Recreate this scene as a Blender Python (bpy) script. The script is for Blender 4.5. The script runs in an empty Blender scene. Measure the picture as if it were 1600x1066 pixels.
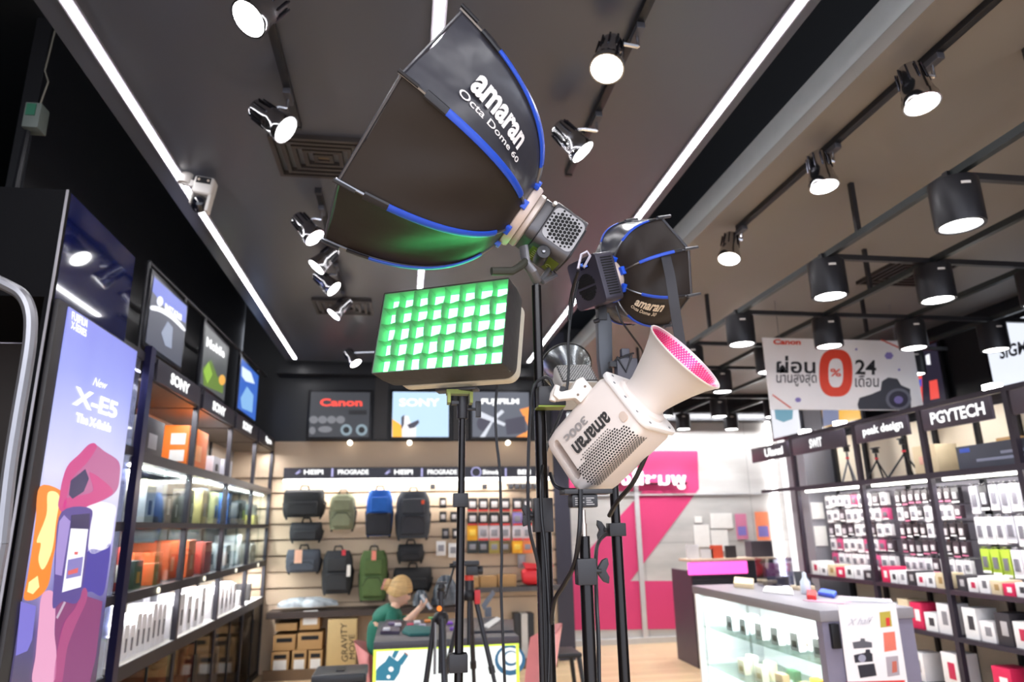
import bpy, bmesh, math, random
from mathutils import Matrix, Vector
# ------------------------------------------------------------------ camera, world, exposure
SC = bpy.context.scene
COL = SC.collection
F_PX = 1076.43
CAM = Vector((0, 0, 1.5))
RC = Matrix(((0.9884088564, -0.0213523864, -0.150306381),
             (-0.1506804456, -0.2588158243, -0.9541015525),
             (-0.0185293248, 0.9656906568, -0.2590332400)))
cam = bpy.data.cameras.new('camera')
cam_o = bpy.data.objects.new('camera', cam)
COL.objects.link(cam_o)
cam.sensor_width = 36.0
cam.lens = F_PX * 36.0 / 1600.0
cam.clip_start = 0.05
cam_o.matrix_world = Matrix.Translation(CAM) @ RC.to_4x4()
cam.dof.use_dof = True
cam.dof.focus_distance = 1.55
cam.dof.aperture_fstop = 3.6
SC.camera = cam_o
w = bpy.data.worlds.new('world'); SC.world = w; w.use_nodes = True
w.node_tree.nodes['Background'].inputs[0].default_value = (0.82, 0.87, 1.0, 1)   # light of the mall hall beyond the open shopfront
w.node_tree.nodes['Background'].inputs[1].default_value = 1.5
SC.view_settings.view_transform = 'Standard'
SC.view_settings.look = 'None'
SC.view_settings.gamma = 1.0
SC.view_settings.use_curve_mapping = False
SC.view_settings.exposure = 0.75
SC.cycles.use_denoising = True
SC.cycles.max_bounces = 7
SC.cycles.diffuse_bounces = 4
SC.cycles.glossy_bounces = 3
SC.cycles.transparent_max_bounces = 12
SC.cycles.caustics_reflective = False
SC.cycles.caustics_refractive = False
SC.cycles.sample_clamp_indirect = 6.0

def area_light(name, loc, sx, sy, power, aim=(0, 0, -1), color=(1, 1, 1), spread=180):
    l = bpy.data.lights.new(name, 'AREA'); l.shape = 'RECTANGLE'; l.size = sx; l.size_y = sy
    l.energy = power; l.color = color; l.spread = math.radians(spread)
    o = bpy.data.objects.new(name, l); COL.objects.link(o); o.location = loc
    o.rotation_euler = Vector(aim).to_track_quat('-Z', 'Y').to_euler()
    return o

def strip_lamp(name, loc, length, power):
    # narrow lamp lying along world Y, shining straight down
    l = bpy.data.lights.new(name, 'AREA'); l.shape = 'RECTANGLE'; l.size = .04; l.size_y = length; l.energy = power
    o = bpy.data.objects.new(name, l); COL.objects.link(o); o.location = loc
    return o

# ------------------------------------------------------------------ projection helpers (pixel -> point on a real plane)
def ray(px, py):
    return RC @ Vector(((px - 800) / F_PX, -(py - 533) / F_PX, -1.0))
def onX(px, py, X):
    q = ray(px, py); return CAM + q * (X / q.x)
def onY(px, py, Y):
    q = ray(px, py); return CAM + q * (Y / q.y)
def onZ(px, py, Z):
    q = ray(px, py); return CAM + q * ((Z - 1.5) / q.z)
def proj(p):
    q = RC.transposed() @ (Vector(p) - CAM)
    return 800 + F_PX * q.x / -q.z, 533 - F_PX * q.y / -q.z

# ------------------------------------------------------------------ materials
def lin(h):
    h = h.lstrip('#'); r = []
    for i in (0, 2, 4):
        c = int(h[i:i+2], 16) / 255.0
        r.append(c / 12.92 if c <= 0.04045 else ((c + 0.055) / 1.055) ** 2.4)
    return (r[0], r[1], r[2], 1.0)
MATS = {}
def mat(key, col='808080', rough=0.5, metal=0.0, var=0.08, scale=14.0, bump=0.0, coat=0.0, spec=0.5, trans=0.0, stretch=None):
    if key in MATS: return MATS[key]
    m = bpy.data.materials.new(key); m.use_nodes = True; MATS[key] = m
    nt = m.node_tree; b = nt.nodes['Principled BSDF']
    b.inputs['Roughness'].default_value = rough; b.inputs['Metallic'].default_value = metal
    b.inputs['Specular IOR Level'].default_value = spec
    b.inputs['Coat Weight'].default_value = coat
    if trans: b.inputs['Transmission Weight'].default_value = trans
    tc = nt.nodes.new('ShaderNodeTexCoord'); nz = nt.nodes.new('ShaderNodeTexNoise')
    nz.inputs['Scale'].default_value = scale; nz.inputs['Detail'].default_value = 3.0
    if stretch:
        mp = nt.nodes.new('ShaderNodeMapping'); mp.inputs['Scale'].default_value = stretch
        nt.links.new(tc.outputs['Object'], mp.inputs['Vector']); nt.links.new(mp.outputs[0], nz.inputs['Vector'])
    else:
        nt.links.new(tc.outputs['Object'], nz.inputs['Vector'])
    mx = nt.nodes.new('ShaderNodeMix'); mx.data_type = 'RGBA'
    c = lin(col)
    mx.inputs['A'].default_value = tuple(x * (1 - var) for x in c[:3]) + (1,)
    mx.inputs['B'].default_value = tuple(min(1, x * (1 + var)) for x in c[:3]) + (1,)
    nt.links.new(nz.outputs['Fac'], mx.inputs['Factor'])
    nt.links.new(mx.outputs['Result'], b.inputs['Base Color'])
    if bump:
        bp = nt.nodes.new('ShaderNodeBump'); bp.inputs['Strength'].default_value = bump; bp.inputs['Distance'].default_value = 0.01
        nt.links.new(nz.outputs['Fac'], bp.inputs['Height']); nt.links.new(bp.outputs[0], b.inputs['Normal'])
    return m
def emit(key, col, strength, base='202020'):
    if key in MATS: return MATS[key]
    if strength < 3: strength *= .62          # screens and prints, set for the exposure above
    m = bpy.data.materials.new(key); m.use_nodes = True; MATS[key] = m
    nt = m.node_tree; b = nt.nodes['Principled BSDF']
    b.inputs['Base Color'].default_value = lin(base); b.inputs['Roughness'].default_value = 0.4
    c = lin(col) if isinstance(col, str) else tuple(col) + (1,)
    nz = nt.nodes.new('ShaderNodeTexNoise'); nz.inputs['Scale'].default_value = 6.0
    tc = nt.nodes.new('ShaderNodeTexCoord'); nt.links.new(tc.outputs['Object'], nz.inputs['Vector'])
    mx = nt.nodes.new('ShaderNodeMix'); mx.data_type = 'RGBA'
    mx.inputs['A'].default_value = tuple(x * .96 for x in c[:3]) + (1,); mx.inputs['B'].default_value = c
    nt.links.new(nz.outputs['Fac'], mx.inputs['Factor'])
    nt.links.new(mx.outputs['Result'], b.inputs['Emission Color'])
    b.inputs['Emission Strength'].default_value = strength
    return m
def glass(key='clear_glass', tint='dfeeee', amt=0.10):
    if key in MATS: return MATS[key]
    m = bpy.data.materials.new(key); m.use_nodes = True; MATS[key] = m
    nt = m.node_tree; nt.nodes.clear()
    out = nt.nodes.new('ShaderNodeOutputMaterial'); tr = nt.nodes.new('ShaderNodeBsdfTransparent'); gl = nt.nodes.new('ShaderNodeBsdfGlossy')
    tr.inputs[0].default_value = lin(tint); gl.inputs['Roughness'].default_value = 0.03
    fr = nt.nodes.new('ShaderNodeLayerWeight'); fr.inputs[0].default_value = 0.25
    mu = nt.nodes.new('ShaderNodeMath'); mu.operation = 'MULTIPLY_ADD'; mu.inputs[1].default_value = 0.35; mu.inputs[2].default_value = amt * .4
    mx = nt.nodes.new('ShaderNodeMixShader')
    nt.links.new(fr.outputs['Fresnel'], mu.inputs[0]); nt.links.new(mu.outputs[0], mx.inputs[0])
    nt.links.new(tr.outputs[0], mx.inputs[1]); nt.links.new(gl.outputs[0], mx.inputs[2]); nt.links.new(mx.outputs[0], out.inputs[0])
    return m

# ------------------------------------------------------------------ object builders
RM = {}          # world matrix of every top-level root and part
LABELS = {}
def meta(o, label, cat, group=None):
    if label in LABELS and not group: print('DUPLABEL', label)
    LABELS[label] = 1
    n = len(label.split())
    if n < 4 or n > 16: print('LABELLEN', n, label)
    o['label'] = label; o['category'] = cat
    if group: o['group'] = group
    return o
def thing(name, label, cat, loc=(0, 0, 0), M=None, group=None):
    o = bpy.data.objects.new(name, None); COL.objects.link(o)
    o.empty_display_size = 0.05
    MM = M if M is not None else Matrix.Translation(Vector(loc))
    o.matrix_world = MM; RM[o.name] = MM.copy()
    return meta(o, label, cat, group)
def struct(o):
    o['kind'] = 'structure'; return o

class MB:
    def __init__(s): s.v = []; s.f = []; s.m = []
    def add(s, vs, fs, m=0, M=None):
        o = len(s.v)
        s.v += [(M @ Vector(p)) if M is not None else Vector(p) for p in vs]
        for f in fs: s.f.append([i + o for i in f]); s.m.append(m)
        return s
    def box(s, x0, x1, y0, y1, z0, z1, m=0, M=None):
        v = [(x, y, z) for x in (x0, x1) for y in (y0, y1) for z in (z0, z1)]
        return s.add(v, [(0, 1, 3, 2), (4, 6, 7, 5), (0, 4, 5, 1), (2, 3, 7, 6), (0, 2, 6, 4), (1, 5, 7, 3)], m, M)
    def cyl(s, p0, p1, r0, r1=None, n=16, m=0, M=None, caps=True):
        p0 = Vector(p0); p1 = Vector(p1); r1 = r0 if r1 is None else r1
        d = (p1 - p0).normalized(); a = d.orthogonal().normalized(); b = d.cross(a)
        v = []; f = []
        for p, r in ((p0, r0), (p1, r1)):
            for i in range(n):
                t = 2 * math.pi * i / n; v.append(p + a * (r * math.cos(t)) + b * (r * math.sin(t)))
        for i in range(n):
            j = (i + 1) % n; f.append((i, j, n + j, n + i))
        if caps: f.append(tuple(range(n - 1, -1, -1))); f.append(tuple(range(n, 2 * n)))
        return s.add(v, f, m, M)
    def tube(s, pts, r, n=8, m=0, M=None, flat=1.0, up=None):
        pts = [Vector(p) for p in pts]; v = []; f = []; prev = None
        for k, p in enumerate(pts):
            d = (pts[min(k + 1, len(pts) - 1)] - pts[max(k - 1, 0)]).normalized()
            if prev is None: a = (up - d * up.dot(d)).normalized() if up is not None else d.orthogonal().normalized()
            else: a = (prev - d * prev.dot(d)).normalized()
            prev = a; b = d.cross(a)
            rr = r[k] if isinstance(r, (list, tuple)) else r
            for i in range(n):
                t = 2 * math.pi * i / n; v.append(p + a * (rr * flat * math.cos(t)) + b * (rr * math.sin(t)))
        for k in range(len(pts) - 1):
            for i in range(n):
                j = (i + 1) % n; f.append((k * n + i, k * n + j, (k + 1) * n + j, (k + 1) * n + i))
        f.append(tuple(range(n - 1, -1, -1))); L = (len(pts) - 1) * n; f.append(tuple(range(L, L + n)))
        return s.add(v, f, m, M)
    def lathe(s, prof, n=32, m=0, M=None, ms=None):
        v = []; f = []; mm = []
        for r, z in prof:
            for i in range(n):
                t = 2 * math.pi * i / n; v.append((r * math.cos(t), r * math.sin(t), z))
        o = len(s.v)
        for k in range(len(prof) - 1):
            for i in range(n):
                j = (i + 1) % n; f.append((k * n + i, k * n + j, (k + 1) * n + j, (k + 1) * n + i)); mm.append(ms[k] if ms else m)
        s.add(v, f, m, M)
        s.m[-len(mm):] = mm
        return s
    def prism(s, poly, z0, z1, m=0, M=None):
        n = len(poly); v = [(x, y, z0) for x, y in poly] + [(x, y, z1) for x, y in poly]
        f = [tuple(range(n - 1, -1, -1)), tuple(range(n, 2 * n))] + [(i, (i + 1) % n, n + (i + 1) % n, n + i) for i in range(n)]
        return s.add(v, f, m, M)
    def slab(s, pts, t, m=0):
        """flat polygon given by 3-D points, thickness t (vector)"""
        n = len(pts); pts = [Vector(p) for p in pts]; t = Vector(t)
        v = pts + [p + t for p in pts]
        f = [tuple(range(n - 1, -1, -1)), tuple(range(n, 2 * n))] + [(i, (i + 1) % n, n + (i + 1) % n, n + i) for i in range(n)]
        return s.add(v, f, m)
    def grid(s, fn, nu, nv, m=0, M=None):
        v = [fn(i / nu, j / nv) for i in range(nu + 1) for j in range(nv + 1)]
        f = [(i * (nv + 1) + j, (i + 1) * (nv + 1) + j, (i + 1) * (nv + 1) + j + 1, i * (nv + 1) + j + 1) for i in range(nu) for j in range(nv)]
        return s.add(v, f, m, M)
    def mesh(s, name, mats, bevel=0.0, inv=None, smooth=0.6, seg=2):
        me = bpy.data.meshes.new(name)
        vs = [(inv @ p) if inv is not None else p for p in s.v]
        me.from_pydata([tuple(p) for p in vs], [], s.f)
        for x in (mats if isinstance(mats, (list, tuple)) else [mats]): me.materials.append(x)
        me.polygons.foreach_set('material_index', s.m)
        me.update()
        bm = bmesh.new(); bm.from_mesh(me)
        bmesh.ops.recalc_face_normals(bm, faces=bm.faces)
        if bevel:
            es = [e for e in bm.edges if len(e.link_faces) == 2 and e.calc_face_angle(0) > 0.5]
            bmesh.ops.bevel(bm, geom=es, offset=bevel, segments=seg, profile=0.6, affect='EDGES', clamp_overlap=True)
        bm.to_mesh(me); bm.free()
        if smooth:
            me.shade_smooth(); me.set_sharp_from_angle(angle=smooth)
        return me
    def build(s, name, mats, parent=None, bevel=0.0, smooth=0.6, world=False, loc=None, seg=2):
        """world=True: vertices are in world space, convert to the parent's space. loc: origin of a top-level mesh"""
        inv = None
        if parent is not None and world: inv = RM[parent.name].inverted()
        if parent is None and loc is not None: inv = Matrix.Translation(-Vector(loc))
        me = s.mesh(name, mats, bevel, inv, smooth, seg)
        o = bpy.data.objects.new(name, me); COL.objects.link(o)
        if parent is not None:
            o.parent = parent; RM[o.name] = RM[parent.name].copy()
        else:
            if loc is not None: o.location = Vector(loc)
            RM[o.name] = Matrix.Translation(Vector(loc)) if loc is not None else Matrix.Identity(4)
        return o
def single(mb, name, mats, label, cat, group=None, bevel=0.0, loc=None, smooth=0.6, seg=2):
    if loc is None:
        n = len(mb.v); loc = (sum(p.x for p in mb.v) / n, sum(p.y for p in mb.v) / n, min(p.z for p in mb.v))
    return meta(mb.build(name, mats, None, bevel, smooth, loc=loc, seg=seg), label, cat, group)
def kids(o): return list(o.children)
def dup(root, M, label, group=None, cat=None):
    c = root.copy(); COL.objects.link(c); c.matrix_world = M; RM[c.name] = M.copy()
    for ch in kids(root):
        k = ch.copy(); COL.objects.link(k); k.parent = c; RM[k.name] = M.copy()
        for g in kids(ch):
            q = g.copy(); COL.objects.link(q); q.parent = k
    meta(c, label, c['category'] if cat is None else cat, group or c.get('group'))
    return c
def text(body, o, ex, ey, m, parent=None, name='lettering', depth=0.001, bold=0.0, shear=0.0, mirror=False):
    """lettering whose bounding box is spanned by world vectors ex (reading direction) and ey (up) from world point o"""
    cu = bpy.data.curves.new('t', 'FONT'); cu.body = body; cu.size = 1.0; cu.offset = bold; cu.resolution_u = 3; cu.shear = shear
    ob = bpy.data.objects.new('t', cu); COL.objects.link(ob)
    dg = bpy.context.evaluated_depsgraph_get(); dg.update()
    me = bpy.data.meshes.new_from_object(ob.evaluated_get(dg))
    bpy.data.objects.remove(ob); bpy.data.curves.remove(cu)
    if len(me.vertices) == 0: print('EMPTYTEXT', body); return None
    xs = [v.co.x for v in me.vertices]; ys = [v.co.y for v in me.vertices]
    x0, x1, y0, y1 = min(xs), max(xs), min(ys), max(ys)
    o = Vector(o); ex = Vector(ex); ey = Vector(ey); nrm = ex.cross(ey).normalized() * depth
    inv = RM[parent.name].inverted() if parent is not None else Matrix.Identity(4)
    for v in me.vertices:
        a = (v.co.x - x0) / (x1 - x0); b = (v.co.y - y0) / (y1 - y0)
        v.co = inv @ (o + ex * a + ey * b + nrm)
    me.materials.clear(); me.materials.append(m); me.update(); me.name = name
    t = bpy.data.objects.new(name, me); COL.objects.link(t)
    if parent is not None: t.parent = parent; RM[t.name] = RM[parent.name].copy()
    return t
def textpx(body, bl, br, tl, fn, m, parent, depth=0.002, **k):
    a = fn(*bl); b = fn(*br); c = fn(*tl)
    return text(body, a, b - a, c - a, m, parent, depth=depth, **k)
ORD = ['first', 'second', 'third', 'fourth', 'fifth', 'sixth', 'seventh', 'eighth', 'ninth', 'tenth', 'eleventh', 'twelfth', 'thirteenth', 'fourteenth']
R = random.Random(7)

# common materials
BLK = mat('black_metal', '1b1b1f', 0.4, 0.3)
BLK2 = mat('black_satin_powder_coat', '2a2a2e', 0.35, 0.2)
SHELF = mat('dark_shelf_metal', '2f2d36', 0.45, 0.2)
CHROME = mat('polished_chrome', 'c8c8cc', 0.12, 1.0, var=.03)
WHITE = mat('white_plastic', 'e6e2df', 0.4)
E_LED = emit('white_led_strip', (1, .98, 1.0), 14.0)
E_WHITE = emit('lit_white_letters', (1, 1, 1), 1.6)
E_LAMP = emit('white_lamp_lens', (1, .99, .97), 12.0)
WOOD = mat('pale_oak_panel', 'cdb9a4', 0.55, var=.07, scale=3, stretch=(1.0, 1.0, .12))
# ------------------------------------------------------------------ large area light: unseen fill added behind the camera, on the mall side
area_light('mall_side_fill_light', (0.6, -2.6, 4.4), 7.0, 2.4, 220, aim=(0, .55, -1))
# ------------------------------------------------------------------ SETTING
def floor_mat():
    m = bpy.data.materials.new('oak_plank_floor'); m.use_nodes = True; nt = m.node_tree; b = nt.nodes['Principled BSDF']
    b.inputs['Roughness'].default_value = 0.35
    tc = nt.nodes.new('ShaderNodeTexCoord'); mp = nt.nodes.new('ShaderNodeMapping'); nt.links.new(tc.outputs['Object'], mp.inputs[0])
    br = nt.nodes.new('ShaderNodeTexBrick'); br.inputs['Scale'].default_value = 1.0; br.inputs['Brick Width'].default_value = 1.2; br.inputs['Row Height'].default_value = 0.14
    br.inputs['Mortar Size'].default_value = 0.002
    br.inputs['Color1'].default_value = lin('d8bc98'); br.inputs['Color2'].default_value = lin('c9aa84'); br.inputs['Mortar'].default_value = lin('8f775c')
    nt.links.new(mp.outputs[0], br.inputs['Vector'])
    nz = nt.nodes.new('ShaderNodeTexNoise'); nz.inputs['Scale'].default_value = 5; mp2 = nt.nodes.new('ShaderNodeMapping'); mp2.inputs['Scale'].default_value = (1, 14, 1)
    nt.links.new(tc.outputs['Object'], mp2.inputs[0]); nt.links.new(mp2.outputs[0], nz.inputs['Vector'])
    mx = nt.nodes.new('ShaderNodeMix'); mx.data_type = 'RGBA'; mx.blend_type = 'MULTIPLY'; mx.inputs['Factor'].default_value = .35
    nt.links.new(br.outputs['Color'], mx.inputs['A']); nt.links.new(nz.outputs['Color'], mx.inputs['B']); nt.links.new(mx.outputs['Result'], b.inputs['Base Color'])
    return m
def concrete_mat():
    m = bpy.data.materials.new('board_marked_concrete'); m.use_nodes = True; nt = m.node_tree; b = nt.nodes['Principled BSDF']
    b.inputs['Roughness'].default_value = 0.6
    tc = nt.nodes.new('ShaderNodeTexCoord'); mp = nt.nodes.new('ShaderNodeMapping'); mp.inputs['Rotation'].default_value = (math.pi / 2, 0, 0)
    nt.links.new(tc.outputs['Object'], mp.inputs[0])
    br = nt.nodes.new('ShaderNodeTexBrick'); br.inputs['Scale'].default_value = 1; br.inputs['Brick Width'].default_value = 1.6; br.inputs['Row Height'].default_value = .62
    br.inputs['Mortar Size'].default_value = .006; br.offset = 0.0
    br.inputs['Color1'].default_value = lin('c8c6c5'); br.inputs['Color2'].default_value = lin('bebcba'); br.inputs['Mortar'].default_value = lin('a6a4a4')
    nt.links.new(mp.outputs[0], br.inputs['Vector'])
    nz = nt.nodes.new('ShaderNodeTexNoise'); nz.inputs['Scale'].default_value = 1.3; nz.inputs['Detail'].default_value = 8; mp2 = nt.nodes.new('ShaderNodeMapping'); mp2.inputs['Scale'].default_value = (1, 1, 3.5)
    nt.links.new(tc.outputs['Object'], mp2.inputs[0]); nt.links.new(mp2.outputs[0], nz.inputs['Vector'])
    cr = nt.nodes.new('ShaderNodeValToRGB'); cr.color_ramp.elements[0].position = .3; cr.color_ramp.elements[0].color = (.62, .62, .63, 1); cr.color_ramp.elements[1].position = .7
    nt.links.new(nz.outputs['Fac'], cr.inputs[0])
    mx = nt.nodes.new('ShaderNodeMix'); mx.data_type = 'RGBA'; mx.blend_type = 'MULTIPLY'; mx.inputs['Factor'].default_value = .7
    nt.links.new(br.outputs['Color'], mx.inputs['A']); nt.links.new(cr.outputs['Color'], mx.inputs['B']); nt.links.new(mx.outputs['Result'], b.inputs['Base Color'])
    return m
CEIL = mat('charcoal_painted_ceiling', '50545f', 0.30, var=.06, scale=1.2, coat=.0)
CEILR = mat('taupe_painted_ceiling', '847f7b', 0.55, var=.07, scale=.9)
BLACKW = mat('black_painted_wall', '17171c', 0.35, var=.1, scale=2)
SLATW = mat('pale_oak_slat_panel', 'c9b298', 0.5, var=.05, scale=4, stretch=(.15, 1, 1))
struct(MB().box(-4.5, 6.5, -3.0, 9.6, -.1, 0).build('floor', floor_mat()))
struct(MB().box(-1.385, 1.52, -1.2, 8.05, 3.4, 3.45).build('ceiling', CEIL))
struct(MB().box(1.80, 5.6, -1.2, 9.4, 3.25, 3.32).build('ceiling_right', CEILR))
BEAMM = mat('pale_grey_beam_paint', 'a9aeb0', .5)
struct(MB().box(1.80, 1.86, -1.2, 9.4, 3.321, 3.46).build('trim_1', BEAMM))
struct(MB().box(-4.6, 5.6, -1.2, 9.6, 4.25, 4.35).build('ceiling_upper', mat('open_ceiling_black', '1c2026', .7)))
# back walls
b = MB()
b.box(-1.95, 1.80, 8.46, 8.5, 0, 2.5, 0)
for k in range(8):                                   # slats with open grooves between them
    z = .70 + k * .1725
    b.box(-1.95, 1.80, 8.40, 8.44, z + .011, z + .1605, 0)
b.box(-1.95, 1.80, 8.40, 8.44, .0, .70, 0); b.box(-1.95, 1.80, 8.38, 8.44, 2.09, 2.5, 0)
struct(b.build('wall_back', SLATW))
struct(MB().box(-1.95, 1.80, 8.40, 8.5, 2.501, 4.25).box(1.80, 5.6, 9.40, 9.5, 3.2, 4.25).build('wall_back_upper', BLACKW))
struct(MB().box(1.801, 1.99, 8.36, 9.27, 0, 3.9).build('wall_back_return', mat('navy_return_panel', '2c2b3c', .4)))
struct(MB().box(1.80, 5.6, 9.27, 9.35, 0, 3.25).build('wall_back_right', concrete_mat()))
struct(MB().box(4.16, 4.24, -1.2, 7.0, 0, 2.30).build('wall_right', BLACKW))
struct(MB().box(4.16, 4.95, -1.2, 7.0, 2.301, 2.33).box(4.95, 5.03, -1.2, 7.0, 2.301, 3.25).build('wall_right_upper', BLACKW))
struct(MB().box(5.3, 5.4, 7.0, 9.27, 0, 3.25).build('wall_right_alcove', mat('light_grey_plaster', 'b9b8bb', .6)))
struct(MB().box(4.16, 5.6, 6.93, 7.0, 0, 3.25).build('wall_right_return', mat('grey_plaster', '8b8992', .6)))
b = MB(); b.box(-2.05, -1.97, 3.55, 8.6, 0, 2.5)
struct(b.build('wall_left', mat('grey_brown_wall', '6e655f', .6)))
struct(MB().box(-2.05, -1.97, 3.55, 8.6, 2.501, 4.25).build('wall_left_upper', mat('black_service_wall', '121216', .4)))
struct(MB().box(-4.5, -4.4, -3.0, 8.6, 0, 4.25).build('wall_left_hall', mat('hall_brown_wall', '2a2220', .7)))
struct(MB().box(-4.4, -2.05, 8.5, 8.6, 0, 4.25).build('wall_left_hall_end', mat('hall_dark_wall', '1a1616', .7)))
struct(MB().box(-1.97, -1.346, 3.40, 3.46, 0, 2.36).build('wall_left_added_mask', mat('dark_brown_mask', '2c2420', .6)))  # added dark panel, hides the bright bay interior past the lightbox
# pink graphic painted on the concrete wall
PINK = mat('pink_wall_paint', 'c8386e', .6, var=.06, scale=2)
g = MB(); Yp = 9.268
def P9(pts): return [onY(x, y, Yp) for x, y in pts]
g.slab(P9([(868, 705), (1090, 705), (1092, 764), (985, 908), (1060, 908), (1060, 983), (878, 985), (878, 905), (1004, 768), (868, 768)]), (0, -.004, 0), 0)
o = g.build('trim_16', PINK); struct(o)
g = MB()
for x0, x1 in ((986, 993),):
    a = onY(x0, 700, 9.25); c = onY(x1, 700, 9.25); g.box(a.x, c.x, 9.235, 9.262, .05, 2.6)
g.box(2.0, 5.2, 9.245, 9.262, 1.865, 1.885)
struct(g.build('trim_2', mat('satin_aluminium_trim', 'c9c9cc', .35, .3)))
struct(MB().box(2.0, 5.3, 9.22, 9.268, 0, .07).build('baseboard_back', mat('grey_skirting', 'b8b7b6', .5)))
# black header over the concrete wall and dark band
struct(MB().box(1.995, 5.3, 9.05, 9.26, 2.87, 3.248).build('trim_3', BLK))

# LED lines set in the ceiling
def led_line(x, y0, y1, lab, zb=3.4, wd=.032):
    t = thing('led_strip_light', lab, 'ceiling light', (x, y0, zb), group=None)
    MB().box(x - wd / 2 - .012, x + wd / 2 + .012, y0, y1, zb - .012, zb - .0005).build('housing', mat('white_profile', 'b9b6c4', .3, .4), t, world=True)
    MB().box(x - wd / 2, x + wd / 2, y0 + .003, y1 - .003, zb - .0165, zb - .0125).build('diffuser', E_LED, t, world=True)
    return t
led_line(-1.262, -1.0, 7.93, 'white LED line along the left edge of the charcoal ceiling')
led_line(.094, -1.0, 6.4, 'white LED line down the middle of the charcoal ceiling behind the softboxes')
led_line(1.441, -1.0, 7.9, 'white LED line along the right edge of the charcoal ceiling')

# vents
def vent(cx, cy, z, sx, sy, lab):
    t = thing('ceiling_vent', lab, 'ceiling vent', (cx, cy, z - .03))
    fm = mat('dark_vent_metal', '3c3634', .4, .3)
    b = MB(); n = 5
    for k in range(n):
        a = 1 - k / n; ax, ay = sx / 2 * a, sy / 2 * a; w_ = .022; zz = z - .006 - .008 * (n - k) / n
        b.box(cx - ax, cx + ax, cy - ay, cy - ay + w_, zz - .012, z); b.box(cx - ax, cx + ax, cy + ay - w_, cy + ay, zz - .012, z)
        b.box(cx - ax, cx - ax + w_, cy - ay + w_, cy + ay - w_, zz - .012, z); b.box(cx + ax - w_, cx + ax, cy - ay + w_, cy + ay - w_, zz - .012, z)
    b.build('louvre', fm, t, world=True)
    MB().box(cx - sx * .09, cx + sx * .09, cy - sy * .09, cy + sy * .09, z - .012, z - .001).build('centre_plate', mat('brown_vent_plate', '5b4e3c', .5), t, world=True)
    return t
vent(-.455, 3.36, 3.4, .50, .40, 'large square louvred ceiling vent left of the big softbox')
vent(-.56, 5.93, 3.4, .50, .40, 'small square louvred vent further back in the charcoal ceiling')
vent(3.62, 4.25, 3.25, .5, .5, 'dark square vent in the taupe ceiling above the cylinder lamps')

# ---- track spotlights
def make_spot(name, label, group):
    """local origin: track contact; lamp hangs below and shines along local -Z tilted head (child geometry prebuilt per aim)"""
    return None
def spot(track_pt, face_pt, lab, group, lampw=9.0, power=14.0, size=1.0, d=None):
    A = Vector(track_pt); Fp = Vector(face_pt)
    t = thing('track_spotlight', lab, 'spotlight', A, group=group)
    L = .15 * size; r = .054 * size
    # aim: from pivot to face
    piv = A + Vector((0, 0, -.075)); d = Vector(d)
    q = d.to_track_quat('Z', 'Y').to_matrix().to_4x4(); M = Matrix.Translation(Fp - d * L) @ q
    MB().box(A.x - .017, A.x + .017, A.y - .05, A.y + .05, A.z - .028, A.z).build('adapter', mat('grey_adapter', '55555c', .4, .5), t, world=True, bevel=.004)
    st = Fp - d * L * .50 + Vector((0, 0, r * .7))
    MB().cyl(A + Vector((0, 0, -.028)), piv, .007, n=8).tube([piv, (piv + st) / 2 + Vector((0, 0, .01)), st], .008, 6).build('arm', CHROME, t, world=True)
    MB().lathe([(.0, 0), (r * .62, 0), (r * .70, L * .08), (r * .78, L * .45), (r * .82, L * .5), (r * .82, L * .56), (r * .95, L * .82), (r * 1.02, L * .86), (r * 1.02, L), (r * .93, L), (r * .9, L * .97), (0, L * .965)], 24, M=M).build('housing', CHROME, t, world=True)
    b = MB()
    for k in range(10):
        a = k * math.pi / 5; u = Vector((math.cos(a), math.sin(a), 0))
        b.cyl(u * r * .76 + Vector((0, 0, L * .06)), u * r * .82 + Vector((0, 0, L * .48)), .004, n=5, M=M)
    b.build('cooling_fins', mat('dark_chrome', '4a4a52', .2, .9), t, world=True)
    MB().lathe([(0, L * 1.0), (r * .9, L * 1.0), (r * .9, L * .975), (0, L * .975)], 24, M=M).build('lamp_lens', E_LAMP, t, world=True)
    l = bpy.data.lights.new('spot_lamp', 'SPOT'); l.energy = power; l.spot_size = math.radians(75); l.spot_blend = .8; l.shadow_soft_size = .04
    o = bpy.data.objects.new('spot_lamp', l); COL.objects.link(o); o.parent = t
    o.matrix_parent_inverse = Matrix.Identity(4)
    o.matrix_world = Matrix.Identity(4)
    W = Matrix.Translation(Fp + d * .012) @ (-d).to_track_quat('Z', 'Y').to_matrix().to_4x4()
    o.matrix_basis = Matrix.Translation(-A) @ W
    return t
def track(x, y0, y1, z, lab):
    t = thing('lighting_track', lab, 'lighting track', (x, y0, z - .03))
    MB().box(x - .017, x + .017, y0, y1, z - .03, z).build('rail', BLK, t, world=True, bevel=.003)
    MB().box(x - .018, x + .018, y0 - .03, y0, z - .034, z).box(x - .018, x + .018, y1, y1 + .02, z - .034, z).build('end_cap', BLK2, t, world=True)
track(-.545, .9, 3.05, 3.4, 'black lighting track ahead of the large louvred vent')
track(-.525, 3.75, 5.7, 3.4, 'black lighting track between the two louvred vents')
track(-.10, 6.35, 7.4, 3.4, 'short black lighting track furthest back in the charcoal ceiling')
track(.865, .9, 3.35, 3.4, 'black lighting track right of the big softbox')
track(1.99, .8, 3.62, 3.25, 'black lighting track along the taupe ceiling beside the beam')
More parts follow.
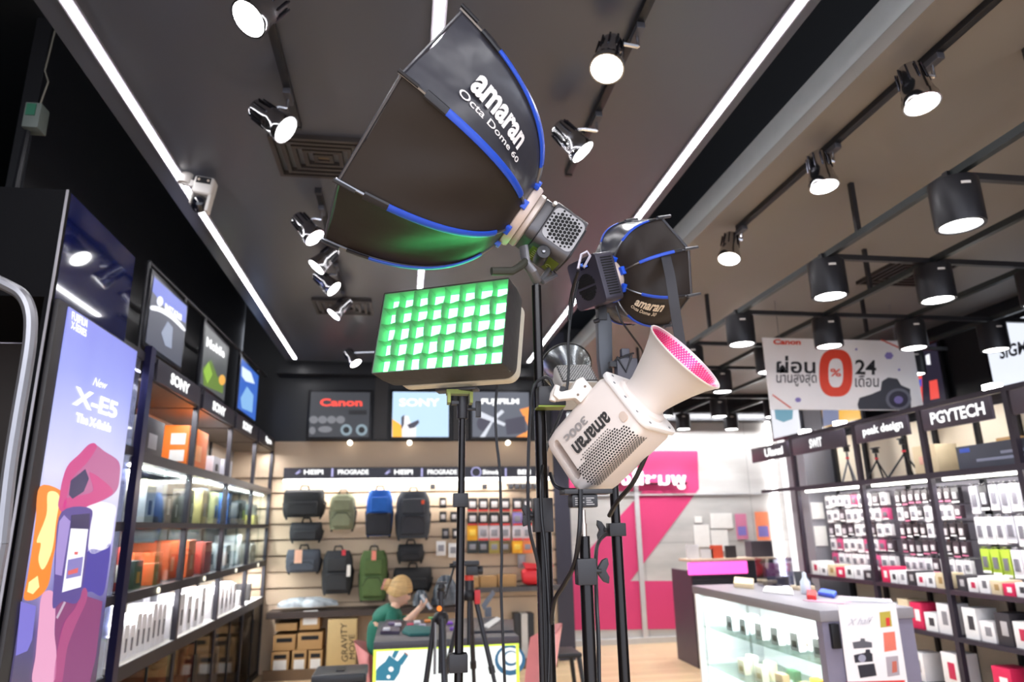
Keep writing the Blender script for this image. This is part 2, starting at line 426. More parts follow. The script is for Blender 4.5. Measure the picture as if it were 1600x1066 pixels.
LT = [((388, 30), (-.545, 3.37), 'chrome spotlight nearest the top left edge of the ceiling', (-.1, 0)),
      ((447, 203), (-.545, 3.37), 'chrome spotlight just in front of the large louvred vent', (0, 0)),
      ((492, 372), (-.525, 3.37), 'chrome spotlight first behind the large louvred vent', (0, 0)),
      ((494, 418), (-.525, 3.37), 'chrome spotlight second behind the large louvred vent', (0, 0)),
      ((522, 452), (-.525, 3.37), 'chrome spotlight third behind the large louvred vent', (0, 0)),
      ((521, 492), (-.525, 3.37), 'chrome spotlight overlapping the small louvred vent', (0, 0)),
      ((556, 568), (-.10, 3.37), 'chrome spotlight alone near the back wall above the screens', (0, 0)),
      ((948, 108), (.865, 3.37), 'chrome spotlight at the top middle on the track right of the big softbox', (0, 0)),
      ((911, 238), (.865, 3.37), 'chrome spotlight touching the right side of the big softbox', (0, 0)),
      ((1441, 163), (1.99, 3.22), 'large bright chrome spotlight near the top right on the taupe ceiling', (0, 0)),
      ((1288, 292), (1.99, 3.22), 'bright chrome spotlight in the middle of the taupe ceiling track', (0, 0)),
      ((1139, 405), (1.99, 3.22), 'bright chrome spotlight at the far end of the taupe ceiling track', (0, 0))]
offs = [(-.14, 0, 0), (.15, .04, 0), (.14, -.02, 0), (-.13, 0, 0), (.14, -.02, 0), (-.13, 0, 0), (.12, -.05, 0), (-.06, -.10, 0), (.14, -.02, 0), (-.01, -.06, 0), (0, -.05, 0), (-.03, -.06, 0)]
AIM = [(-.45, -.35, -.82), (.75, -.1, -.6), (.6, -.1, -.75), (-.6, -.1, -.75), (.7, -.1, -.65), (-.6, -.1, -.75), (.5, -.2, -.75), (-.25, -.3, -.9), (.6, -.1, -.75), (0, -.18, -.98), (0, -.12, -1), (-.25, -.2, -.9)]
SP = []
for (fp, (tx, tz), lab, _), am in zip(LT, AIM):
    am = Vector(am).normalized(); zf = tz - .135 + am.z * .18 * .45
    Fp2 = onZ(fp[0], fp[1], zf); mid = Fp2 - am * .18 * .5
    A = Vector((tx, mid.y, tz))
    spot(A, Fp2, lab, 'track spotlights', power=9.0, size=1.2, d=am)
    SP.append((lab, Fp2, A))

# ---- suspended frame with cylinder downlights over the right side
GX = [2.345, 3.02, 3.70, 4.385]; GY = [1.45, 2.41, 3.36, 4.42, 5.29, 6.17, 7.7, 8.8]; GZ = 2.95
tm = mat('green_black_square_tube', '2e3436', .35, .3)
fr = thing('suspended_lamp_frame', 'black square-tube grid hanging under the taupe ceiling that carries the cylinder lamps', 'lamp frame', (GX[0], 1.0, GZ))
for x in GX: MB().box(x - .017, x + .017, .4, 8.85, GZ - .017, GZ + .017).build('long_tube', tm, fr, world=True)
for y in GY:
    x1 = 4.75
    MB().box(GX[0] - .03, x1, y - .015, y + .015, GZ - .0155, GZ + .0155).build('cross_tube', BLK2, fr, world=True)
for x, y in ((2.345, 1.95), (2.345, 3.05), (2.345, 4.9), (3.02, 3.9), (3.70, 4.9), (2.345, 6.6), (3.7, 6.6), (3.7, 3.05)):
    MB().box(x - .012, x + .012, y - .012, y + .012, GZ + .018, 3.25).build('hanger_rod', BLK2, fr, world=True)
CYLM = mat('black_lamp_cylinder', '2b2b30', .38, .35)
def cyl_lamp():
    t = thing('cylinder_downlight', 'x y z w', 'ceiling lamp', (0, 0, 0), group='cylinder lamps on the suspended frame')
    H = .205; r = .098
    MB().lathe([(0, 0), (r * .98, 0), (r, -.006), (r, -H + .006), (r * .985, -H), (r * .84, -H), (r * .80, -H + .02), (0, -H + .03)], 40).build('cylinder_body', CYLM, t)
    MB().lathe([(0, -H + .001), (r * .8, -H + .004), (r * .8, -H + .012), (0, -H + .012)], 32).build('lamp_lens', E_LAMP, t)
    b = MB()
    for a in (-1.9, -1.75): b.box(r - .001, r + .002, -.012, .012, -.05, -.038, M=Matrix.Rotation(a, 4, 'Z'))
    b.build('screw_plate', WHITE, t)
    MB().cyl((0, 0, 0), (0, 0, .02), .02, n=12).build('mounting_stud', BLK2, t)
    return t
LABELS.clear()
proto = cyl_lamp(); LABELS.clear(); first = True
rown = ['nearest', 'second', 'third', 'fourth', 'fifth', 'sixth', 'farthest']
coln = ['left end', 'second place', 'third place', 'right end']
for j, y in enumerate(GY[1:]):
    xs = GX
    for i, x in enumerate(xs):
        if j == 0 and i > 0: continue
        lab = f'black cylinder lamp at the {coln[i]} of the {rown[j]} row of the hanging frame'
        if j == 0: lab = 'largest black cylinder lamp, nearest on the hanging frame at the upper right'
        M = Matrix.Translation((x, y, GZ - .036))
        if first:
            proto.matrix_world = M; RM[proto.name] = M; proto['label'] = lab; LABELS[lab] = 1; first = False
        else: dup(proto, M, lab)
        l = bpy.data.lights.new('downlight_lamp', 'SPOT'); l.energy = 32; l.spot_size = math.radians(110); l.spot_blend = .6; l.shadow_soft_size = .07
        o = bpy.data.objects.new('downlight_lamp', l); COL.objects.link(o); o.location = (x, y, GZ - .255)

# security camera on the left LED line
c = onZ(318, 300, 3.3)
t = thing('security_camera', 'white dome security camera hanging over the left LED line', 'security camera', (c.x, c.y, 3.1))
wp = mat('white_camera_plastic', 'dedad6', .35)
k = Matrix.Translation(c) @ Matrix.Rotation(math.radians(8), 4, 'Y')
MB().cyl((-.11, 0, .10), (-.11, 0, .03), .035, n=20, M=k).box(-.12, -.03, -.012, .012, .02, .055, M=k).build('bracket', wp, t, world=True, bevel=.004)
MB().box(-.05, .055, -.045, .04, -.03, .075, M=k).build('housing', wp, t, world=True, bevel=.018, seg=3)
MB().box(.038, .055, -.035, .03, -.12, -.02, M=k).box(-.05, -.038, -.035, .03, -.09, -.02, M=k).build('yoke_arm', wp, t, world=True, bevel=.005)
MB().box(-.035, .04, -.048, -.044, .03, .065, M=k).build('sensor_window', BLK, t, world=True)
b = MB()
for s_ in (-.022, .027): b.cyl((s_, -.049, .048), (s_, -.0515, .048), .007, n=10, M=k)
b.build('infrared_lamp', mat('pale_ir_lens', 'd8c8b8', .3), t, world=True)
MB().lathe([(0, -.05)] + [(.044 * math.sin(a), -.05 * math.cos(a)) for a in [i * math.pi / 10 for i in range(1, 10)]] + [(0, .05)], 24, M=k @ Matrix.Translation((-.003, 0, -.075))).build('camera_ball', mat('glossy_black_glass', '10131f', .08, coat=.8), t, world=True)
# junction box on the open ceiling at the left
c = onX(58, 185, -1.75)
t = thing('junction_box', 'small green and white junction box hanging on wires in the dark upper left corner', 'junction box', c)
MB().box(c.x - .04, c.x + .03, c.y - .04, c.y + .04, c.z - .07, c.z + .06).build('box', mat('translucent_grey_plastic', '5a625e', .5), t, world=True, bevel=.006)
MB().box(c.x - .03, c.x + .01, c.y - .045, c.y - .04, c.z - .01, c.z + .05).build('circuit_board', mat('green_circuit', '1f5a44', .5), t, world=True)
MB().tube([c + Vector((0, 0, .06)), c + Vector((.02, 0, .2)), c + Vector((-.02, .03, .28)), (c.x, c.y + .05, 4.25)], .004, 6).build('wire', mat('grey_wire', '6b675e', .6), t, world=True)
MB().tube([c + Vector((-.03, 0, -.07)), c + Vector((-.04, 0, -.5)), c + Vector((-.04, .02, -.9))], .014, 6).build('conduit', BLK, t, world=True)
# ------------------------------------------------------------------ HERO LIGHTS ON STANDS
GREYC = mat('charcoal_anodised_body', '5b595c', .38, .5)
DARKC = mat('dark_plastic', '232227', .45)
FAB = mat('lit_black_fabric', '3a3a42', .28, var=.12, scale=6, bump=.8, spec=.9)  # lighter copy of the softbox fabric, its highlights put into the colour
FABB = mat('unlit_black_fabric', '2b2421', .5, var=.12, scale=7, bump=.3, spec=.3)  # same softbox fabric in the tone of its unlit panels
LINING = mat('silver_lining', 'b8bcc0', .35, .6)
BLUE = mat('blue_edge_trim', '2450c8', .4)
BLUEP = mat('blue_plastic_clip', '1f55d8', .3)
RINGM = mat('champagne_speed_ring', 'd8c6bc', .4, .2)
PRINT = mat('white_screen_print', 'f0ecea', .5)
STEEL = mat('grey_rod_steel', '8e8e92', .3, .9)

def rodcurve(r0, Rr, L, a, t, bulge=.86, lift=.18):
    p0 = (r0, 0.004); p1 = (Rr * bulge, L * lift); p2 = (Rr, L)
    r = (1 - t) ** 2 * p0[0] + 2 * t * (1 - t) * p1[0] + t * t * p2[0]
    z = (1 - t) ** 2 * p0[1] + 2 * t * (1 - t) * p1[1] + t * t * p2[1]
    return Vector((r * math.cos(a), r * math.sin(a), z))
def softbox(t, M, Rr, L, r0, tag, blue_lo, blue_hi, panel_mats, bulge=.86, lift=.18, tip=.035):
    """octagonal dome: eight fabric panels between eight sprung rods; hub at local origin, opening towards local +Z"""
    def pt(a, u, k=1.0):
        p = rodcurve(r0, Rr, L, a, u, bulge, lift); return Vector((p.x * k, p.y * k, p.z))
    for k in range(8):
        a0 = k * math.pi / 4; a1 = a0 + math.pi / 4
        def f(u, v, off=0.0):
            p = pt(a0, u).lerp(pt(a1, u), v)
            sag = -.035 * Rr * math.sin(math.pi * v) * math.sin(math.pi * min(1, u * 1.0)) 
            rr = Vector((p.x, p.y, 0)).normalized()
            wr = .009 * Rr / .3 * math.sin(9 * u + 5 * v + k) * math.sin(math.pi * v) * math.sin(math.pi * u)
            lip = -.02 * Rr * math.sin(math.pi * v) * (u > .97)
            return p + rr * (sag + wr - off) + Vector((0, 0, lip))
        MB().grid(lambda u, v: f(u, v), 18, 12, M=M).build('fabric_panel', panel_mats.get(k, FAB), t, world=True, smooth=3)
        MB().grid(lambda u, v: f(u, v, .004), 10, 8, M=M).build('lining', LINING, t, world=True, smooth=3)
        # rod, its blue sleeve, black velcro sleeve and bare tip
        pts = [pt(a0, i / 20, 1.012) for i in range(21)]
        e = (pts[-1] - pts[-3]).normalized()
        rod = MB().tube(pts + [pts[-1] + e * tip], .0032 * Rr / .3 + .0006, 6, M=M).build('rod', STEEL, t, world=True)
        i0, i1 = int(blue_lo * 20), int(blue_hi * 20)
        tn = Vector((math.cos(a0), math.sin(a0), 0))
        MB().tube([pt(a0, i / 40, 1.022) for i in range(i0 * 2, i1 * 2 + 1)], .0085 * Rr / .3, 10, M=M, flat=.45, up=tn).build('blue_sleeve', BLUE, rod, world=True)
        MB().tube([pt(a0, i / 20, 1.02) for i in range(i1, 19)], .0095 * Rr / .3, 8, M=M, flat=.5, up=tn).build('black_sleeve', DARKC, rod, world=True)
        MB().tube([pt(a0, .93, 1.035), pt(a0, 1, 1.035) + e * (tip + .001)], .0042 if Rr > .2 else .0048, 8, M=M).build('rod_tip', BLK2 if Rr > .2 else STEEL, rod, world=True)
        c = pt(a0, 0.03, 1.02)
        MB().box(-.011, .011, -.006, .006, -.01, .016, M=M @ Matrix.Translation(c) @ Matrix.Rotation(a0 + math.pi / 2, 4, 'Z')).build('blue_clip', BLUEP, t, world=True, bevel=.002)
    # front hem
    hem = MB(); ring = [pt(k * math.pi / 4, 1) for k in range(8)]
    for k in range(8): hem.cyl(ring[k], ring[(k + 1) % 8], .004, n=6, M=M)
    hem.build('front_hem', FAB, t, world=True)
    MB().prism([(.96 * Rr * math.cos(k * math.pi / 4), .96 * Rr * math.sin(k * math.pi / 4)) for k in range(8)], L - .012, L - .010, M=M).build('diffusion_cloth', mat('white_diffusion_cloth', 'e9e9e9', .7), t, world=True)
    MB().lathe([(r0 * .62, -.016), (r0 * 1.02, -.016), (r0 * 1.06, -.01), (r0 * 1.06, .004), (r0 * .99, .010), (r0 * .62, .010), (r0 * .62, -.016)], 40, M=M).build('speed_ring', RINGM, t, world=True)
    return pt

# 1) big octagonal softbox with its light
R1 = Matrix(((.38731, .38390, -.83822), (-.81478, .56797, -.11635), (.43142, .72803, .53277)))
H1 = Vector((.2634, 1.5206, 2.2323)); M1 = Matrix.Translation(H1) @ R1.to_4x4()
t = thing('octagonal_softbox', 'big black octagonal softbox with blue rod sleeves and white lettering at the top middle', 'softbox', H1)
SB1 = t
L1 = .3416
GREENISH = FABB
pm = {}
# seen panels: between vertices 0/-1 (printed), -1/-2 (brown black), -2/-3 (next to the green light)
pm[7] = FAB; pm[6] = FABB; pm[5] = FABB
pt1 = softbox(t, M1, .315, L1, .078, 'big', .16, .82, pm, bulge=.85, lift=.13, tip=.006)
def on_panel(pt, M, a0, a1, u, v, off=1.0):
    p = pt(a0, u).lerp(pt(a1, u), v); return M @ Vector((p.x * off, p.y * off, p.z))
def panel_text(body, pt, M, a0, a1, u0, v0, u1, v1, m, parent, off=.99, bold=0.0, shear=0.0):
    """lettering laid on a curved panel: box from (u0,v0) to (u1,v1); reading along u, up along v"""
    cu = bpy.data.curves.new('t', 'FONT'); cu.body = body; cu.offset = bold; cu.resolution_u = 3; cu.shear = shear
    ob = bpy.data.objects.new('t', cu); COL.objects.link(ob)
    dg = bpy.context.evaluated_depsgraph_get(); dg.update()
    me = bpy.data.meshes.new_from_object(ob.evaluated_get(dg)); bpy.data.objects.remove(ob); bpy.data.curves.remove(cu)
    bm = bmesh.new(); bm.from_mesh(me); bmesh.ops.triangulate(bm, faces=bm.faces); bmesh.ops.subdivide_edges(bm, edges=[e for e in bm.edges if e.calc_length() > .25], cuts=2); bm.to_mesh(me); bm.free()
    xs = [v.co.x for v in me.vertices]; ys = [v.co.y for v in me.vertices]; x0, x1, y0, y1 = min(xs), max(xs), min(ys), max(ys)
    inv = RM[parent.name].inverted()
    for v in me.vertices:
        a = (v.co.x - x0) / (x1 - x0); b = (v.co.y - y0) / (y1 - y0)
        v.co = inv @ on_panel(pt, M, a0, a1, u0 + (u1 - u0) * a, v0 + (v1 - v0) * b, off)
    me.materials.clear(); me.materials.append(m)
    o = bpy.data.objects.new('lettering', me); COL.objects.link(o); o.parent = parent; RM[o.name] = RM[parent.name].copy()
    return o
q = math.pi / 4
# reading direction runs from the opening back to the hub (u falls)
panel_text('amaran', pt1, M1, 0, -q, .80, .60, .42, .34, PRINT, t, .997, bold=.035)
panel_text('Octa Dome 60', pt1, M1, 0, -q, .82, .74, .37, .645, PRINT, t, .997, bold=.012)

# the light head behind it
def to(M, x, y, z): return M @ Vector((x, y, z))
Zs = R1.col[2]; 
# own frame: z shooting, n towards the camera, u = z x n
def frame(origin, z, roll=0.0, toward=None):
    z = Vector(z).normalized(); tw = (CAM - Vector(origin)) if toward is None else Vector(toward)
    n = (tw - z * tw.dot(z)).normalized(); u = n.cross(-z).normalized()
    m3 = Matrix((u, n, z)).transposed()          # local x = u (image lower right), y = n (towards viewer), z = shooting
    if m3.determinant() < 0: m3 = Matrix((-u, n, z)).transposed()
    return Matrix.Translation(origin) @ (m3 @ Matrix.Rotation(roll, 3, 'Z')).to_4x4()
MH1 = frame(H1, Zs, roll=math.radians(30))
t = thing('studio_light', 'dark grey studio light with honeycomb side vent behind the big softbox', 'studio light', H1 - Zs * .1)
MB().lathe([(.03, -.017), (.07, -.017), (.072, -.02), (.072, -.03), (.066, -.034), (.03, -.034)], 40, M=M1).build('mount_ring', mat('light_mount_ring', 'cbbdb4', .4, .3), t, world=True)
def rrect(w_, h_, r, n=5):
    pts = []
    for cx, cy, a0 in ((w_ - r, h_ - r, 0), (-w_ + r, h_ - r, 90), (-w_ + r, -h_ + r, 180), (w_ - r, -h_ + r, 270)):
        for i in range(n + 1):
            a = math.radians(a0 + 90 * i / n); pts.append((cx + r * math.cos(a), cy + r * math.sin(a)))
    return pts
MB().prism(rrect(.058, .058, .026), -.060, -.034, M=MH1).prism(rrect(.063, .063, .020), -.150, -.060, M=MH1).build('body', GREYC, t, world=True, bevel=.004)
MB().prism(rrect(.052, .052, .02), -.156, -.150, M=MH1).build('rear_panel', DARKC, t, world=True, bevel=.003)
def honeycomb(w_, h_, s, r, shape=None):
    c = []; j = 0; y = -h_
    while y <= h_ + 1e-6:
        x = -w_ + (s / 2 if j % 2 else 0)
        while x <= w_ + 1e-6:
            k = 1.0 if shape is None else shape(x, y)
            if k > 0: c.append((x, y, r * k))
            x += s
        y += s * .866; j += 1
    return c
def vents(M, cells, n=6, depth=.0012):
    b = MB()
    for x, y, r in cells: b.prism([(x + r * math.cos(a), y + r * math.sin(a)) for a in [math.pi / n * (2 * i + 1) for i in range(n)]], 0, depth, M=M)
    return b
HOLE = mat('vent_hole_black', '060607', .8)
# side face (local +y) carries the honeycomb; a lower face carries the label, lime light put into its colours
MF = MH1 @ Matrix.Translation((0, .0632, -.106)) @ Matrix.Rotation(-math.pi / 2, 4, 'X')
def shp(x, y):
    d = max(abs(x) / .042, abs(y) / .040, (abs(x) + abs(y)) / .064); return 0 if d > 1.02 else (.6 if d > .86 else 1)
MB().prism(rrect(.046, .043, .018), -.0005, .0008, M=MF).build('vent_plate', mat('light_grey_vent_plate', '8a888a', .35, .5), t, world=True)
vents(MF @ Matrix.Translation((0, 0, .0008)), honeycomb(.042, .04, .0105, .0047, shp)).build('vent_holes', HOLE, t, world=True)['kind'] = 'stuff'
ML = MH1 @ Matrix.Translation((.0635, 0, -.106)) @ Matrix.Rotation(math.pi / 2, 4, 'Y')
MB().box(-.038, .038, -.035, .03, 0, .0008, M=ML).build('label_plate', mat('lime_lit_label_plate', '6f7f22', .4, .2), t, world=True)
lb = MB()
for k in range(5): lb.box(-.03, -.03 + .008 + .009 * ((k * 7) % 4), -.026 + k * .010, -.023 + k * .010, .0008, .0012, M=ML)
lb.lathe([(.006, .0008), (.007, .0008), (.007, .0013), (.006, .0013)], 16, M=ML @ Matrix.Translation((.022, -.01, 0))).build('label_print', mat('lime_lit_print', 'c6d690', .5), t, world=True)
MB().cyl((-.045, .045, -.055), (-.045, .0665, -.055), .005, n=12, M=MH1).build('release_pin', WHITE, t, world=True)
p_y = onY(838, 447, 1.53)
kb = onY(845, 402, 1.50)
b = MB(); b.tube([onY(818, 385, 1.5), onY(822, 412, 1.5), onY(832, 425, 1.5), onY(839, 440, 1.52)], .013, 8, flat=.6); b.tube([onY(846, 438, 1.54), onY(858, 420, 1.55), onY(868, 430, 1.56), onY(848, 441, 1.53)], .007, 6)
b.build('yoke_bracket', mat('grey_cast_bracket', '77767a', .4, .5), t, world=True, bevel=.003)
b = MB(); b.cyl(kb + Vector((0, -.035, 0)), kb + Vector((0, .02, 0)), .016, n=18); b.cyl(kb + Vector((0, -.038, 0)), kb + Vector((0, -.035, 0)), .005, n=10, m=1)
b.build('tilt_knob', [DARKC, STEEL], t, world=True, bevel=.002)
b = MB(); b.tube([onY(768, 424, 1.46), onY(800, 424, 1.47), onY(812, 417, 1.48), onY(822, 408, 1.5)], .0095, 10)
b.build('tilt_handle', mat('dark_rubber_grip', '35352c', .7), t, world=True)
b = MB(); b.tube([onY(903, 420, 1.5), onY(908, 398, 1.5), onY(917, 393, 1.5), onY(922, 400, 1.5), onY(912, 418, 1.5)], .0035, 6)
b.build('safety_loop', mat('pale_wire_loop', 'b9b3c0', .3, .3), t, world=True)

# 2) small octagonal softbox and light
R2 = Matrix(((-.30196, .35017, .88668), (-.03840, -.93381, .35570), (.95255, .07336, .29542)))
H2 = Vector((.5383, 1.7056, 2.1432)); M2 = Matrix.Translation(H2) @ R2.to_4x4()
t = thing('octagonal_softbox', 'small black octagonal softbox with blue rod sleeves, right of the big softbox', 'softbox', H2)
t2 = t
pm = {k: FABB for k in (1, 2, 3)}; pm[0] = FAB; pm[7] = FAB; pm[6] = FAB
pt2 = softbox(t, M2, .158, .158, .052, 'small', .30, .80, pm, bulge=1.0, lift=.06, tip=.028)
panel_text('amaran', pt2, M2, q * 3, q * 4, .30, .52, .74, .28, mat('cream_screen_print', 'f0dfc8', .5), t, 1.0, bold=.03)
panel_text('Octa Dome 30', pt2, M2, q * 3, q * 4, .28, .68, .70, .56, mat('cream_screen_print', 'f0dfc8', .5), t, 1.0, bold=.012)
Z2 = R2.col[2]
# light body: flat square head, back towards the camera
cb = H2 - Z2 * .045
up2 = (Vector((.05, .05, 1)) - Z2 * Vector((.05, .05, 1)).dot(Z2)).normalized(); sx2 = up2.cross(Z2).normalized()
MB2 = Matrix.Translation(cb) @ (Matrix((sx2, up2, Z2)).transposed()).to_4x4() @ Matrix.Rotation(math.radians(4), 4, 'Z')
t = thing('compact_studio_light', 'small square dark grey fan-backed light behind the small softbox', 'studio light', cb)
MB().prism(rrect(.062, .066, .012), -.036, .026, M=MB2).build('body', mat('blue_grey_body', '3f3c48', .4, .2), t, world=True, bevel=.004)
MB().lathe([(.03, .024), (.051, .024), (.053, .030), (.03, .030)], 32, M=MB2).build('mount_ring', RINGM, t, world=True)
MBk = MB2 @ Matrix.Translation((0, 0, -.0365)) @ Matrix.Rotation(math.pi, 4, 'Y')
b = MB()
for k in range(13):
    x = -.034 + k * .0056; h_ = math.sqrt(max(0, .036 ** 2 - x * x)) 
    for s_ in (-1, 1): b.box(x - .0014, x + .0014, min(.003 * s_, s_ * h_) - .012, max(.003 * s_, s_ * h_) - .012, 0, .0012, M=MBk)
b.build('fan_grille', HOLE, t, world=True)
b = MB()
for k in range(15): b.box(.0622, .0632, -.05 + k * .007, -.0465 + k * .007, -.022, .016, M=MB2)
b.build('side_vent', HOLE, t, world=True)
b = MB()
for k in range(15): b.box(-.0632, -.0622, -.05 + k * .007, -.0465 + k * .007, -.022, .016, M=MB2)
b.build('side_vent', HOLE, t, world=True)
MB().box(-.006, .028, .036, .056, 0, .001, M=MBk).build('display', mat('dark_display', '10183a', .2), t, world=True)
text('FX', to(MBk, .0, .045, .0015), MBk.to_3x3() @ Vector((.009, 0, 0)), MBk.to_3x3() @ Vector((0, .007, 0)), emit('blue_display_text', '5f8dff', 2.5), t, name='display_text', depth=.0005)
text('5600', to(MBk, .011, .039, .0015), MBk.to_3x3() @ Vector((.014, 0, 0)), MBk.to_3x3() @ Vector((0, .006, 0)), emit('blue_display_text', '5f8dff', 2.5), t, name='display_text', depth=.0005)

# 3) green-lit panel light with an egg-crate softbox
R3 = Matrix(((.86150, .11301, -.49502), (-.50676, .13029, -.85219), (-.03181, .98502, .16951)))
C3 = Vector((.0801, 1.70, 1.997)); M3 = Matrix.Translation(C3) @ R3.to_4x4()
W3, H3_ = .3676, .2344
t = thing('egg_crate_softbox', 'rectangular black softbox with glowing green egg-crate grid on the left stand', 'softbox', C3)
def loop3(w_, h_, z, r, n=5): return [(x, y, z) for x, y in rrect(w_ / 2, h_ / 2, r, n)]
lo = [loop3(W3, H3_, 0, .004), loop3(W3 + .004, H3_ + .004, -.05, .012), loop3(W3 + .004, H3_ + .004, -.09, .025), loop3(W3 - .02, H3_ - .015, -.118, .03)]
b = MB(); n = len(lo[0]); vs = [p for l in lo for p in l]
b.add(vs, [(k * n + i, k * n + (i + 1) % n, (k + 1) * n + (i + 1) % n, (k + 1) * n + i) for k in range(3) for i in range(n)] + [tuple(range(3 * n, 4 * n))], 0, M3)
b.build('fabric_shell', mat('black_softbox_fabric', '3d3a3a', .6, var=.15, scale=20, bump=.3), t, world=True, smooth=1)
GE = emit('green_diffuser_light', (.12, 1.0, .27), 7.5)
MB().box(-W3 / 2 + .003, W3 / 2 - .003, -H3_ / 2 + .003, H3_ / 2 - .003, -.052, -.050, M=M3).build('glowing_diffuser', GE, t, world=True)
CR = mat('grey_egg_crate_fabric', '6c766f', .8, var=.1, scale=30, bump=.2)
NX, NY = 8, 5
def wav(i, s): return .0035 * math.sin(i * 2.1 + s * 5.3)
for i in range(NX + 1):
    x = -W3 / 2 + .002 + (W3 - .004) * i / NX
    if i in (0, NX): MB().box(x - .001, x + .001, -H3_ / 2 + .002, H3_ / 2 - .002, -.06, -.002, M=M3).build('crate_wall', CR, t, world=True); continue
    MB().grid(lambda u, v: Vector((x + wav(i, v) * math.sin(math.pi * u * NY) * .9 * v, -H3_ / 2 + .003 + u * (H3_ - .006), -.042 + v * .038)), 30, 3, M=M3).build('crate_wall', CR, t, world=True, smooth=3)
for j in range(NY + 1):
    y = -H3_ / 2 + .002 + (H3_ - .004) * j / NY
    if j in (0, NY): MB().box(-W3 / 2 + .002, W3 / 2 - .002, y - .001, y + .001, -.06, -.002, M=M3).build('crate_wall', CR, t, world=True); continue
    MB().grid(lambda u, v: Vector((-W3 / 2 + .003 + u * (W3 - .006), y + (.0022 * math.cos(2 * math.pi * u * NX) + wav(j, u) * .6) * v, -.042 + v * .038)), 64, 3, M=M3).build('crate_wall', CR, t, world=True, smooth=3)
t = thing('panel_light', 'flat pale panel light fixed behind the glowing green softbox', 'panel light', to(M3, 0, 0, -.14))
MB().prism(rrect(W3 / 2 - .01, H3_ / 2 - .004, .03), -.150, -.1195, M=M3).build('body', mat('cream_light_body', 'e8e2d0', .4), t, world=True, bevel=.006)
MB().box(-.06, .06, -H3_ / 2 - .012, -H3_ / 2 - .004, -.15, -.125, M=M3).build('control_strip', GREYC, t, world=True, bevel=.002)
b = MB(); bp = Vector((.140, 1.80, 1.846))
b.box(bp.x - .035, bp.x + .035, 1.785, 1.815, bp.z - .008, bp.z + .004).box(bp.x - .033, bp.x - .025, 1.77, 1.81, bp.z - .034, bp.z - .006).box(bp.x + .025, bp.x + .033, 1.77, 1.81, bp.z - .034, bp.z - .006)
b.build('yoke_bracket', mat('lime_lit_bracket', '8c9448', .4, .3), t, world=True)  # lime light from the green panel is put into the bracket colour

# 4) white bi-conical reflector light in front
R4 = Matrix(((.71403, .43696, .54702), (-.05117, .81181, -.58168), (-.69825, .38734, .60201)))
O4 = Vector((.4708, 1.3343, 1.737)); Z4 = R4.col[2].copy()
MW = mat('warm_white_body', 'e9ddd6', .42, var=.03)
LEN4 = .190
M4r = Matrix.Translation(O4) @ R4.to_4x4()
M4 = frame(O4, Z4, roll=math.radians(-27))
# orient so that local x runs towards the image's lower right
pa = proj(to(M4, 0, 0, 0)); pb = proj(to(M4, .05, 0, 0)); print('M4 x dir', pb[0] - pa[0], pb[1] - pa[1], 'det', M4.to_3x3().determinant())
t = thing('studio_light', 'white studio light with pink-lit cone reflector hanging tilted in the foreground', 'studio light', O4 - Z4 * .1)
def evalmesh(o):
    dg = bpy.context.evaluated_depsgraph_get(); dg.update()
    return bpy.data.meshes.new_from_object(o.evaluated_get(dg))
# body: rounded box with flared front, slot handle cut through the rear
hw, hh = .0745, .066
body = MB()
secs = [(-.004, .070, .062, .022), (-.018, .0745, .066, .02), (-.10, .0735, .065, .02), (-.165, .0735, .063, .022), (-.196, .071, .056, .022), (-.204, .065, .048, .02)]
vs = []; n = 24
for z, a, c_, r in secs: vs += [(x, y, z) for x, y in rrect(a, c_, r, 5)]
body.add(vs, [(k * n + i, k * n + (i + 1) % n, (k + 1) * n + (i + 1) % n, (k + 1) * n + i) for k in range(len(secs) - 1) for i in range(n)] + [tuple(range(n)), tuple(range((len(secs) - 1) * n, len(secs) * n))])
bo = body.build('body', MW, t, smooth=.7)
cut = MB().prism([(z_, x_) for x_, z_ in rrect(.0085, .050, .0084, 6)], -.12, .12).build('cutter', MW)
cut.matrix_world = Matrix.Translation((-.002, 0, -.178)) @ Matrix.Rotation(math.pi / 2, 4, 'X')
md = bo.modifiers.new('b', 'BOOLEAN'); md.operation = 'DIFFERENCE'; md.object = cut; md.solver = 'EXACT'
# evaluate in the body's local space (parent still at identity for the moment)
bo.parent = None
me = evalmesh(bo); bo.modifiers.clear(); bo.data = me; bpy.data.objects.remove(cut)
inv = RM[t.name].inverted() @ M4
me.transform(inv); bo.parent = t
me.materials.clear(); me.materials.append(MW); me.shade_smooth(); me.set_sharp_from_angle(angle=.6)
RM[bo.name] = RM[t.name].copy()
MB().prism(rrect(.0775, .069, .024), -.006, .004, M=M4).build('front_ring', mat('white_front_ring', 'f0ebe8', .35), t, world=True, bevel=.003)
b = MB()
for x, y in ((-.066, -.04), (-.066, .04), (.066, -.04), (.066, .04), (-.04, .061), (.04, .061), (0, .062)): b.cyl((x, y, .004), (x, y, .0052), .003, n=10, M=M4)
b.build('screws', STEEL, t, world=True)
MB().lathe([(.044, .003), (.058, .003), (.058, .010), (.052, .014), (.044, .014), (.044, .003)], 40, M=M4).build('mount_collar', MW, t, world=True)
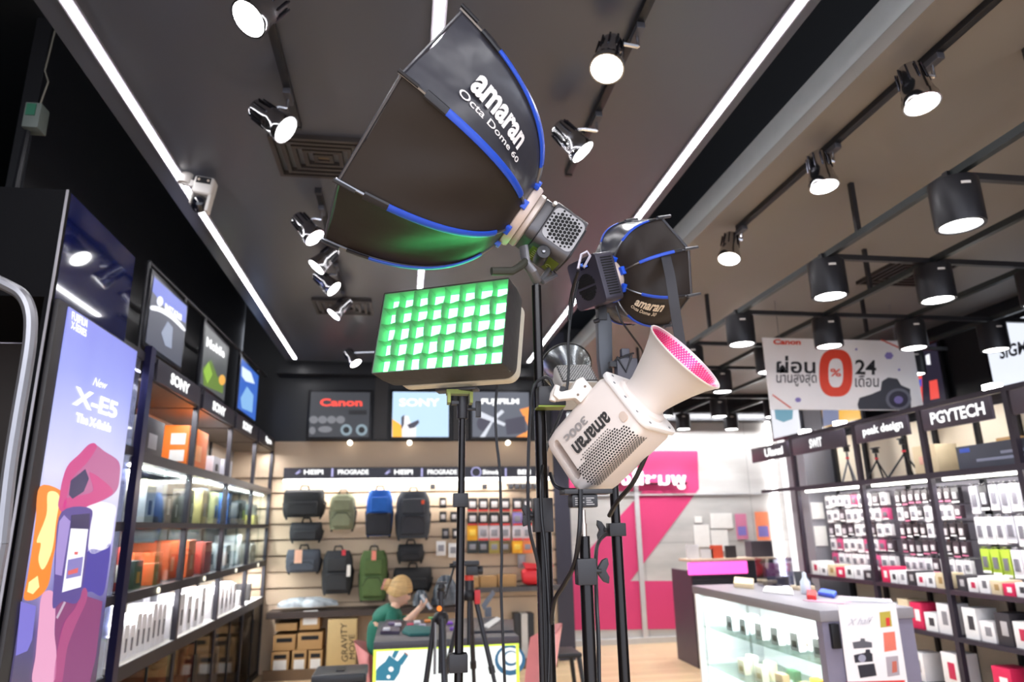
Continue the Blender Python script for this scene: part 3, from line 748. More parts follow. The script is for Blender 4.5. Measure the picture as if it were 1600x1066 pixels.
# cone reflector
refl = thing('cone_reflector', 'white cone reflector glowing pink inside, mounted on the white light', 'reflector', to(M4, 0, 0, .03))
REFW = mat('white_reflector_shell', 'e4dad4', .4, var=.02)
prof = [(.046, .012), (.0475, .03), (.054, .052), (.065, .085), (.0765, .112), (.0865, .130), (.0885, .1315), (.0895, .1335), (.0885, .1355), (.086, .1345)]
MB().lathe(prof, 64, M=M4).build('shell', REFW, refl, world=True, smooth=1.2)
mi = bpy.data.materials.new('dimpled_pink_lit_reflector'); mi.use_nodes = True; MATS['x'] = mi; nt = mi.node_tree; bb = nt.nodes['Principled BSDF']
bb.inputs['Metallic'].default_value = .6; bb.inputs['Roughness'].default_value = .35; bb.inputs['Base Color'].default_value = lin('f0b8c8')  # pink of the emitter is put into the base colour
MB().lathe([(.086, .1345), (.083, .128), (.073, .110), (.062, .084), (.051, .052), (.044, .03), (.042, .014)], 64, M=M4).build('inner_facets', mi, refl, world=True, smooth=1.2)
gr = MB()
pf = [(.083, .128), (.073, .110), (.062, .084), (.051, .052)]
for ring in range(16):
    u = ring / 15 * 2.999; k = int(u); f_ = u - k; r_ = pf[k][0] * (1 - f_) + pf[k + 1][0] * f_; z_ = pf[k][1] * (1 - f_) + pf[k + 1][1] * f_
    for i in range(72):
        a = 2 * math.pi * (i + .5 * (ring % 2)) / 72; s_ = r_ * math.pi / 72 * .60
        rd = Vector((math.cos(a), math.sin(a), 0)); tg = Vector((-math.sin(a), math.cos(a), 0)); c_ = rd * (r_ - .0012) + Vector((0, 0, z_)); ax = Vector((0, 0, 1)) * .0024 + rd * .0012
        gr.add([c_ - tg * s_ - ax, c_ + tg * s_ - ax, c_ + tg * s_ + ax, c_ - tg * s_ + ax], [(0, 1, 2, 3)], 0, M4)
PK = mat('pink_lit_dimple', 'e2347c', .3, .5)  # pink light on the dimples is put into their colour
dm = gr.build('dimples', PK, refl, world=True, smooth=0); dm['kind'] = 'stuff'
MB().lathe([(0, .010), (.042, .010), (.042, .015), (0, .015)], 32, M=M4).build('lit_emitter', emit('pink_led_emitter', (1.0, .16, .38), 26), refl, world=True)
# side text, upside down as the lamp hangs inverted
FY = .0662
def m4v(x, y, z): return M4.to_3x3() @ Vector((x, y, z))
DK = mat('dark_grey_print', '3a3838', .5); LG = mat('light_grey_print', '9a9493', .5)
text('amaran', to(M4, .010, FY, -.046), m4v(0, 0, -.104), m4v(-.026, 0, 0), DK, t, depth=.0006, bold=.03)
text('300c', to(M4, .036, FY, -.088), m4v(0, 0, -.066), m4v(-.018, 0, 0), LG, t, depth=.0006, bold=.03)
# vent holes on the side face's lower edge and around the rounded corner
b = MB()
for j in range(17):
    for i in range(24):
        z = -.028 - i * .0062 - (.0031 if j % 2 else 0); s = j * .0052
        # path: along face (y=FY) from x=.022 to .054, around corner to face x=.0745
        if s < .030: P_ = Vector((.024 + s, .0658, z)); nrm = Vector((0, 1, 0))
        else:
            a = min(1, (s - .030) / .031) * math.pi / 2
            if s < .061: P_ = Vector((.0545 + .0201 * math.sin(a), .0455 + .0205 * math.cos(a), z)); nrm = Vector((math.sin(a), math.cos(a), 0))
            else: P_ = Vector((.0748, .045 - (s - .061), z)); nrm = Vector((1, 0, 0))
        lim = .024 + (i) * .0014
        if j == 0 and i > 18 or (j < 3 and i > 20 - j) : continue
        if P_.x < .024 + max(0, (6 - i)) * .004: continue
        if z < -.168: continue
        f1 = .0
        P_ = Vector((-P_.x, P_.y, P_.z)); nrm = Vector((-nrm.x, nrm.y, nrm.z)); tg = nrm.cross(Vector((0, 0, 1))); rr = .0026 if j > 1 else .0019
        pts_ = [P_ + nrm * .0006 + tg * rr * math.cos(k * math.pi / 3) * .75 + Vector((0, 0, 1)) * rr * math.sin(k * math.pi / 3) for k in range(6)]
        b.add(pts_, [tuple(range(6))], 0, M4)
v_ = b.build('vent_holes', mat('vent_hole_brown', '1a1512', .8), t, world=True, smooth=0); v_['kind'] = 'stuff'
MB().prism(rrect(.011, .008, .0075), 0, .0016, M=M4 @ Matrix.Translation((-.030, FY - .0003, -.022)) @ Matrix.Rotation(-math.pi / 2, 4, 'X')).prism(rrect(.006, .0075, .005), .0016, .003, M=M4 @ Matrix.Translation((-.034, FY - .0003, -.022)) @ Matrix.Rotation(-math.pi / 2, 4, 'X')).build('release_button', mat('cream_button', 'ddc8ba', .4), t, world=True)
# white yoke arm at the rear top and its knob
b = MB(); yk = [onY(917, 610, 1.36), onY(905, 597, 1.37), onY(893, 612, 1.37), onY(872, 620, 1.38), onY(868, 612, 1.38)]
b.slab([onY(x, y, 1.355) for x, y in ((900, 594), (911, 588), (927, 607), (908, 630), (899, 622), (873, 625), (864, 617), (868, 605), (877, 612), (893, 608))], (0, .028, 0))
b.build('yoke_bracket', mat('white_cast_bracket', 'e3dad2', .4), t, world=True, bevel=.004)
b = MB()
for x, y in ((914, 604), (903, 617)): c_ = onY(x, y, 1.3549); b.cyl(c_, c_ - Vector((0, .0015, 0)), .0026, n=10)
b.build('bracket_screws', mat('brown_screw', '6e5c50', .4, .5), t, world=True)
c_ = onY(866, 617, 1.37)
MB().tube([onY(871, 603, 1.37), c_, onY(863, 627, 1.37)], [.006, .009, .007], 10).build('tilt_lever', mat('white_cast_bracket', 'e3dad2', .4), t, world=True)

# 5) light with a silver dish further back between the stands
O5 = onY(892, 590, 2.15); Z5 = Vector((-.02, .75, .66)).normalized(); M5 = frame(O5, Z5, toward=(0, -1, -.2))
t = thing('studio_light', 'studio light with honeycomb body, half hidden behind the two middle stands', 'studio light', O5)
MB().prism(rrect(.062, .05, .02), -.12, -.005, M=M5).build('body', mat('pale_grey_body', 'b9b6b2', .4, .2), t, world=True, bevel=.004)
for Mx in (M5 @ Matrix.Translation((0, .0505, -.062)) @ Matrix.Rotation(-math.pi / 2, 4, 'X'), M5 @ Matrix.Translation((0, -.0505, -.062)) @ Matrix.Rotation(math.pi / 2, 4, 'X')):
    MB().box(-.056, .056, -.05, .05, -.0004, .0005, M=Mx).build('grille_backing', HOLE, t, world=True)
    b = MB(); cells = honeycomb(.052, .047, .0085, .0043)
    for x, y, r in cells:
        for k in range(6):
            a, a2 = k * math.pi / 3 + math.pi / 6, (k + 1) * math.pi / 3 + math.pi / 6
            b.add([(x + r * 1.13 * math.cos(a), y + r * 1.13 * math.sin(a), .001), (x + r * 1.13 * math.cos(a2), y + r * 1.13 * math.sin(a2), .001), (x + r * .84 * math.cos(a2), y + r * .84 * math.sin(a2), .001), (x + r * .84 * math.cos(a), y + r * .84 * math.sin(a), .001)], [(0, 1, 2, 3)], 0, Mx)
    b.build('honeycomb_grille', mat('white_grille', 'd0d0d0', .4), t, world=True, smooth=0)['kind'] = 'stuff'
d5 = thing('dish_reflector', 'silver dish reflector with a black rim on the light behind the middle stands', 'reflector', to(M5, 0, 0, .02))
MB().lathe([(.045, 0), (.05, .01), (.066, .03), (.080, .055), (.086, .075), (.084, .075), (.078, .055), (.064, .032), (.048, .012), (.045, 0)], 48, M=M5).build('dish', mat('brushed_silver', 'b5bcc0', .25, .95, stretch=(8, 8, .3)), d5, world=True, smooth=1.2)
MB().lathe([(.0855, .073), (.0885, .073), (.0885, .080), (.0855, .080), (.0855, .073)], 48, M=M5).build('rim', BLK, d5, world=True)

# ---- stands
def legs(t, x, y, zc, r, m=BLK, ph=0.3, rad=.5):
    for k in range(3):
        a = ph + k * 2 * math.pi / 3; d = Vector((math.cos(a), math.sin(a), 0))
        b = MB(); b.tube([Vector((x, y, zc)) + d * .02, Vector((x, y, .02)) + d * rad], r, 8)
        lg = b.build('leg', m, t, world=True)
        MB().cyl(Vector((x, y, 0)) + d * rad, Vector((x, y, .035)) + d * rad, r * 1.5, n=10).build('rubber_foot', DARKC, lg, world=True)
POLE = mat('black_enamel_pole', '1d1a1b', .25, .5, spec=.7)
def stand(name, lab, pts, segs, collars, zleg=.8, legr=.009, ph=.3):
    """pts: top and bottom point of the column; segs: list of (z_hi, z_lo, radius)"""
    a, b_ = Vector(pts[0]), Vector(pts[1]); t = thing(name, lab, 'light stand', (b_.x, b_.y, 0))
    def at(z):
        k = (a.z - z) / (a.z - b_.z); return a + (b_ - a) * k
    for hi, lo, r in segs:
        MB().cyl(at(hi), at(lo), r, n=24).build('pole_section', POLE, t, world=True)
    for z, r, h, kx in collars:
        c = MB(); p = at(z); c.cyl(p - Vector((0, 0, h)), p + Vector((0, 0, h)), r, n=20); c.box(p.x - r * 1.25, p.x + r * 1.0, p.y - r * 1.2, p.y + r * .6, p.z - h, p.z + h)
        cl = c.build('clamp_collar', DARKC, t, world=True, bevel=.0025)
        if kx:
            kb_ = MB(); e = p + Vector((kx, -.004, 0)); kb_.cyl(p + Vector((math.copysign(r, kx), -.004, 0)), e, .0045, n=8, m=0)
            kb_.slab([e + Vector((dx * math.copysign(1, kx), 0, dz)) for dx, dz in ((-.006, .006), (.004, .020), (.014, .024), (.016, .012), (.010, 0), (.016, -.012), (.014, -.024), (.004, -.020), (-.006, -.006))], (0, .012, 0))
            kb_.build('wing_knob', DARKC, cl, world=True, bevel=.002)
    legs(t, b_.x, b_.y, zleg, legr, POLE, ph)
    return t, at
def zp(px, py, Y): return onY(px, py, Y).z
p0, p1 = onY(838, 447, 1.53), onY(857.5, 1066, 1.53)
p1 = Vector((p0.x, p0.y, .2))
stand('light_stand', 'tallest black light stand carrying the big octagonal softbox', (p0, p1),
      [(p0.z, zp(850, 790, 1.53), .0112), (zp(850, 600, 1.53), zp(850, 790, 1.53), .0135), (zp(850, 785, 1.53), .2, .0175)], [(zp(850, 805, 1.53), .0185, .036, -.030)], zleg=.85, ph=1.48)
MB().cyl(p0, p0 + Vector((0, 0, .02)), .008, n=12).build('spigot', STEEL, bpy.data.objects['light_stand'], world=True)
Y2 = 1.74
p0 = onY(945, 505, Y2); p1 = Vector((p0.x, p0.y, .2))
s2, _ = stand('light_stand', 'thin black light stand carrying the small octagonal softbox', (p0, p1),
      [(p0.z, zp(950, 820, Y2), .0118), (zp(950, 820, Y2), .2, .0135)], [(zp(950, 828, Y2), .019, .016, -.034)], zleg=.62, ph=.2)
b = MB(); q0 = onY(946, 600, Y2)
b.slab([onY(x, y, Y2 - .016) for x, y in ((934, 500), (942, 488), (952, 488), (957, 505), (958, 585), (950, 592), (940, 590), (936, 560))], (0, .03, 0))
b.build('tilt_bracket', mat('slate_grey_bracket', '4a4d54', .45, .3), s2, world=True, bevel=.005)
b = MB(); kq = onY(941, 472, Y2 - .02); b.cyl(onY(928, 503, Y2 - .02), onY(936, 500, Y2 - .02), .006, n=8); b.cyl(kq, kq + Vector((0, .04, 0)), .014, n=14); b.box(kq.x - .012, kq.x + .012, kq.y, kq.y + .03, kq.z - .05, kq.z)
b.build('swivel_head', DARKC, s2, world=True, bevel=.002)
Y3 = 1.36
p0 = onY(911, 792, Y3); p1 = Vector((p0.x, p0.y, .2))
s3, _ = stand('light_stand', 'short black light stand with a chrome stud under the white light', (p0, p1),
      [(zp(915, 838, Y3), zp(915, 890, Y3), .0105), (zp(915, 890, Y3), .2, .0125)], [(zp(914, 893, Y3), .0165, .024, .030)], zleg=.42, ph=.52)
b = MB(); b.cyl(onY(910.5, 797, Y3), onY(912, 840, Y3), .0055, n=16); b.cyl(onY(911.5, 818, Y3), onY(912, 840, Y3), .0068, n=16)
b.build('chrome_stud', mat('champagne_chrome', 'd8c8bc', .2, .9), s3, world=True)
b = MB(); c_ = onY(912, 783, Y3); b.box(c_.x - .028, c_.x + .024, Y3 - .02, Y3 + .02, c_.z - .013, c_.z + .012)
b.build('label_block', DARKC, s3, world=True, bevel=.004)
b = MB()
for k in range(4): b.box(c_.x - .022, c_.x - .008 + .004 * (k % 2), Y3 - .0206, Y3 - .02, c_.z - .008 + .004 * k, c_.z - .0065 + .004 * k); b.box(c_.x + .000, c_.x + .016 - .003 * (k % 3), Y3 - .0206, Y3 - .02, c_.z - .008 + .004 * k, c_.z - .0065 + .004 * k)
b.build('printed_specification', mat('pale_print', 'b8b4b4', .5), s3, world=True)
b = MB(); c1 = onY(878, 771, Y3); c2 = onY(952, 771, Y3); b.box(c1.x, c2.x, Y3 - .025, Y3 + .025, c_.z + .0125, c_.z + .022)
b.build('support_plate', DARKC, s3, world=True, bevel=.002)
Y4 = 1.78
p0 = onY(723, 612, Y4); p1 = onY(716.5, 1066, Y4); d_ = (p1 - p0).normalized(); pb_ = p0 + d_ * ((p0.z - .2) / -d_.z)
s4, at4 = stand('light_stand', 'black light stand on the left under the glowing green softbox', (p0, pb_),
      [(zp(722, 650, Y4), zp(720, 785, Y4), .0088), (zp(720, 785, Y4), .2, .0105)], [(zp(719, 782, Y4), .0165, .017, 0), (zp(716, 1035, Y4), .0195, .020, 0)], zleg=.74, ph=2.9)
b = MB(); pz = zp(723, 620, Y4); b.cyl(at4(pz), at4(zp(722, 655, Y4)), .0145, n=16); b.box(p0.x - .03, p0.x + .005, Y4 - .01, Y4 + .01, pz - .022, pz - .012)
hd = b.build('receiver', DARKC, s4, world=True, bevel=.002)
b = MB(); e = at4(zp(722, 640, Y4)) + Vector((.03, -.004, 0)); b.cyl(e - Vector((.02, 0, 0)), e + Vector((.006, 0, 0)), .004, n=8); b.box(e.x + .004, e.x + .018, e.y - .006, e.y + .006, e.z - .021, e.z + .021)
b.build('t_knob', DARKC, hd, world=True, bevel=.003)

# controller boxes
c_ = onY(857, 622, 1.50)
t = thing('control_box', 'black control box strapped to the tallest stand', 'power unit', c_)
MB().box(c_.x - .028, c_.x + .034, 1.47, 1.508, c_.z - .022, c_.z + .022).build('case', DARKC, t, world=True, bevel=.004)
MB().box(c_.x - .03, c_.x + .030, 1.465, 1.512, c_.z - .026, c_.z - .0225).build('base_rail', mat('lime_lit_rail', '7f8f35', .4, .3), t, world=True)  # lime light on the rail is put into its colour
MB().box(c_.x + .000, c_.x + .003, 1.4685, 1.4699, c_.z - .002, c_.z + .001).box(c_.x + .012, c_.x + .015, 1.4685, 1.4699, c_.z - .002, c_.z + .001).build('ports', HOLE, t, world=True)
c_ = onY(978, 577, 1.68)
t = thing('power_adapter', 'slate grey power adapter strapped beside the thin stand behind the cone reflector', 'power unit', c_)
MB().box(c_.x - .026, c_.x + .030, 1.67, 1.70, c_.z - .05, c_.z + .028).box(c_.x - .010, c_.x + .012, 1.675, 1.695, c_.z + .028, c_.z + .055).build('case', mat('slate_adapter', '45444f', .45), t, world=True, bevel=.003)
MB().tube([c_ + Vector((-.026, -.012, .03)), c_ + Vector((-.004, -.012, -.01)), c_ + Vector((.014, -.012, .034))], .0028, 6).tube([c_ + Vector((-.03, -.012, .022)), c_ + Vector((0, -.013, .034)), c_ + Vector((.02, -.012, .04))], .0025, 6).build('strap', BLK, t, world=True)
MB().box(c_.x - .043, c_.x - .026, 1.675, 1.695, c_.z + .005, c_.z + .02).build('clip', BLK, t, world=True)

# hanging strap and cables
def smooth(pts, n=6):
    pts = [Vector(p) for p in pts]; out = []
    for i in range(len(pts) - 1):
        a, b_, c, d = pts[max(i - 1, 0)], pts[i], pts[i + 1], pts[min(i + 2, len(pts) - 1)]
        for k in range(n):
            u = k / n; out.append(.5 * ((2 * b_) + (c - a) * u + (2 * a - 5 * b_ + 4 * c - d) * u * u + (3 * b_ - a - 3 * c + d) * u ** 3))
    out.append(pts[-1]); return out
def cable(lab, pts, r=.0032, m=None, name='power_cable', cat='cable'):
    P_ = smooth([onY(*p) for p in pts]); return single(MB().tube(P_, r, 8), name, m or mat('black_rubber_cable', '17161a', .35), lab, cat)
RS = MB(); sp = [(1040, 399, 1.60), (1047, 430, 1.555), (1053, 470, 1.545), (1059, 510, 1.56), (1068, 560, 1.58)]
pp = smooth([onY(*s) for s in sp]); sd = Vector((1, 0, 0)) * .0135
RS.add([p - sd for p in pp] + [p + sd for p in pp] + [p - sd + Vector((0, .002, 0)) for p in pp] + [p + sd + Vector((0, .002, 0)) for p in pp],
       [(i, i + 1, len(pp) + i + 1, len(pp) + i) for i in range(len(pp) - 1)] + [(2 * len(pp) + i, 3 * len(pp) + i, 3 * len(pp) + i + 1, 2 * len(pp) + i + 1) for i in range(len(pp) - 1)])
single(RS, 'webbing_strap', mat('charcoal_webbing', '37363b', .7), 'wide charcoal webbing strap hanging over the small softbox', 'strap')
cable('black cable running straight down left of the tallest stand from the green softbox', [(778, 592, 1.76), (774, 640, 1.76), (776, 690, 1.76), (781, 740, 1.76), (784, 860, 1.76), (783, 920, 1.76), (786, 1000, 1.76), (789, 1075, 1.76)], .0036)
cable('cable rising in front of the silver dish to the small square light', [(903, 440, 1.62), (894, 480, 1.62), (888, 530, 1.62), (888, 590, 1.62), (878, 640, 1.62), (858, 690, 1.6), (846, 740, 1.50), (846, 800, 1.49), (852, 860, 1.49), (857, 940, 1.49), (859, 1000, 1.49), (857, 1075, 1.49)], .0036)
cable('cable looping over the control box and down the left side of the tallest stand', [(866, 608, 1.455), (858, 592, 1.455), (846, 592, 1.455), (834, 605, 1.455), (829, 640, 1.46), (826, 700, 1.47), (825, 780, 1.47), (828, 830, 1.47), (842, 890, 1.475), (845, 960, 1.48), (848, 1075, 1.48)], .0036)
cable('thin cable from the big softbox light down the back of the tallest stand', [(903, 424, 1.5), (893, 460, 1.56), (889, 500, 1.585)], .004)
cable('thick black cable curving from the white light down to the tallest stand', [(1022, 680, 1.36), (1008, 716, 1.38), (988, 756, 1.41), (966, 782, 1.45), (952, 806, 1.5)], .0052)
cable('black cable curving from the chrome stud down to the tallest stand', [(907, 765, 1.335), (907, 800, 1.335), (905, 835, 1.335), (898, 880, 1.36), (882, 912, 1.42), (866, 940, 1.47), (861, 975, 1.49)], .0048)
cable('black cable hanging between the two right-hand stands', [(948, 834, 1.70), (936, 846, 1.62), (931, 870, 1.56), (932, 940, 1.50), (935, 1000, 1.48), (936, 1075, 1.47)], .0045)
cable('thin cable from the small square light down past the cone reflector', [(962, 478, 1.66), (970, 500, 1.66), (984, 520, 1.67), (1002, 545, 1.69), (1004, 556, 1.72)], .0026)
cable('green-lit black cable looping under the white light', [(860, 740, 1.5), (866, 757, 1.46), (880, 765, 1.42), (900, 766, 1.40)], .0042)
# ------------------------------------------------------------------ BACK WALL
def box_item(name, lab, cat, x0, x1, y0, y1, z0, z1, m, group=None, bevel=.004, extra=None, mats=None):
    b = MB().box(x0, x1, y0, y1, z0, z1)
    if extra: extra(b)
    return single(b, name, mats or [m], lab, cat, group, bevel=bevel, loc=((x0 + x1) / 2, (y0 + y1) / 2, z0))
YB = 8.40
# screens
def screen(name, lab, x0, x1, z0, z1, Y, scr, cat='screen', fr=.03, dep=.06):
    t = thing(name, lab, cat, ((x0 + x1) / 2, Y, z0 - fr))
    b = MB(); b.box(x0 - fr, x1 + fr, Y - .002, Y + dep, z0 - fr, z1 + fr)
    b.build('frame', BLK, t, world=True, bevel=.004)
    MB().box(x0, x1, Y - .006, Y - .0021, z0, z1).build('display', scr, t, world=True)
    return t
def art(t, Y, name, polys, m):
    b = MB()
    for p in polys: b.slab([onY(x, y, Y) for x, y in p], (0, .0008, 0))
    return b.build(name, m, t, world=True, smooth=0)
def ell(cx, cy, rx, ry, n=20, a0=0, a1=360):
    return [(cx + rx * math.cos(math.radians(a0 + (a1 - a0) * i / n)), cy + ry * math.sin(math.radians(a0 + (a1 - a0) * i / n))) for i in range(n if a1 - a0 == 360 else n + 1)]
YS = 8.28
t1 = screen('display_screen', 'wall screen with red lettering over dark lenses, leftmost on the back wall', onY(484, 650, YS).x, onY(577, 650, YS).x, onY(530, 683, YS).z, onY(530, 613, YS).z, YS, emit('screen_dark_grey', '3c3e44', 1.0))
textpx('Canon', (500, 635), (566, 635), (500, 623), lambda x, y: onY(x, y, YS - .0075), emit('screen_red_letters', 'ff4a3c', 1.5), t1, bold=.03, name='red_lettering')
art(t1, YS - .0085, 'pictured_lenses', [ell(x, 656, 7, 6) for x in (490, 504, 518, 532)] + [ell(488, 673, 5, 6), ell(508, 671, 11, 5)], emit('screen_mid_grey', '7f8086', 1.0))
art(t1, YS - .0095, 'pictured_lens_rings', [ell(541, 672, 9, 9), ell(565, 672, 9, 9)], emit('screen_pale_blue', '8ea2ac', 1.0))
art(t1, YS - .0105, 'pictured_lens_centres', [ell(541, 672, 5, 5), ell(565, 672, 5, 5), [(545, 641), (573, 641), (573, 648), (545, 648)]], emit('screen_black', '15161a', 1.0))
t1 = screen('display_screen', 'pale blue wall screen with a person and camera, middle of the back wall', onY(613, 650, YS).x, onY(701, 650, YS).x, onY(660, 683, YS).z, onY(660, 613, YS).z, YS, emit('screen_pale_sky', 'b4d0ee', 1.35))
textpx('SONY', (624, 635), (687, 635), (624, 623), lambda x, y: onY(x, y, YS - .0075), E_WHITE, t1, bold=.02, name='white_lettering')
art(t1, YS - .0085, 'pictured_yellow_hill', [[(613, 683), (613, 655), (624, 662), (636, 675), (650, 678), (650, 683)]], emit('screen_yellow', 'ffb43a', 1.3))
art(t1, YS - .0095, 'pictured_person', [[(628, 683), (628, 662), (632, 650), (638, 650), (641, 660), (650, 664), (650, 683)]], emit('screen_white_dress', 'f4f0f4', 1.2))
art(t1, YS - .0105, 'pictured_camera', [[(636, 664), (654, 656), (655, 661), (648, 668), (640, 670)], [(627, 652), (632, 648), (631, 664), (627, 672)]], emit('screen_slate', '4c4a5a', 1.0))
t1 = screen('display_screen', 'grey and orange wall screen with white lettering, rightmost on the back wall', onY(738, 650, YS).x, onY(827, 650, YS).x, onY(780, 683, YS).z, onY(780, 613, YS).z, YS, emit('screen_blue_grey', '686c78', 1.0))
textpx('FUJIFILM', (752, 634), (811, 634), (752, 623), lambda x, y: onY(x, y, YS - .0075), E_WHITE, t1, bold=.04, name='white_lettering')
art(t1, YS - .0085, 'pictured_sunset', [[(806, 683), (827, 672), (827, 683)], [(812, 640), (827, 636), (827, 668)]], emit('screen_orange', 'ff9a4a', 1.2))
art(t1, YS - .0095, 'pictured_lens', [ell(756, 662, 11, 12)], emit('screen_slate', '4c4a5a', 1.0))
art(t1, YS - .0095, 'pictured_camera', [[(789, 656), (820, 650), (822, 676), (792, 680)]], emit('screen_slate', '4c4a5a', 1.0))
art(t1, YS - .0105, 'pictured_light_rays', [[(750, 683), (775, 648), (784, 640), (788, 644), (770, 660), (758, 683)], [(745, 640), (790, 662), (788, 666), (744, 650)]], emit('screen_glow_white', 'd4d8e2', 1.2))
for px, lab in ((546, 'under the leftmost back wall screen'), (640, 'under the middle back wall screen'), (795, 'under the rightmost back wall screen')):
    c = onY(px, 691, 8.2); single(MB().cyl((c.x, 8.30, c.z), (c.x, 8.25, c.z), .028, n=16).cyl((c.x, 8.2501, c.z), (c.x, 8.245, c.z), .02, n=16), 'picture_light', emit('small_white_lamp', 'fff4e2', 3), 'small round white lamp ' + lab, 'lamp')
# pilasters between screens
struct(MB().box(onY(585, 650, 8.38).x, onY(606, 650, 8.38).x, 8.35, 8.399, 2.52, 3.27).box(onY(708, 650, 8.38).x, onY(732, 650, 8.38).x, 8.35, 8.399, 2.52, 3.27).build('trim_4', mat('warm_black_panel', '2e2926', .4)))
struct(MB().box(-1.5, 1.79, 8.18, 8.40, 3.27, 3.41).build('trim_5', BLACKW))
# brand board with LED line
x0, x1 = onY(443, 740, 8.27).x, onY(858, 740, 8.27).x
zt, zb = onY(640, 730, 8.27).z, onY(640, 747, 8.27).z
t = thing('sign_board', 'long black name board with white lettering over the backpack wall', 'sign', (x0, 8.27, zb))
MB().box(x0, x1, 8.27, 8.38, zb, zt).build('board', mat('indigo_black_board', '2a2836', .35), t, world=True)
f27 = lambda x, y: onY(x, y, 8.268)
for s_, a, b_ in (('HEIPI', 475, 505), ('PROGRADE', 528, 576), ('HEIPI', 616, 645), ('PROGRADE', 668, 714), ('Shimoda', 754, 780), ('BEN', 809, 829)):
    textpx(s_, (a, 741.5), (b_, 741.5), (a, 734), f27, E_WHITE, t, bold=.03, depth=.004)
b = MB()
for x in (518, 658, 789): a = onY(x, 732, 8.266); c = onY(x + 2.5, 745, 8.266); b.box(a.x, c.x, 8.262, 8.268, c.z, a.z)
for x in (461, 601): b.slab([f27(*p) for p in ((x, 740.5), (x + 9, 733), (x + 6, 738), (x + 11, 736), (x + 3, 741.5))], (0, -.004, 0))
b.lathe([(.05, 0), (.062, 0), (.062, .004), (.05, .004)], 20, M=Matrix.Translation(onY(744, 738, 8.266)) @ Matrix.Rotation(math.pi / 2, 4, 'X'))
b.build('printed_marks', emit('lilac_marks', 'b8b4e8', 1.2), t, world=True)
t = thing('led_strip_light', 'white LED line under the long name board on the back wall', 'shelf light', (x0, 8.27, zb - .03))
MB().box(x0, x1 + .0, 8.28, 8.33, zb - .035, zb - .004).build('diffuser', emit('white_led_strip_soft', (1, .97, .95), 6.0), t, world=True)
area_light('slat_wall_strip_light', ((x0 + x1) / 2, 8.22, zb - .05), x1 - x0, .04, 13, aim=(0, .35, -1), color=(1, .95, .9))
# shelf ledge along the slat wall
struct(MB().box(-1.40, .62, 8.02, 8.39, .60, .66).build('trim_6', mat('dark_ledge', '3a2e2a', .5)))
struct(MB().box(-1.40, 1.7, 8.02, 8.06, .0, .10).build('trim_7', mat('plinth_brown', '6b543f', .5)))

# ---- backpacks
def sc(v): return v
def backpack(name, lab, px0, py0, px1, py1, col, style='pack', col2=None, Y=8.22, cat='backpack', group=None):
    a = onY(px0, py1, Y); c = onY(px1, py0, Y); x0, x1, z0, z1 = a.x, c.x, a.z, c.z
    w_, h_ = x1 - x0, z1 - z0; cx, cz = (x0 + x1) / 2, z0
    t = thing(name, lab, cat, (cx, Y, z0), group=group)
    m = mat('fabric_' + col, col, .75, var=.18, scale=9, bump=.3); m2 = mat('fabric_' + (col2 or col), col2 or col, .75, var=.18, scale=9, bump=.3)
    D = .19
    def shape(w0, h0, d, zt, top=.5):
        # rounded upright bag: superellipse sections stacked
        b = MB(); secs = []; N = 20
        for k in range(9):
            u = k / 8; wz = w0 * (1 - .10 * (1 - min(1, u * 5)) - (top * max(0, (u - .72) / .28) ** 2.2) * .5); dz = d * (1 - .15 * (1 - min(1, u * 4)) - .55 * max(0, (u - .65) / .35) ** 2)
            secs.append([(cx + wz / 2 * math.copysign(abs(math.cos(a_)) ** .55, math.cos(a_)), Y + dz / 2 * math.copysign(abs(math.sin(a_)) ** .55, math.sin(a_)), zt + h0 * u) for a_ in [2 * math.pi * i / N for i in range(N)]])
        vs = [p for s_ in secs for p in s_]
        b.add(vs, [(k * N + i, k * N + (i + 1) % N, (k + 1) * N + (i + 1) % N, (k + 1) * N + i) for k in range(8) for i in range(N)] + [tuple(range(N)), tuple(range(8 * N, 9 * N))])
        return b
    shape(w_, h_, D, z0, .5 if style != 'box' else .15).build('main_bag', m, t, world=True, smooth=1.0)
    yf = Y - D / 2
    p = MB().box(cx - w_ * .36, cx + w_ * .36, yf - .035, yf + .02, z0 + h_ * .08, z0 + h_ * (.48 if style == 'pack' else .55)); p.build('front_pocket', m2, t, world=True, bevel=.018, seg=3)
    if style == 'pack':
        MB().box(cx - w_ * .33, cx + w_ * .33, yf - .022, yf + .03, z0 + h_ * .52, z0 + h_ * .84).build('upper_pocket', m, t, world=True, bevel=.018, seg=3)
    zz = MB(); zz.tube([(cx - w_ * .36, yf - .03, z0 + h_ * .30), (cx - w_ * .2, yf - .038, z0 + h_ * .46), (cx + w_ * .2, yf - .038, z0 + h_ * .46), (cx + w_ * .36, yf - .03, z0 + h_ * .30)], .004, 5)
    zz.build('zip', BLK, t, world=True)
    MB().tube([(cx - .05, Y + .02, z0 + h_ * .97), (cx - .035, Y, z0 + h_ + .045), (cx + .035, Y, z0 + h_ + .045), (cx + .05, Y + .02, z0 + h_ * .97)], .010, 7).build('top_handle', BLK, t, world=True)
    for s_ in (-1, 1):
        MB().tube([(cx + s_ * w_ * .30, Y + .09, z0 + h_ * .88), (cx + s_ * w_ * .52, Y + .06, z0 + h_ * .5), (cx + s_ * w_ * .47, Y + .05, z0 + h_ * .12), (cx + s_ * w_ * .40, Y + .02, z0 - .02)], .012, 6).build('shoulder_strap', BLK, t, world=True)
    MB().cyl((cx, Y + .03, z0 + h_ + .04), (cx, 8.41, z0 + h_ + .06), .006, n=6).build('display_hook', STEEL, t, world=True)
    return t, (cx, yf, z0, w_, h_)
G = 'backpacks hanging on the slat wall'
backpack('camera_bag', 'wide black camera bag, top left of the backpack wall', 441, 765, 508, 809, '1f2024', 'box', cat='bag', group=G)
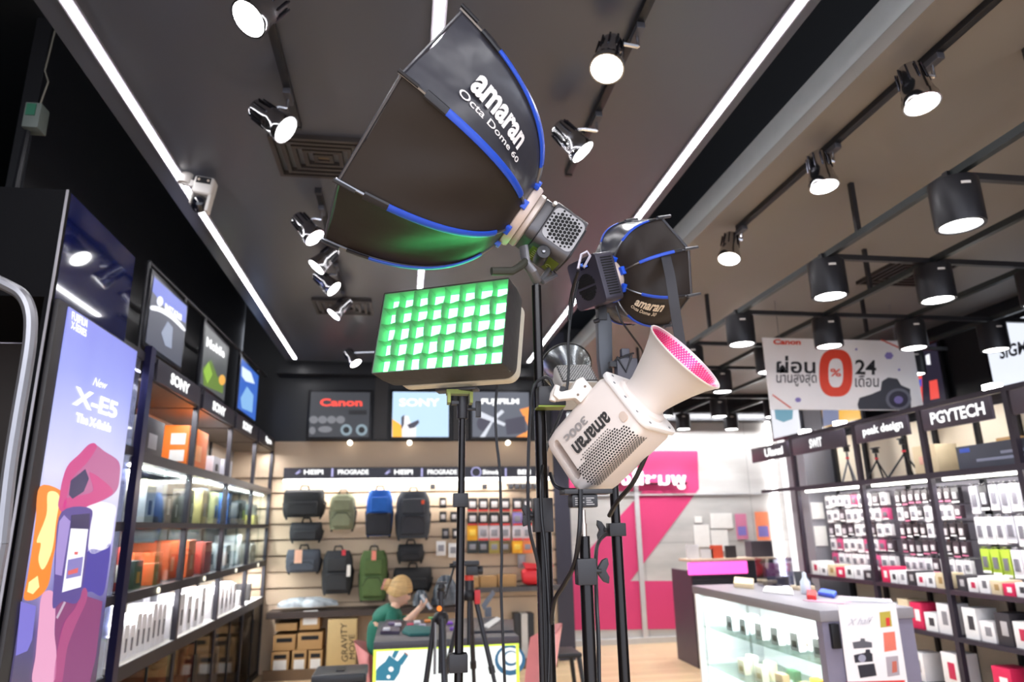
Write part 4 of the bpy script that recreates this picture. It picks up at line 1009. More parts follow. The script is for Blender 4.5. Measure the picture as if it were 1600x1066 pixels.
backpack('backpack', 'plain olive backpack, second from the left in the top row', 514, 772, 556, 828, '7c8066', group=G)
bp, q_ = backpack('backpack', 'bright blue backpack with black lower half in the top row', 571, 766, 614, 838, '1f64c0', col2='22242c', group=G)
MB().box(q_[0] - q_[3] * .48, q_[0] + q_[3] * .48, q_[1] - .028, 8.30, q_[2] + .005, q_[2] + q_[4] * .50).build('black_lower_half', mat('fabric_22242c', '22242c', .75), bp, world=True, bevel=.03, seg=3)
bp, q_ = backpack('backpack', 'large charcoal backpack with a small orange tab, right end of the top row', 618, 768, 672, 842, '3c4048', col2='2e3038', group=G)
MB().box(q_[0] + .09, q_[0] + .125, q_[1] - .045, q_[1] - .02, q_[2] + q_[4] * .72, q_[2] + q_[4] * .80).build('orange_tab', mat('orange_tab', 'e8542c', .5), bp, world=True, bevel=.004)
backpack('camera_bag', 'low black camera bag under the wide one at the left', 452, 816, 504, 846, '26272c', 'box', cat='bag', group=G)
bp, q_ = backpack('messenger_bag', 'charcoal messenger bag with a white and orange paper tag, lower left of the wall', 446, 858, 502, 895, '454a55', 'box', cat='bag', group=G)
MB().box(q_[0] - .08, q_[0] + .0, q_[1] - .042, q_[1] - .0365, q_[2] + .10, q_[2] + .24).build('paper_tag', mat('orange_white_tag', 'e8b49a', .6), bp, world=True)
bp, q_ = backpack('backpack', 'tall black backpack with a red mark and hanging white tag in the lower row', 502, 860, 552, 928, '2c2d31', group=G)
MB().box(q_[0] + .05, q_[0] + .09, q_[1] - .045, q_[1] - .0365, q_[2] + .40, q_[2] + .46).build('red_mark', mat('red_mark', 'c02c38', .5), bp, world=True)
MB().box(q_[0] + .11, q_[0] + .15, q_[1] - .05, q_[1] - .044, q_[2] + .18, q_[2] + .30).build('hang_tag', WHITE, bp, world=True)
bp, q_ = backpack('backpack', 'forest green backpack with a pink tag in the lower row', 560, 860, 606, 938, '4f6638', group=G)
MB().box(q_[0] - .02, q_[0] + .03, q_[1] - .045, q_[1] - .0365, q_[2] + .42, q_[2] + .52).build('pink_tag', mat('pink_tag', 'e88a78', .5), bp, world=True)
backpack('camera_bag', 'small black camera case stacked above the wide black duffel', 621, 850, 662, 878, '1d1d22', 'box', cat='bag', group=G)
backpack('duffel_bag', 'wide black duffel bag behind the seated person', 614, 886, 675, 924, '18181c', 'box', Y=8.25, cat='bag', group=G)
def lumpy(px0, py0, px1, py1, Y, m, name, lab, cat, seed):
    a = onY(px0, py1, Y); c = onY(px1, py0, Y); rr = random.Random(seed)
    cx, cz = (a.x + c.x) / 2, a.z; w_, h_ = (c.x - a.x) / 2, c.z - a.z; ph = [rr.uniform(0, 6) for _ in range(6)]
    def f(u, v):
        th = u * 2 * math.pi; el_ = v * math.pi / 2; k = 1 + .16 * math.sin(5 * th + ph[0]) * math.cos(el_) + .12 * math.sin(9 * th + 6 * v + ph[1]) + .08 * math.sin(17 * th + ph[2] + 9 * v)
        return Vector((cx + w_ * k * math.cos(th) * math.cos(el_) ** .5, Y + .13 * k * math.sin(th) * math.cos(el_) ** .5, cz + h_ * math.sin(el_) * (1 + .10 * math.sin(7 * th + ph[3]))))
    b = MB().grid(f, 40, 8, 0); return single(b, name, m, lab, cat, loc=(cx, Y, cz), smooth=1.0)
PLA = mat('crinkled_clear_wrap', 'a9b0b6', .15, var=.4, scale=18, bump=1.0)
PLD = mat('crinkled_grey_wrap', '5f6670', .2, var=.4, scale=16, bump=1.0)
lumpy(434, 933, 522, 949, 8.2, PLA, 'wrapped_bag', 'crumpled clear plastic wrapped bag on the left end of the dark ledge', 'plastic bag', 3)
lumpy(646, 924, 668, 946, 8.06, PLD, 'wrapped_bag', 'crumpled dark plastic wrapped bag beside the seated person', 'plastic bag', 4)
lumpy(678, 902, 714, 945, 8.13, PLD, 'wrapped_bag', 'large grey plastic wrapped bag on the ledge left of the tripods', 'plastic bag', 5)

# ---- cartons at the left of the floor
CARD = mat('brown_cardboard', 'b08a5c', .7, var=.08, scale=6)
LABELW = mat('white_paper_label', 'e2e0de', .6)
def carton(lab, px0, py0, px1, py1, Y, tape=False, lbl=False, d=.3, m=CARD, base=None):
    a = onY(px0, py1, Y); c = onY(px1, py0, Y); z0 = max(0.001, a.z) if base is None else base
    t = thing('cardboard_box', lab, 'cardboard box', ((a.x + c.x) / 2, Y, z0))
    MB().box(a.x, c.x, Y, Y + d, z0, c.z).build('carton', m, t, world=True, bevel=.004)
    if tape: MB().box(a.x + .15 * (c.x - a.x), a.x + .85 * (c.x - a.x), Y - .003, Y - .0005, c.z - .07, c.z - .03).build('black_label', BLK, t, world=True)
    if lbl: MB().box(a.x + .15 * (c.x - a.x), c.x - .12 * (c.x - a.x), Y - .003, Y - .0005, z0 + .05, z0 + .19).build('shipping_label', LABELW, t, world=True)
    return t, c.z
carton('small brown carton with a white label, leftmost of the bottom row of cartons', 421, 1018, 452, 1064, 8.06, True, True)
carton('small brown carton with a white label, second in the bottom row of cartons', 454, 1016, 479, 1064, 8.06, True, True)
carton('small brown carton with a white label, right end of the bottom row of cartons', 480, 1016, 504, 1064, 8.06, True, True)
zb2 = onY(480, 1016, 8.06).z + .003
carton('brown carton with a black strip, left one in the second row of cartons', 426, 992, 462, 1015, 8.06, True, base=zb2)
carton('brown carton with a black strip, right one in the second row of cartons', 464, 988, 504, 1015, 8.06, True, base=zb2)
zb3 = onY(440, 988, 8.06).z + .01
carton('flat pale brown carton on top of the left carton stack', 430, 974, 464, 989, 8.06, base=zb3)
carton('brown carton with a white label under the dark ledge', 468, 960, 500, 985, 8.06, False, True, base=zb3 + .003)
t, zt_ = carton('tall beige carton lettered in black leaning at the right of the carton stack', 509, 967, 558, 1046, 8.0, m=mat('beige_carton', 'c3a878', .7), d=.12)
f8 = lambda x, y: onY(x, y, 7.998)
for s_, a, b_, c in (('GRAVITY', (544, 1034), (542, 974), (534, 1034)), ('MOVE', (555, 1030), (554, 992), (546, 1030))):
    textpx(s_, a, b_, c, f8, BLK, t, depth=.002)
c = onY(530, 1052, 6.0); hC = onY(530, 1054, 5.4).z
t = thing('equipment_case', 'black hard plastic equipment case at the bottom edge in front of the cartons', 'case', (c.x, 6.0, 0))
a = onY(489, 1046, 5.4); b_ = onY(570, 1046, 5.4)
MB().box(a.x, b_.x, 5.4, 5.75, .02, hC - .06).build('case_body', mat('black_hard_plastic', '202228', .4), t, world=True, bevel=.02)
MB().box(a.x - .01, b_.x + .01, 5.39, 5.76, hC - .06, hC).build('case_lid', mat('black_hard_plastic_lid', '2c2e35', .35), t, world=True, bevel=.02, seg=3)
MB().box((a.x + b_.x) / 2 - .03, (a.x + b_.x) / 2 + .03, 5.50, 5.60, hC, hC + .01).build('lid_latch', BLK, t, world=True, bevel=.003)
MB().cyl((a.x + .04, 5.42, 0), (a.x + .04, 5.42, .02), .02).cyl((b_.x - .04, 5.42, 0), (b_.x - .04, 5.42, .02), .02).cyl((b_.x - .04, 5.7, 0), (b_.x - .04, 5.7, .02), .02).cyl((a.x + .04, 5.7, 0), (a.x + .04, 5.7, .02), .02).build('feet', BLK, t, world=True)

# ---- accessory packs on hooks
def packs(rows, Y, group, cat='accessory pack', kinds=None):
    cache = {}
    for lab, px, py, w_, h_, col, foot in rows:
        key = (w_, h_, col, foot)
        c = onY(px, py, Y)
        if key not in cache:
            b = MB(); b.box(-w_ / 2, w_ / 2, -.02, .012, -h_, 0, 0)
            b.box(-w_ * .32, w_ * .32, -.034, -.0201, -h_ * .72, -h_ * .25, 2)
            if foot: b.box(-w_ / 2, w_ / 2, -.024, -.0201, -h_, -h_ * .84, 1)
            b.box(-.008, .008, .012, 8.40 - Y - .0, -.02, -.012, 3)
            cache[key] = b.mesh('accessory_pack', [mat('pack_' + col, col, .5), mat('price_' + (foot or 'e23c3c'), foot or 'e23c3c', .5), mat('pack_window_' + col, {'1f1d20': 'd8d4d6', 'f0b018': 'f8d040'}.get(col, '8a8890'), .3), STEEL], .003)
        o = bpy.data.objects.new('accessory_pack', cache[key]); COL.objects.link(o); o.location = (c.x, Y, c.z + h_ / 2); RM[o.name] = Matrix.Translation(o.location)
        meta(o, lab, cat, group)
rows = []
xs = [738, 755, 772, 789, 808, 824]
for i, x in enumerate(xs):
    rows.append((f'black and white pack with red price strip, {ORD[i]} from the left in the top row', x, 789, .115, .155, '1f1d20', 'e8403c'))
    rows.append((f'black pack over a red price strip, {ORD[i]} from the left in the second row', x, 811, .115, .15, '1f1d20' if i != 4 else '8f7fc0', 'e8403c'))
    rows.append((('yellow' if i == 0 else 'white') + f' pack, {ORD[i]} from the left in the third row of the slat wall grid', x, 833, .12, .17, 'f0b018' if i == 0 else 'dcd4da', None if i == 0 else 'e8403c'))
    rows.append((['dark', 'dark', 'pale yellow', 'dark yellow', 'bright yellow', 'orange'][i] + f' pack, {ORD[i]} from the left in the bottom row of the slat wall grid', x, 855, .12, .14, ['2c3436', '2c3436', 'a89a50', '6b5a38', 'f0b018', 'ee8a50'][i], None))
for i, (x, y, c) in enumerate(((692, 786, '1f1d20'), (692, 808, '1f1d20'), (709, 808, '1f1d20'), (696, 834, '23232a'), (712, 834, '1f1d20'), (689, 857, 'e8e6e6'), (708, 860, 'e8e6e6'))):
    rows.append((f'{"white" if c[0] == "e" else "small black"} pack hanging left of the green light\'s stand, {ORD[i]} counting down', x, y, .08 if i < 5 else .11, .12 if i < 5 else .16, c, None))
rows.append(('small grey bottle-shaped pack hanging alone above the red roll', 815, 877, .09, .15, '8a888c', None))
packs(rows, 8.30, 'packs hanging on the slat wall')
for x, lab in ((676, 'above the small packs'), (757, 'left of the rail of dark clips')):
    c = onY(x, 761, 8.3); single(MB().box(c.x - .03, c.x + .03, 8.28, 8.3, c.z - .03, c.z + .03).cyl((c.x, 8.3, c.z + .02), (c.x, 8.40, c.z + .03), .004, n=6), 'camera_clip', BLK, 'small black clip hanging ' + lab + ' on the slat wall', 'clip')
c = onY(815, 760, 8.3); b = MB()
for k in range(5): b.box(c.x - .16 + k * .075, c.x - .105 + k * .075, 8.27, 8.3, c.z - .035, c.z + .03)
b.box(c.x - .17, c.x + .25, 8.3, 8.40, c.z + .02, c.z + .035)
single(b, 'clip_rail', BLK, 'rail of dark clips under the name board near the tallest stand', 'clip rail')
# shelf with cartons, red roll, white binders
a = onY(746, 917, 8.2); b_ = onY(858, 917, 8.2)
struct(MB().box(a.x, 1.79, 8.12, 8.39, a.z - .06, a.z - .01).build('trim_8', mat('dark_grey_shelf', '4a484c', .5)))
zs = a.z - .009
for i, (p0, p1, py, lab) in enumerate(((736, 748, 903, 'leftmost'), (750, 776, 901, 'middle'), (778, 806, 899, 'right'))):
    a = onY(p0, py, 8.2); b_ = onY(p1, py, 8.2); box_item('cardboard_box', f'low cardboard box on the slat wall shelf, {lab} of the three', 'cardboard box', a.x, b_.x, 8.17, 8.36, zs, a.z, CARD)
a = onY(816, 905, 8.22); b_ = onY(870, 905, 8.22)
t = thing('fabric_roll', 'bright red rolled fabric bag lying on the slat wall shelf', 'fabric roll', ((a.x + 1.7) / 2, 8.22, zs))
RED = mat('red_roll_fabric', 'e0303c', .5)
MB().tube([(a.x, 8.22, zs + .10), (a.x + .06, 8.22, zs + .105), (1.55, 8.22, zs + .105), (1.66, 8.22, zs + .10)], [.07, .10, .10, .08], 20).build('roll', RED, t, world=True)
MB().slab([(a.x, 8.13, zs + .26), (a.x + .03, 8.13, zs + .19), (1.7, 8.13, zs + .20), (1.72, 8.13, zs + .215)], (0, .05, 0)).build('flap', RED, t, world=True)
# lower stock under the shelf at the back
for i, (x, col) in enumerate(((808, '222226'), (819, 'c8c6c4'), (829, '1c1c20'))):
    a = onY(x - 5, 1000, 8.25); b_ = onY(x + 4, 958, 8.25)
    box_item('stock_box', f'narrow {"pale" if i == 1 else "black"} box standing below the slat wall shelf, {["left", "middle", "right"][i]} of three', 'box', a.x, b_.x, 8.2, 8.38, 0.001, b_.z, mat('stock_' + col, col, .5))

# ------------------------------------------------------------------ ILLUMINATED DEMO TABLE
TX0, TX1, TY0, TY1, TZ = -.175, .787, 4.95, 6.0, .78
t = thing('demo_table', 'demo table with grey top and glowing white printed front behind the tripods', 'table', ((TX0 + TX1) / 2, (TY0 + TY1) / 2, 0))
DT = t
MB().box(TX0, TX1, TY0 - .01, TY1, TZ - .045, TZ).build('tabletop', mat('dark_grey_laminate', '4b4a52', .35), t, world=True, bevel=.003)
MB().box(TX0 + .012, TX1 - .012, TY0 + .02, TY1 - .02, .02, TZ - .046).build('lightbox_body', mat('lightbox_metal', 'cfd0d2', .4), t, world=True)
fp = MB().box(TX0 + .02, TX1 - .02, TY0 + .012, TY0 + .0199, .05, TZ - .05).build('lit_front', emit('lit_white_front', (.96, 1.0, .98), 1.25), t, world=True)
E_Y = emit('lime_edge_glow', (.75, 1.0, .08), 1.3)
for a in ((TX0, TX0 + .02, .03, TZ - .046), (TX1 - .02, TX1, .03, TZ - .046), (TX0 + .02, TX1 - .02, TZ - .058, TZ - .046)):
    MB().box(a[0], a[1], TY0 + .004, TY0 + .019, a[2], a[3]).build('lime_edge', E_Y, t, world=True)
YF = TY0 + .0105
def art2(name, polys, m): 
    b = MB()
    for p in polys: b.slab([onY(x, y, YF) for x, y in p], (0, .0012, 0))
    return b.build(name, m, t, world=True, smooth=0)
art2('teal_product_print', [[(582, 1064), (586, 1050), (592, 1042), (602, 1034), (608, 1024), (616, 1030), (627, 1038), (624, 1052), (616, 1064)], [(612, 1026), (620, 1009), (626, 1013), (617, 1030)], [(621, 1034), (633, 1020), (638, 1025), (628, 1040)]], emit('teal_print', '2486a4', .9))
art2('orange_print_tips', [[(620, 1008), (626, 1011), (625, 1013), (619, 1010)], [(632, 1019), (638, 1023), (637, 1025), (631, 1021)]], emit('orange_print', 'd0764e', .9))
YF -= .0015
art2('white_print_dots', [ell(611, 1046, 4, 4), ell(607, 1058, 3, 3)], emit('white_print', 'f4f8f8', 1.2))
YF += .0015
art2('blue_swirl_print', [ell(797, 1032, 24, 24)], emit('blue_swirl', '2a7098', .9)); YF -= .0015
art2('white_swirl_ring', [ell(797, 1030, 19, 18)], emit('white_print', 'f4f8f8', 1.2)); YF -= .0015
art2('blue_swirl_ring', [ell(798, 1029, 13, 12)], emit('blue_swirl', '2a7098', .9)); YF -= .0015
art2('white_swirl_core', [ell(799, 1028, 10, 9)], emit('white_print', 'f4f8f8', 1.2)); YF += .006
# things on the table
def onT(px, py): return onZ(px, py, TZ)
def quad_item(name, lab, cat, pts, h, m, z=TZ, bevel=.002, group=None):
    P_ = [onZ(x, y, z) for x, y in pts]; b = MB(); b.slab(P_, (0, 0, h)); return single(b, name, m, lab, cat, group, bevel=bevel, loc=(sum(p.x for p in P_) / len(P_), sum(p.y for p in P_) / len(P_), z))
quad_item('leaflet_tray', 'dark tray of small printed packs on the left of the demo table', 'tray', [(594, 991), (603, 973), (628, 973), (624, 991)], .02, mat('plum_tray', '463c50', .4))
rr = random.Random(5)
for k, (x, y, col, nm) in enumerate(((604, 985, 'd8d4dc', 'white'), (612, 976, '7a6a8c', 'violet'), (622, 978, 'd4d0d8', 'pale'), (641, 978, 'd0305c', 'crimson'), (652, 974, 'e4e0e6', 'white'), (660, 979, 'b8b0c8', 'grey'), (668, 972, 'e0842c', 'orange'), (674, 968, '3c9c4c', 'green'), (702, 975, '8c50c8', 'purple'), (708, 984, '7a48b4', 'purple'), (650, 986, '3a3440', 'black'))):
    zz = TZ + .001 if x > 636 else TZ + .021
    p = onZ(x, y, zz); box_item('small_pack', f'small {nm} pack on the demo table, {ORD[k]} counting from the left', 'small pack', p.x - .025, p.x + .025, p.y - .04, p.y + .04, zz, zz + .016, mat('pk_' + col, col, .4), group='small packs on the demo table')
lumpy2 = [(628, 990), (634, 982), (650, 981), (676, 984), (680, 989), (670, 994), (640, 995)]
quad_item('folded_cloth', 'folded dark teal cloth on the front edge of the demo table', 'cloth', lumpy2, .02, mat('teal_cloth', '2f6664', .8, bump=.4), bevel=.008)
t_ = quad_item('laptop_tray', 'dark flat tray on the right end of the demo table', 'tray', [(740, 990), (752, 972), (802, 971), (803, 988)], .015, mat('charcoal_tray', '35343c', .4))
quad_item('printed_brochure', 'white brochure lying across the tray on the right of the demo table', 'brochure', [(752, 980), (776, 965), (784, 968), (764, 982)], .006, LABELW, z=TZ + .016)
a = onZ(760, 962, TZ); single(MB().slab([onY(752, 946, a.y - .1), onY(770, 922, a.y - .1), onY(774, 928, a.y - .1), onY(756, 954, a.y - .1)], (0, .012, 0)).box(a.x - .02, a.x + .03, a.y - .1, a.y - .04, TZ, onY(755, 950, a.y - .1).z), 'tablet_stand', mat('slate_tablet', '6a6e7a', .3), 'grey tablet tilted on its stand on the demo table', 'tablet')
# ------------------------------------------------------------------ LEFT: lightbox totem, glossy portal, shelf wall
XT = -1.30
GLOSS = mat('glossy_navy_glass', '141f5c', .06, coat=1.0, var=.02)
a = onX(108, 297, -1.32); b_ = onX(213, 400, -1.32)
struct(MB().box(-4.0, -1.345, a.y, b_.y, 2.36, a.z).box(-1.345, -1.3236, a.y, a.y + .029, 0, a.z).build('wall_portal', mat('black_portal_face', '08080c', .7, spec=.15)))
struct(MB().box(-1.3449, -1.3235, a.y + .03, b_.y, .0, a.z).build('wall_portal_side', GLOSS))
struct(MB().box(-1.328, -1.319, a.y - .004, a.y, .0, a.z).build('trim_9', mat('silver_edge_trim', 'a8a4a8', .3, .6)))
struct(MB().box(-4.0, -2.4, 2.72, 3.2, 2.0, 2.34).build('trim_10', BLK))
# totem
pa = onX(88, 472, XT); pb = onX(107, 472, XT); pc = onX(213, 545, XT)
ty0, ty1, tz1 = pa.y + .02, pc.y, 2.36
t = thing('lightbox_totem', 'tall glowing lilac advertising lightbox with hands holding a camera, at the left edge', 'lightbox', (XT, ty0, 0))
MB().box(XT - .018, XT, ty0, ty1 + .02, 0.0, tz1).build('frame', mat('charcoal_totem_frame', '2f2c2e', .45), t, world=True, bevel=.002)
TM = bpy.data.materials.new('lit_print_background'); TM.use_nodes = True; MATS['tm'] = TM
nt = TM.node_tree; bs = nt.nodes['Principled BSDF']; bs.inputs['Base Color'].default_value = (.05, .05, .06, 1); bs.inputs['Roughness'].default_value = .3
tc = nt.nodes.new('ShaderNodeTexCoord'); sp_ = nt.nodes.new('ShaderNodeSeparateXYZ'); nt.links.new(tc.outputs['Generated'], sp_.inputs[0])
cr = nt.nodes.new('ShaderNodeValToRGB'); el = cr.color_ramp.elements
el[0].position = 0.0; el[0].color = lin('5a4060'); el[1].position = 1.0; el[1].color = lin('8f95f0')
for p_, c_ in ((.35, '54304c'), (.44, '463c66'), (.50, '4a4484'), (.62, 'b8b4f0'), (.72, 'dcdcff'), (.80, 'c8ccff'), (.90, 'a4acfa')): e_ = el.new(p_); e_.color = lin(c_)
nz = nt.nodes.new('ShaderNodeTexNoise'); nz.inputs['Scale'].default_value = 2.2; ad = nt.nodes.new('ShaderNodeMath'); ad.operation = 'MULTIPLY_ADD'; ad.inputs[1].default_value = .10
nt.links.new(tc.outputs['Generated'], nz.inputs['Vector'])
nt.links.new(nz.outputs['Fac'], ad.inputs[0]); su = nt.nodes.new('ShaderNodeMath'); su.operation = 'SUBTRACT'; su.inputs[1].default_value = .05
nt.links.new(sp_.outputs['Z'], su.inputs[0]); nt.links.new(su.outputs[0], ad.inputs[2]); nt.links.new(ad.outputs[0], cr.inputs[0])
nt.links.new(cr.outputs[0], bs.inputs['Emission Color']); bs.inputs['Emission Strength'].default_value = .60
XP = XT + .006
MB().box(XT + .0005, XP, pb.y, ty1, .06, tz1 - .01).build('printed_screen', TM, t, world=True)
def spline(p, n=5):
    out = []; L = len(p)
    for i in range(L):
        a, b_, c, d = p[i - 1], p[i], p[(i + 1) % L], p[(i + 2) % L]
        for k in range(n):
            u = k / n; out.append(tuple(.5 * (2 * b_[j] + (c[j] - a[j]) * u + (2 * a[j] - 5 * b_[j] + 4 * c[j] - d[j]) * u * u + (3 * b_[j] - a[j] - 3 * c[j] + d[j]) * u ** 3) for j in (0, 1)))
    return out
def artX(name, polys, m, off, X=XP, parent=None, sgn=1):
    b = MB()
    for p in polys:
        if len(p) > 6 and name not in ('printed_camera_dark', 'printed_screen_light'): p = spline(p)
        b.slab([onX(x, y, X + off * sgn) for x, y in p], (.0005 * sgn, 0, 0))
    return b.build(name, m, parent or t, world=True, smooth=0)
Z1 = lambda pts: [(x / 3.977, 532 + y / 3.977) for x, y in pts]
Z5 = lambda pts: [(x / 4, 800 + y / 4) for x, y in pts]
def pe(k, c, s=1.0): return emit('print_' + k, c, s)
artX('printed_white_glow', [Z5([(560, -60), (715, -40), (712, 60), (690, 200), (640, 240), (560, 250), (545, 60)])], pe('glow', 'f6f2ff', 1.1), .001)
artX('printed_indigo_shape', [Z5([(548, 250), (640, 240), (690, 200), (672, 380), (640, 520), (575, 500), (518, 480)])], pe('indigo', '4c45a8'), .001)
artX('printed_lilac_blob', [Z5([(130, 560), (225, 590), (200, 800), (170, 870), (98, 900)])], pe('lilac', '7f78d8'), .001)
artX('printed_magenta_ground', [Z5([(350, 560), (520, 520), (640, 560), (600, 900), (560, 1066), (330, 1066)])], pe('plum', '8c4078'), .0008)
artX('printed_orange_glow', [Z5([(250, -160), (395, -120), (400, 0), (360, 160), (330, 300), (300, 460), (230, 540), (150, 545), (170, 420), (200, 230), (222, 60)])], pe('orange', 'f48a2c', 1.1), .0015)
artX('printed_flame_cores', [Z5([(300, -120), (370, -100), (350, 60), (325, 240), (270, 360), (240, 300), (255, 200), (230, 180), (290, 20)]), Z5([(180, 440), (235, 400), (245, 470), (205, 515), (170, 500)])], pe('flame', 'ffe49a', 1.25), .0022)
artX('printed_hand', [Z1([(568, 640), (650, 690), (738, 755), (742, 860), (722, 935), (660, 985), (560, 1025), (450, 1066), (365, 1040), (372, 960), (385, 880), (420, 780), (490, 710)])], pe('hand', 'c06a9c'), .003)
artX('printed_fingers', [Z1([(568, 640), (600, 665), (540, 760), (470, 830), (430, 900), (400, 1060), (365, 1040), (372, 960), (385, 880), (420, 780), (490, 710)]), Z1([(560, 820), (580, 930), (520, 960), (420, 980), (395, 1020), (400, 1066), (450, 1066), (560, 1025), (640, 990), (700, 930)])], pe('fingers', 'd2468c'), .0036)
artX('printed_camera_top', [Z1([(440, 870), (530, 800), (552, 860), (520, 940), (450, 985), (428, 960)])], pe('camera_dark', '343060'), .0042)
artX('printed_left_arm', [Z5([(262, 520), (330, 500), (345, 620), (340, 760), (352, 900), (330, 1070), (205, 1070), (222, 900), (240, 700)])], pe('arm', 'e8a4c8', 1.05), .003)
artX('printed_right_arm', [Z5([(520, 480), (545, 500), (535, 570), (480, 690), (420, 850), (385, 1070), (335, 1070), (352, 900), (400, 700), (470, 600)])], pe('arm_dark', 'b04c84'), .003)
artX('printed_camera_body', [Z5([(385, 0), (565, -20), (560, 120), (500, 540), (390, 560), (330, 600), (338, 420), (345, 240)])], pe('camera_violet', '5a4c98'), .0044)
artX('printed_camera_edge', [Z5([(400, 20), (440, 60), (385, 400), (345, 390), (350, 240), (370, 60)])], pe('camera_lilac', 'a894d8'), .005)
artX('printed_camera_dark', [Z5([(445, 20), (562, 10), (556, 110), (440, 104)])], pe('camera_dark', '343060'), .0052)
artX('printed_screen_light', [Z5([(443, 104), (550, 108), (505, 470), (388, 503)])], pe('screen_light', 'f6f4ff', 1.15), .0056)
artX('printed_screen_scene', [Z5([(425, 300), (520, 280), (505, 400), (412, 420)])], pe('scene', '8c84c8'), .0062)
artX('printed_screen_marks', [Z5([(425, 370), (488, 350), (485, 380), (425, 395)]), Z5([(466, 250), (488, 250), (484, 268), (464, 268)])], pe('scene_red', 'e86a6a'), .0068)
artX('printed_strap', [Z5([(400, 560), (412, 566), (360, 670), (350, 660)])], pe('strap', 'c8b0c8'), .005)
fX = lambda x, y: onX(x, y, XP + .001)
textpx('X-E5', (112, 632), (181, 655), (117, 603), fX, E_WHITE, t, bold=.03)
textpx('New', (144, 602), (166, 609), (146, 589), fX, E_WHITE, t, bold=.0, shear=.4)
textpx('The X-fields', (117, 659), (172, 676), (119, 644), fX, E_WHITE, t, bold=.05)
textpx('FUJIFILM', (111, 503), (135, 516), (112, 486), fX, E_WHITE, t, bold=.02)
textpx('X-SERIES', (110, 513), (134, 527), (111, 501), fX, E_WHITE, t, bold=.02)
# bent tube frame of the neighbouring shop, ceiling lamps and rails behind it
c = onY(50, 600, 2.55)
pts_ = smooth([onY(x, y, 2.3) for x, y in ((-30, 428), (10, 446), (35, 462), (47, 490), (47, 530), (40, 580), (28, 650), (14, 740), (2, 850))], 5)
t = thing('bent_tube_frame', 'grey bent tube frame beside the lilac lightbox at the left edge', 'metal frame', pts_[-1])
MB().tube(pts_, .020, 10).build('tube', mat('brushed_grey_tube', '9a9aa0', .35, .7), t, world=True)
MB().tube([pts_[-1], Vector((pts_[-1].x - .05, pts_[-1].y, 0))], .02, 10).build('upright', MATS['brushed_grey_tube'], t, world=True)
struct(MB().box(-4.4, -2.05, -1.2, 8.5, 3.0, 3.06).build('ceiling_hall', mat('brown_hall_ceiling', '4a403c', .6)))
# side shop behind the totem
single(MB().box(-3.4, -2.3, 5.6, 6.2, .001, 1.35).box(-3.4, -2.3, 5.55, 6.2, 1.3501, 1.42, 1), 'hall_cabinet', [mat('black_speckled_cabinet', '1a1a1c', .5, var=.6, scale=40), mat('tan_counter', 'a8805c', .5)], 'dark cabinet with a tan top seen past the left edge of the lilac lightbox', 'cabinet')
for k in range(3): struct(MB().box(-4.3, -2.2, 3.4 + k * .9, 3.45 + k * .9, 2.3 - k * .1, 2.36 - k * .1).build(f'trim_{11 + k}', BLK))
single(MB().box(-3.2, -2.6, 4.6, 4.7, 2.97, 2.995), 'hall_ceiling_lamp', emit('warm_hall_lamp', 'ffe8c8', 5), 'small lit lamp strip on the hall ceiling at the left edge', 'ceiling lamp')

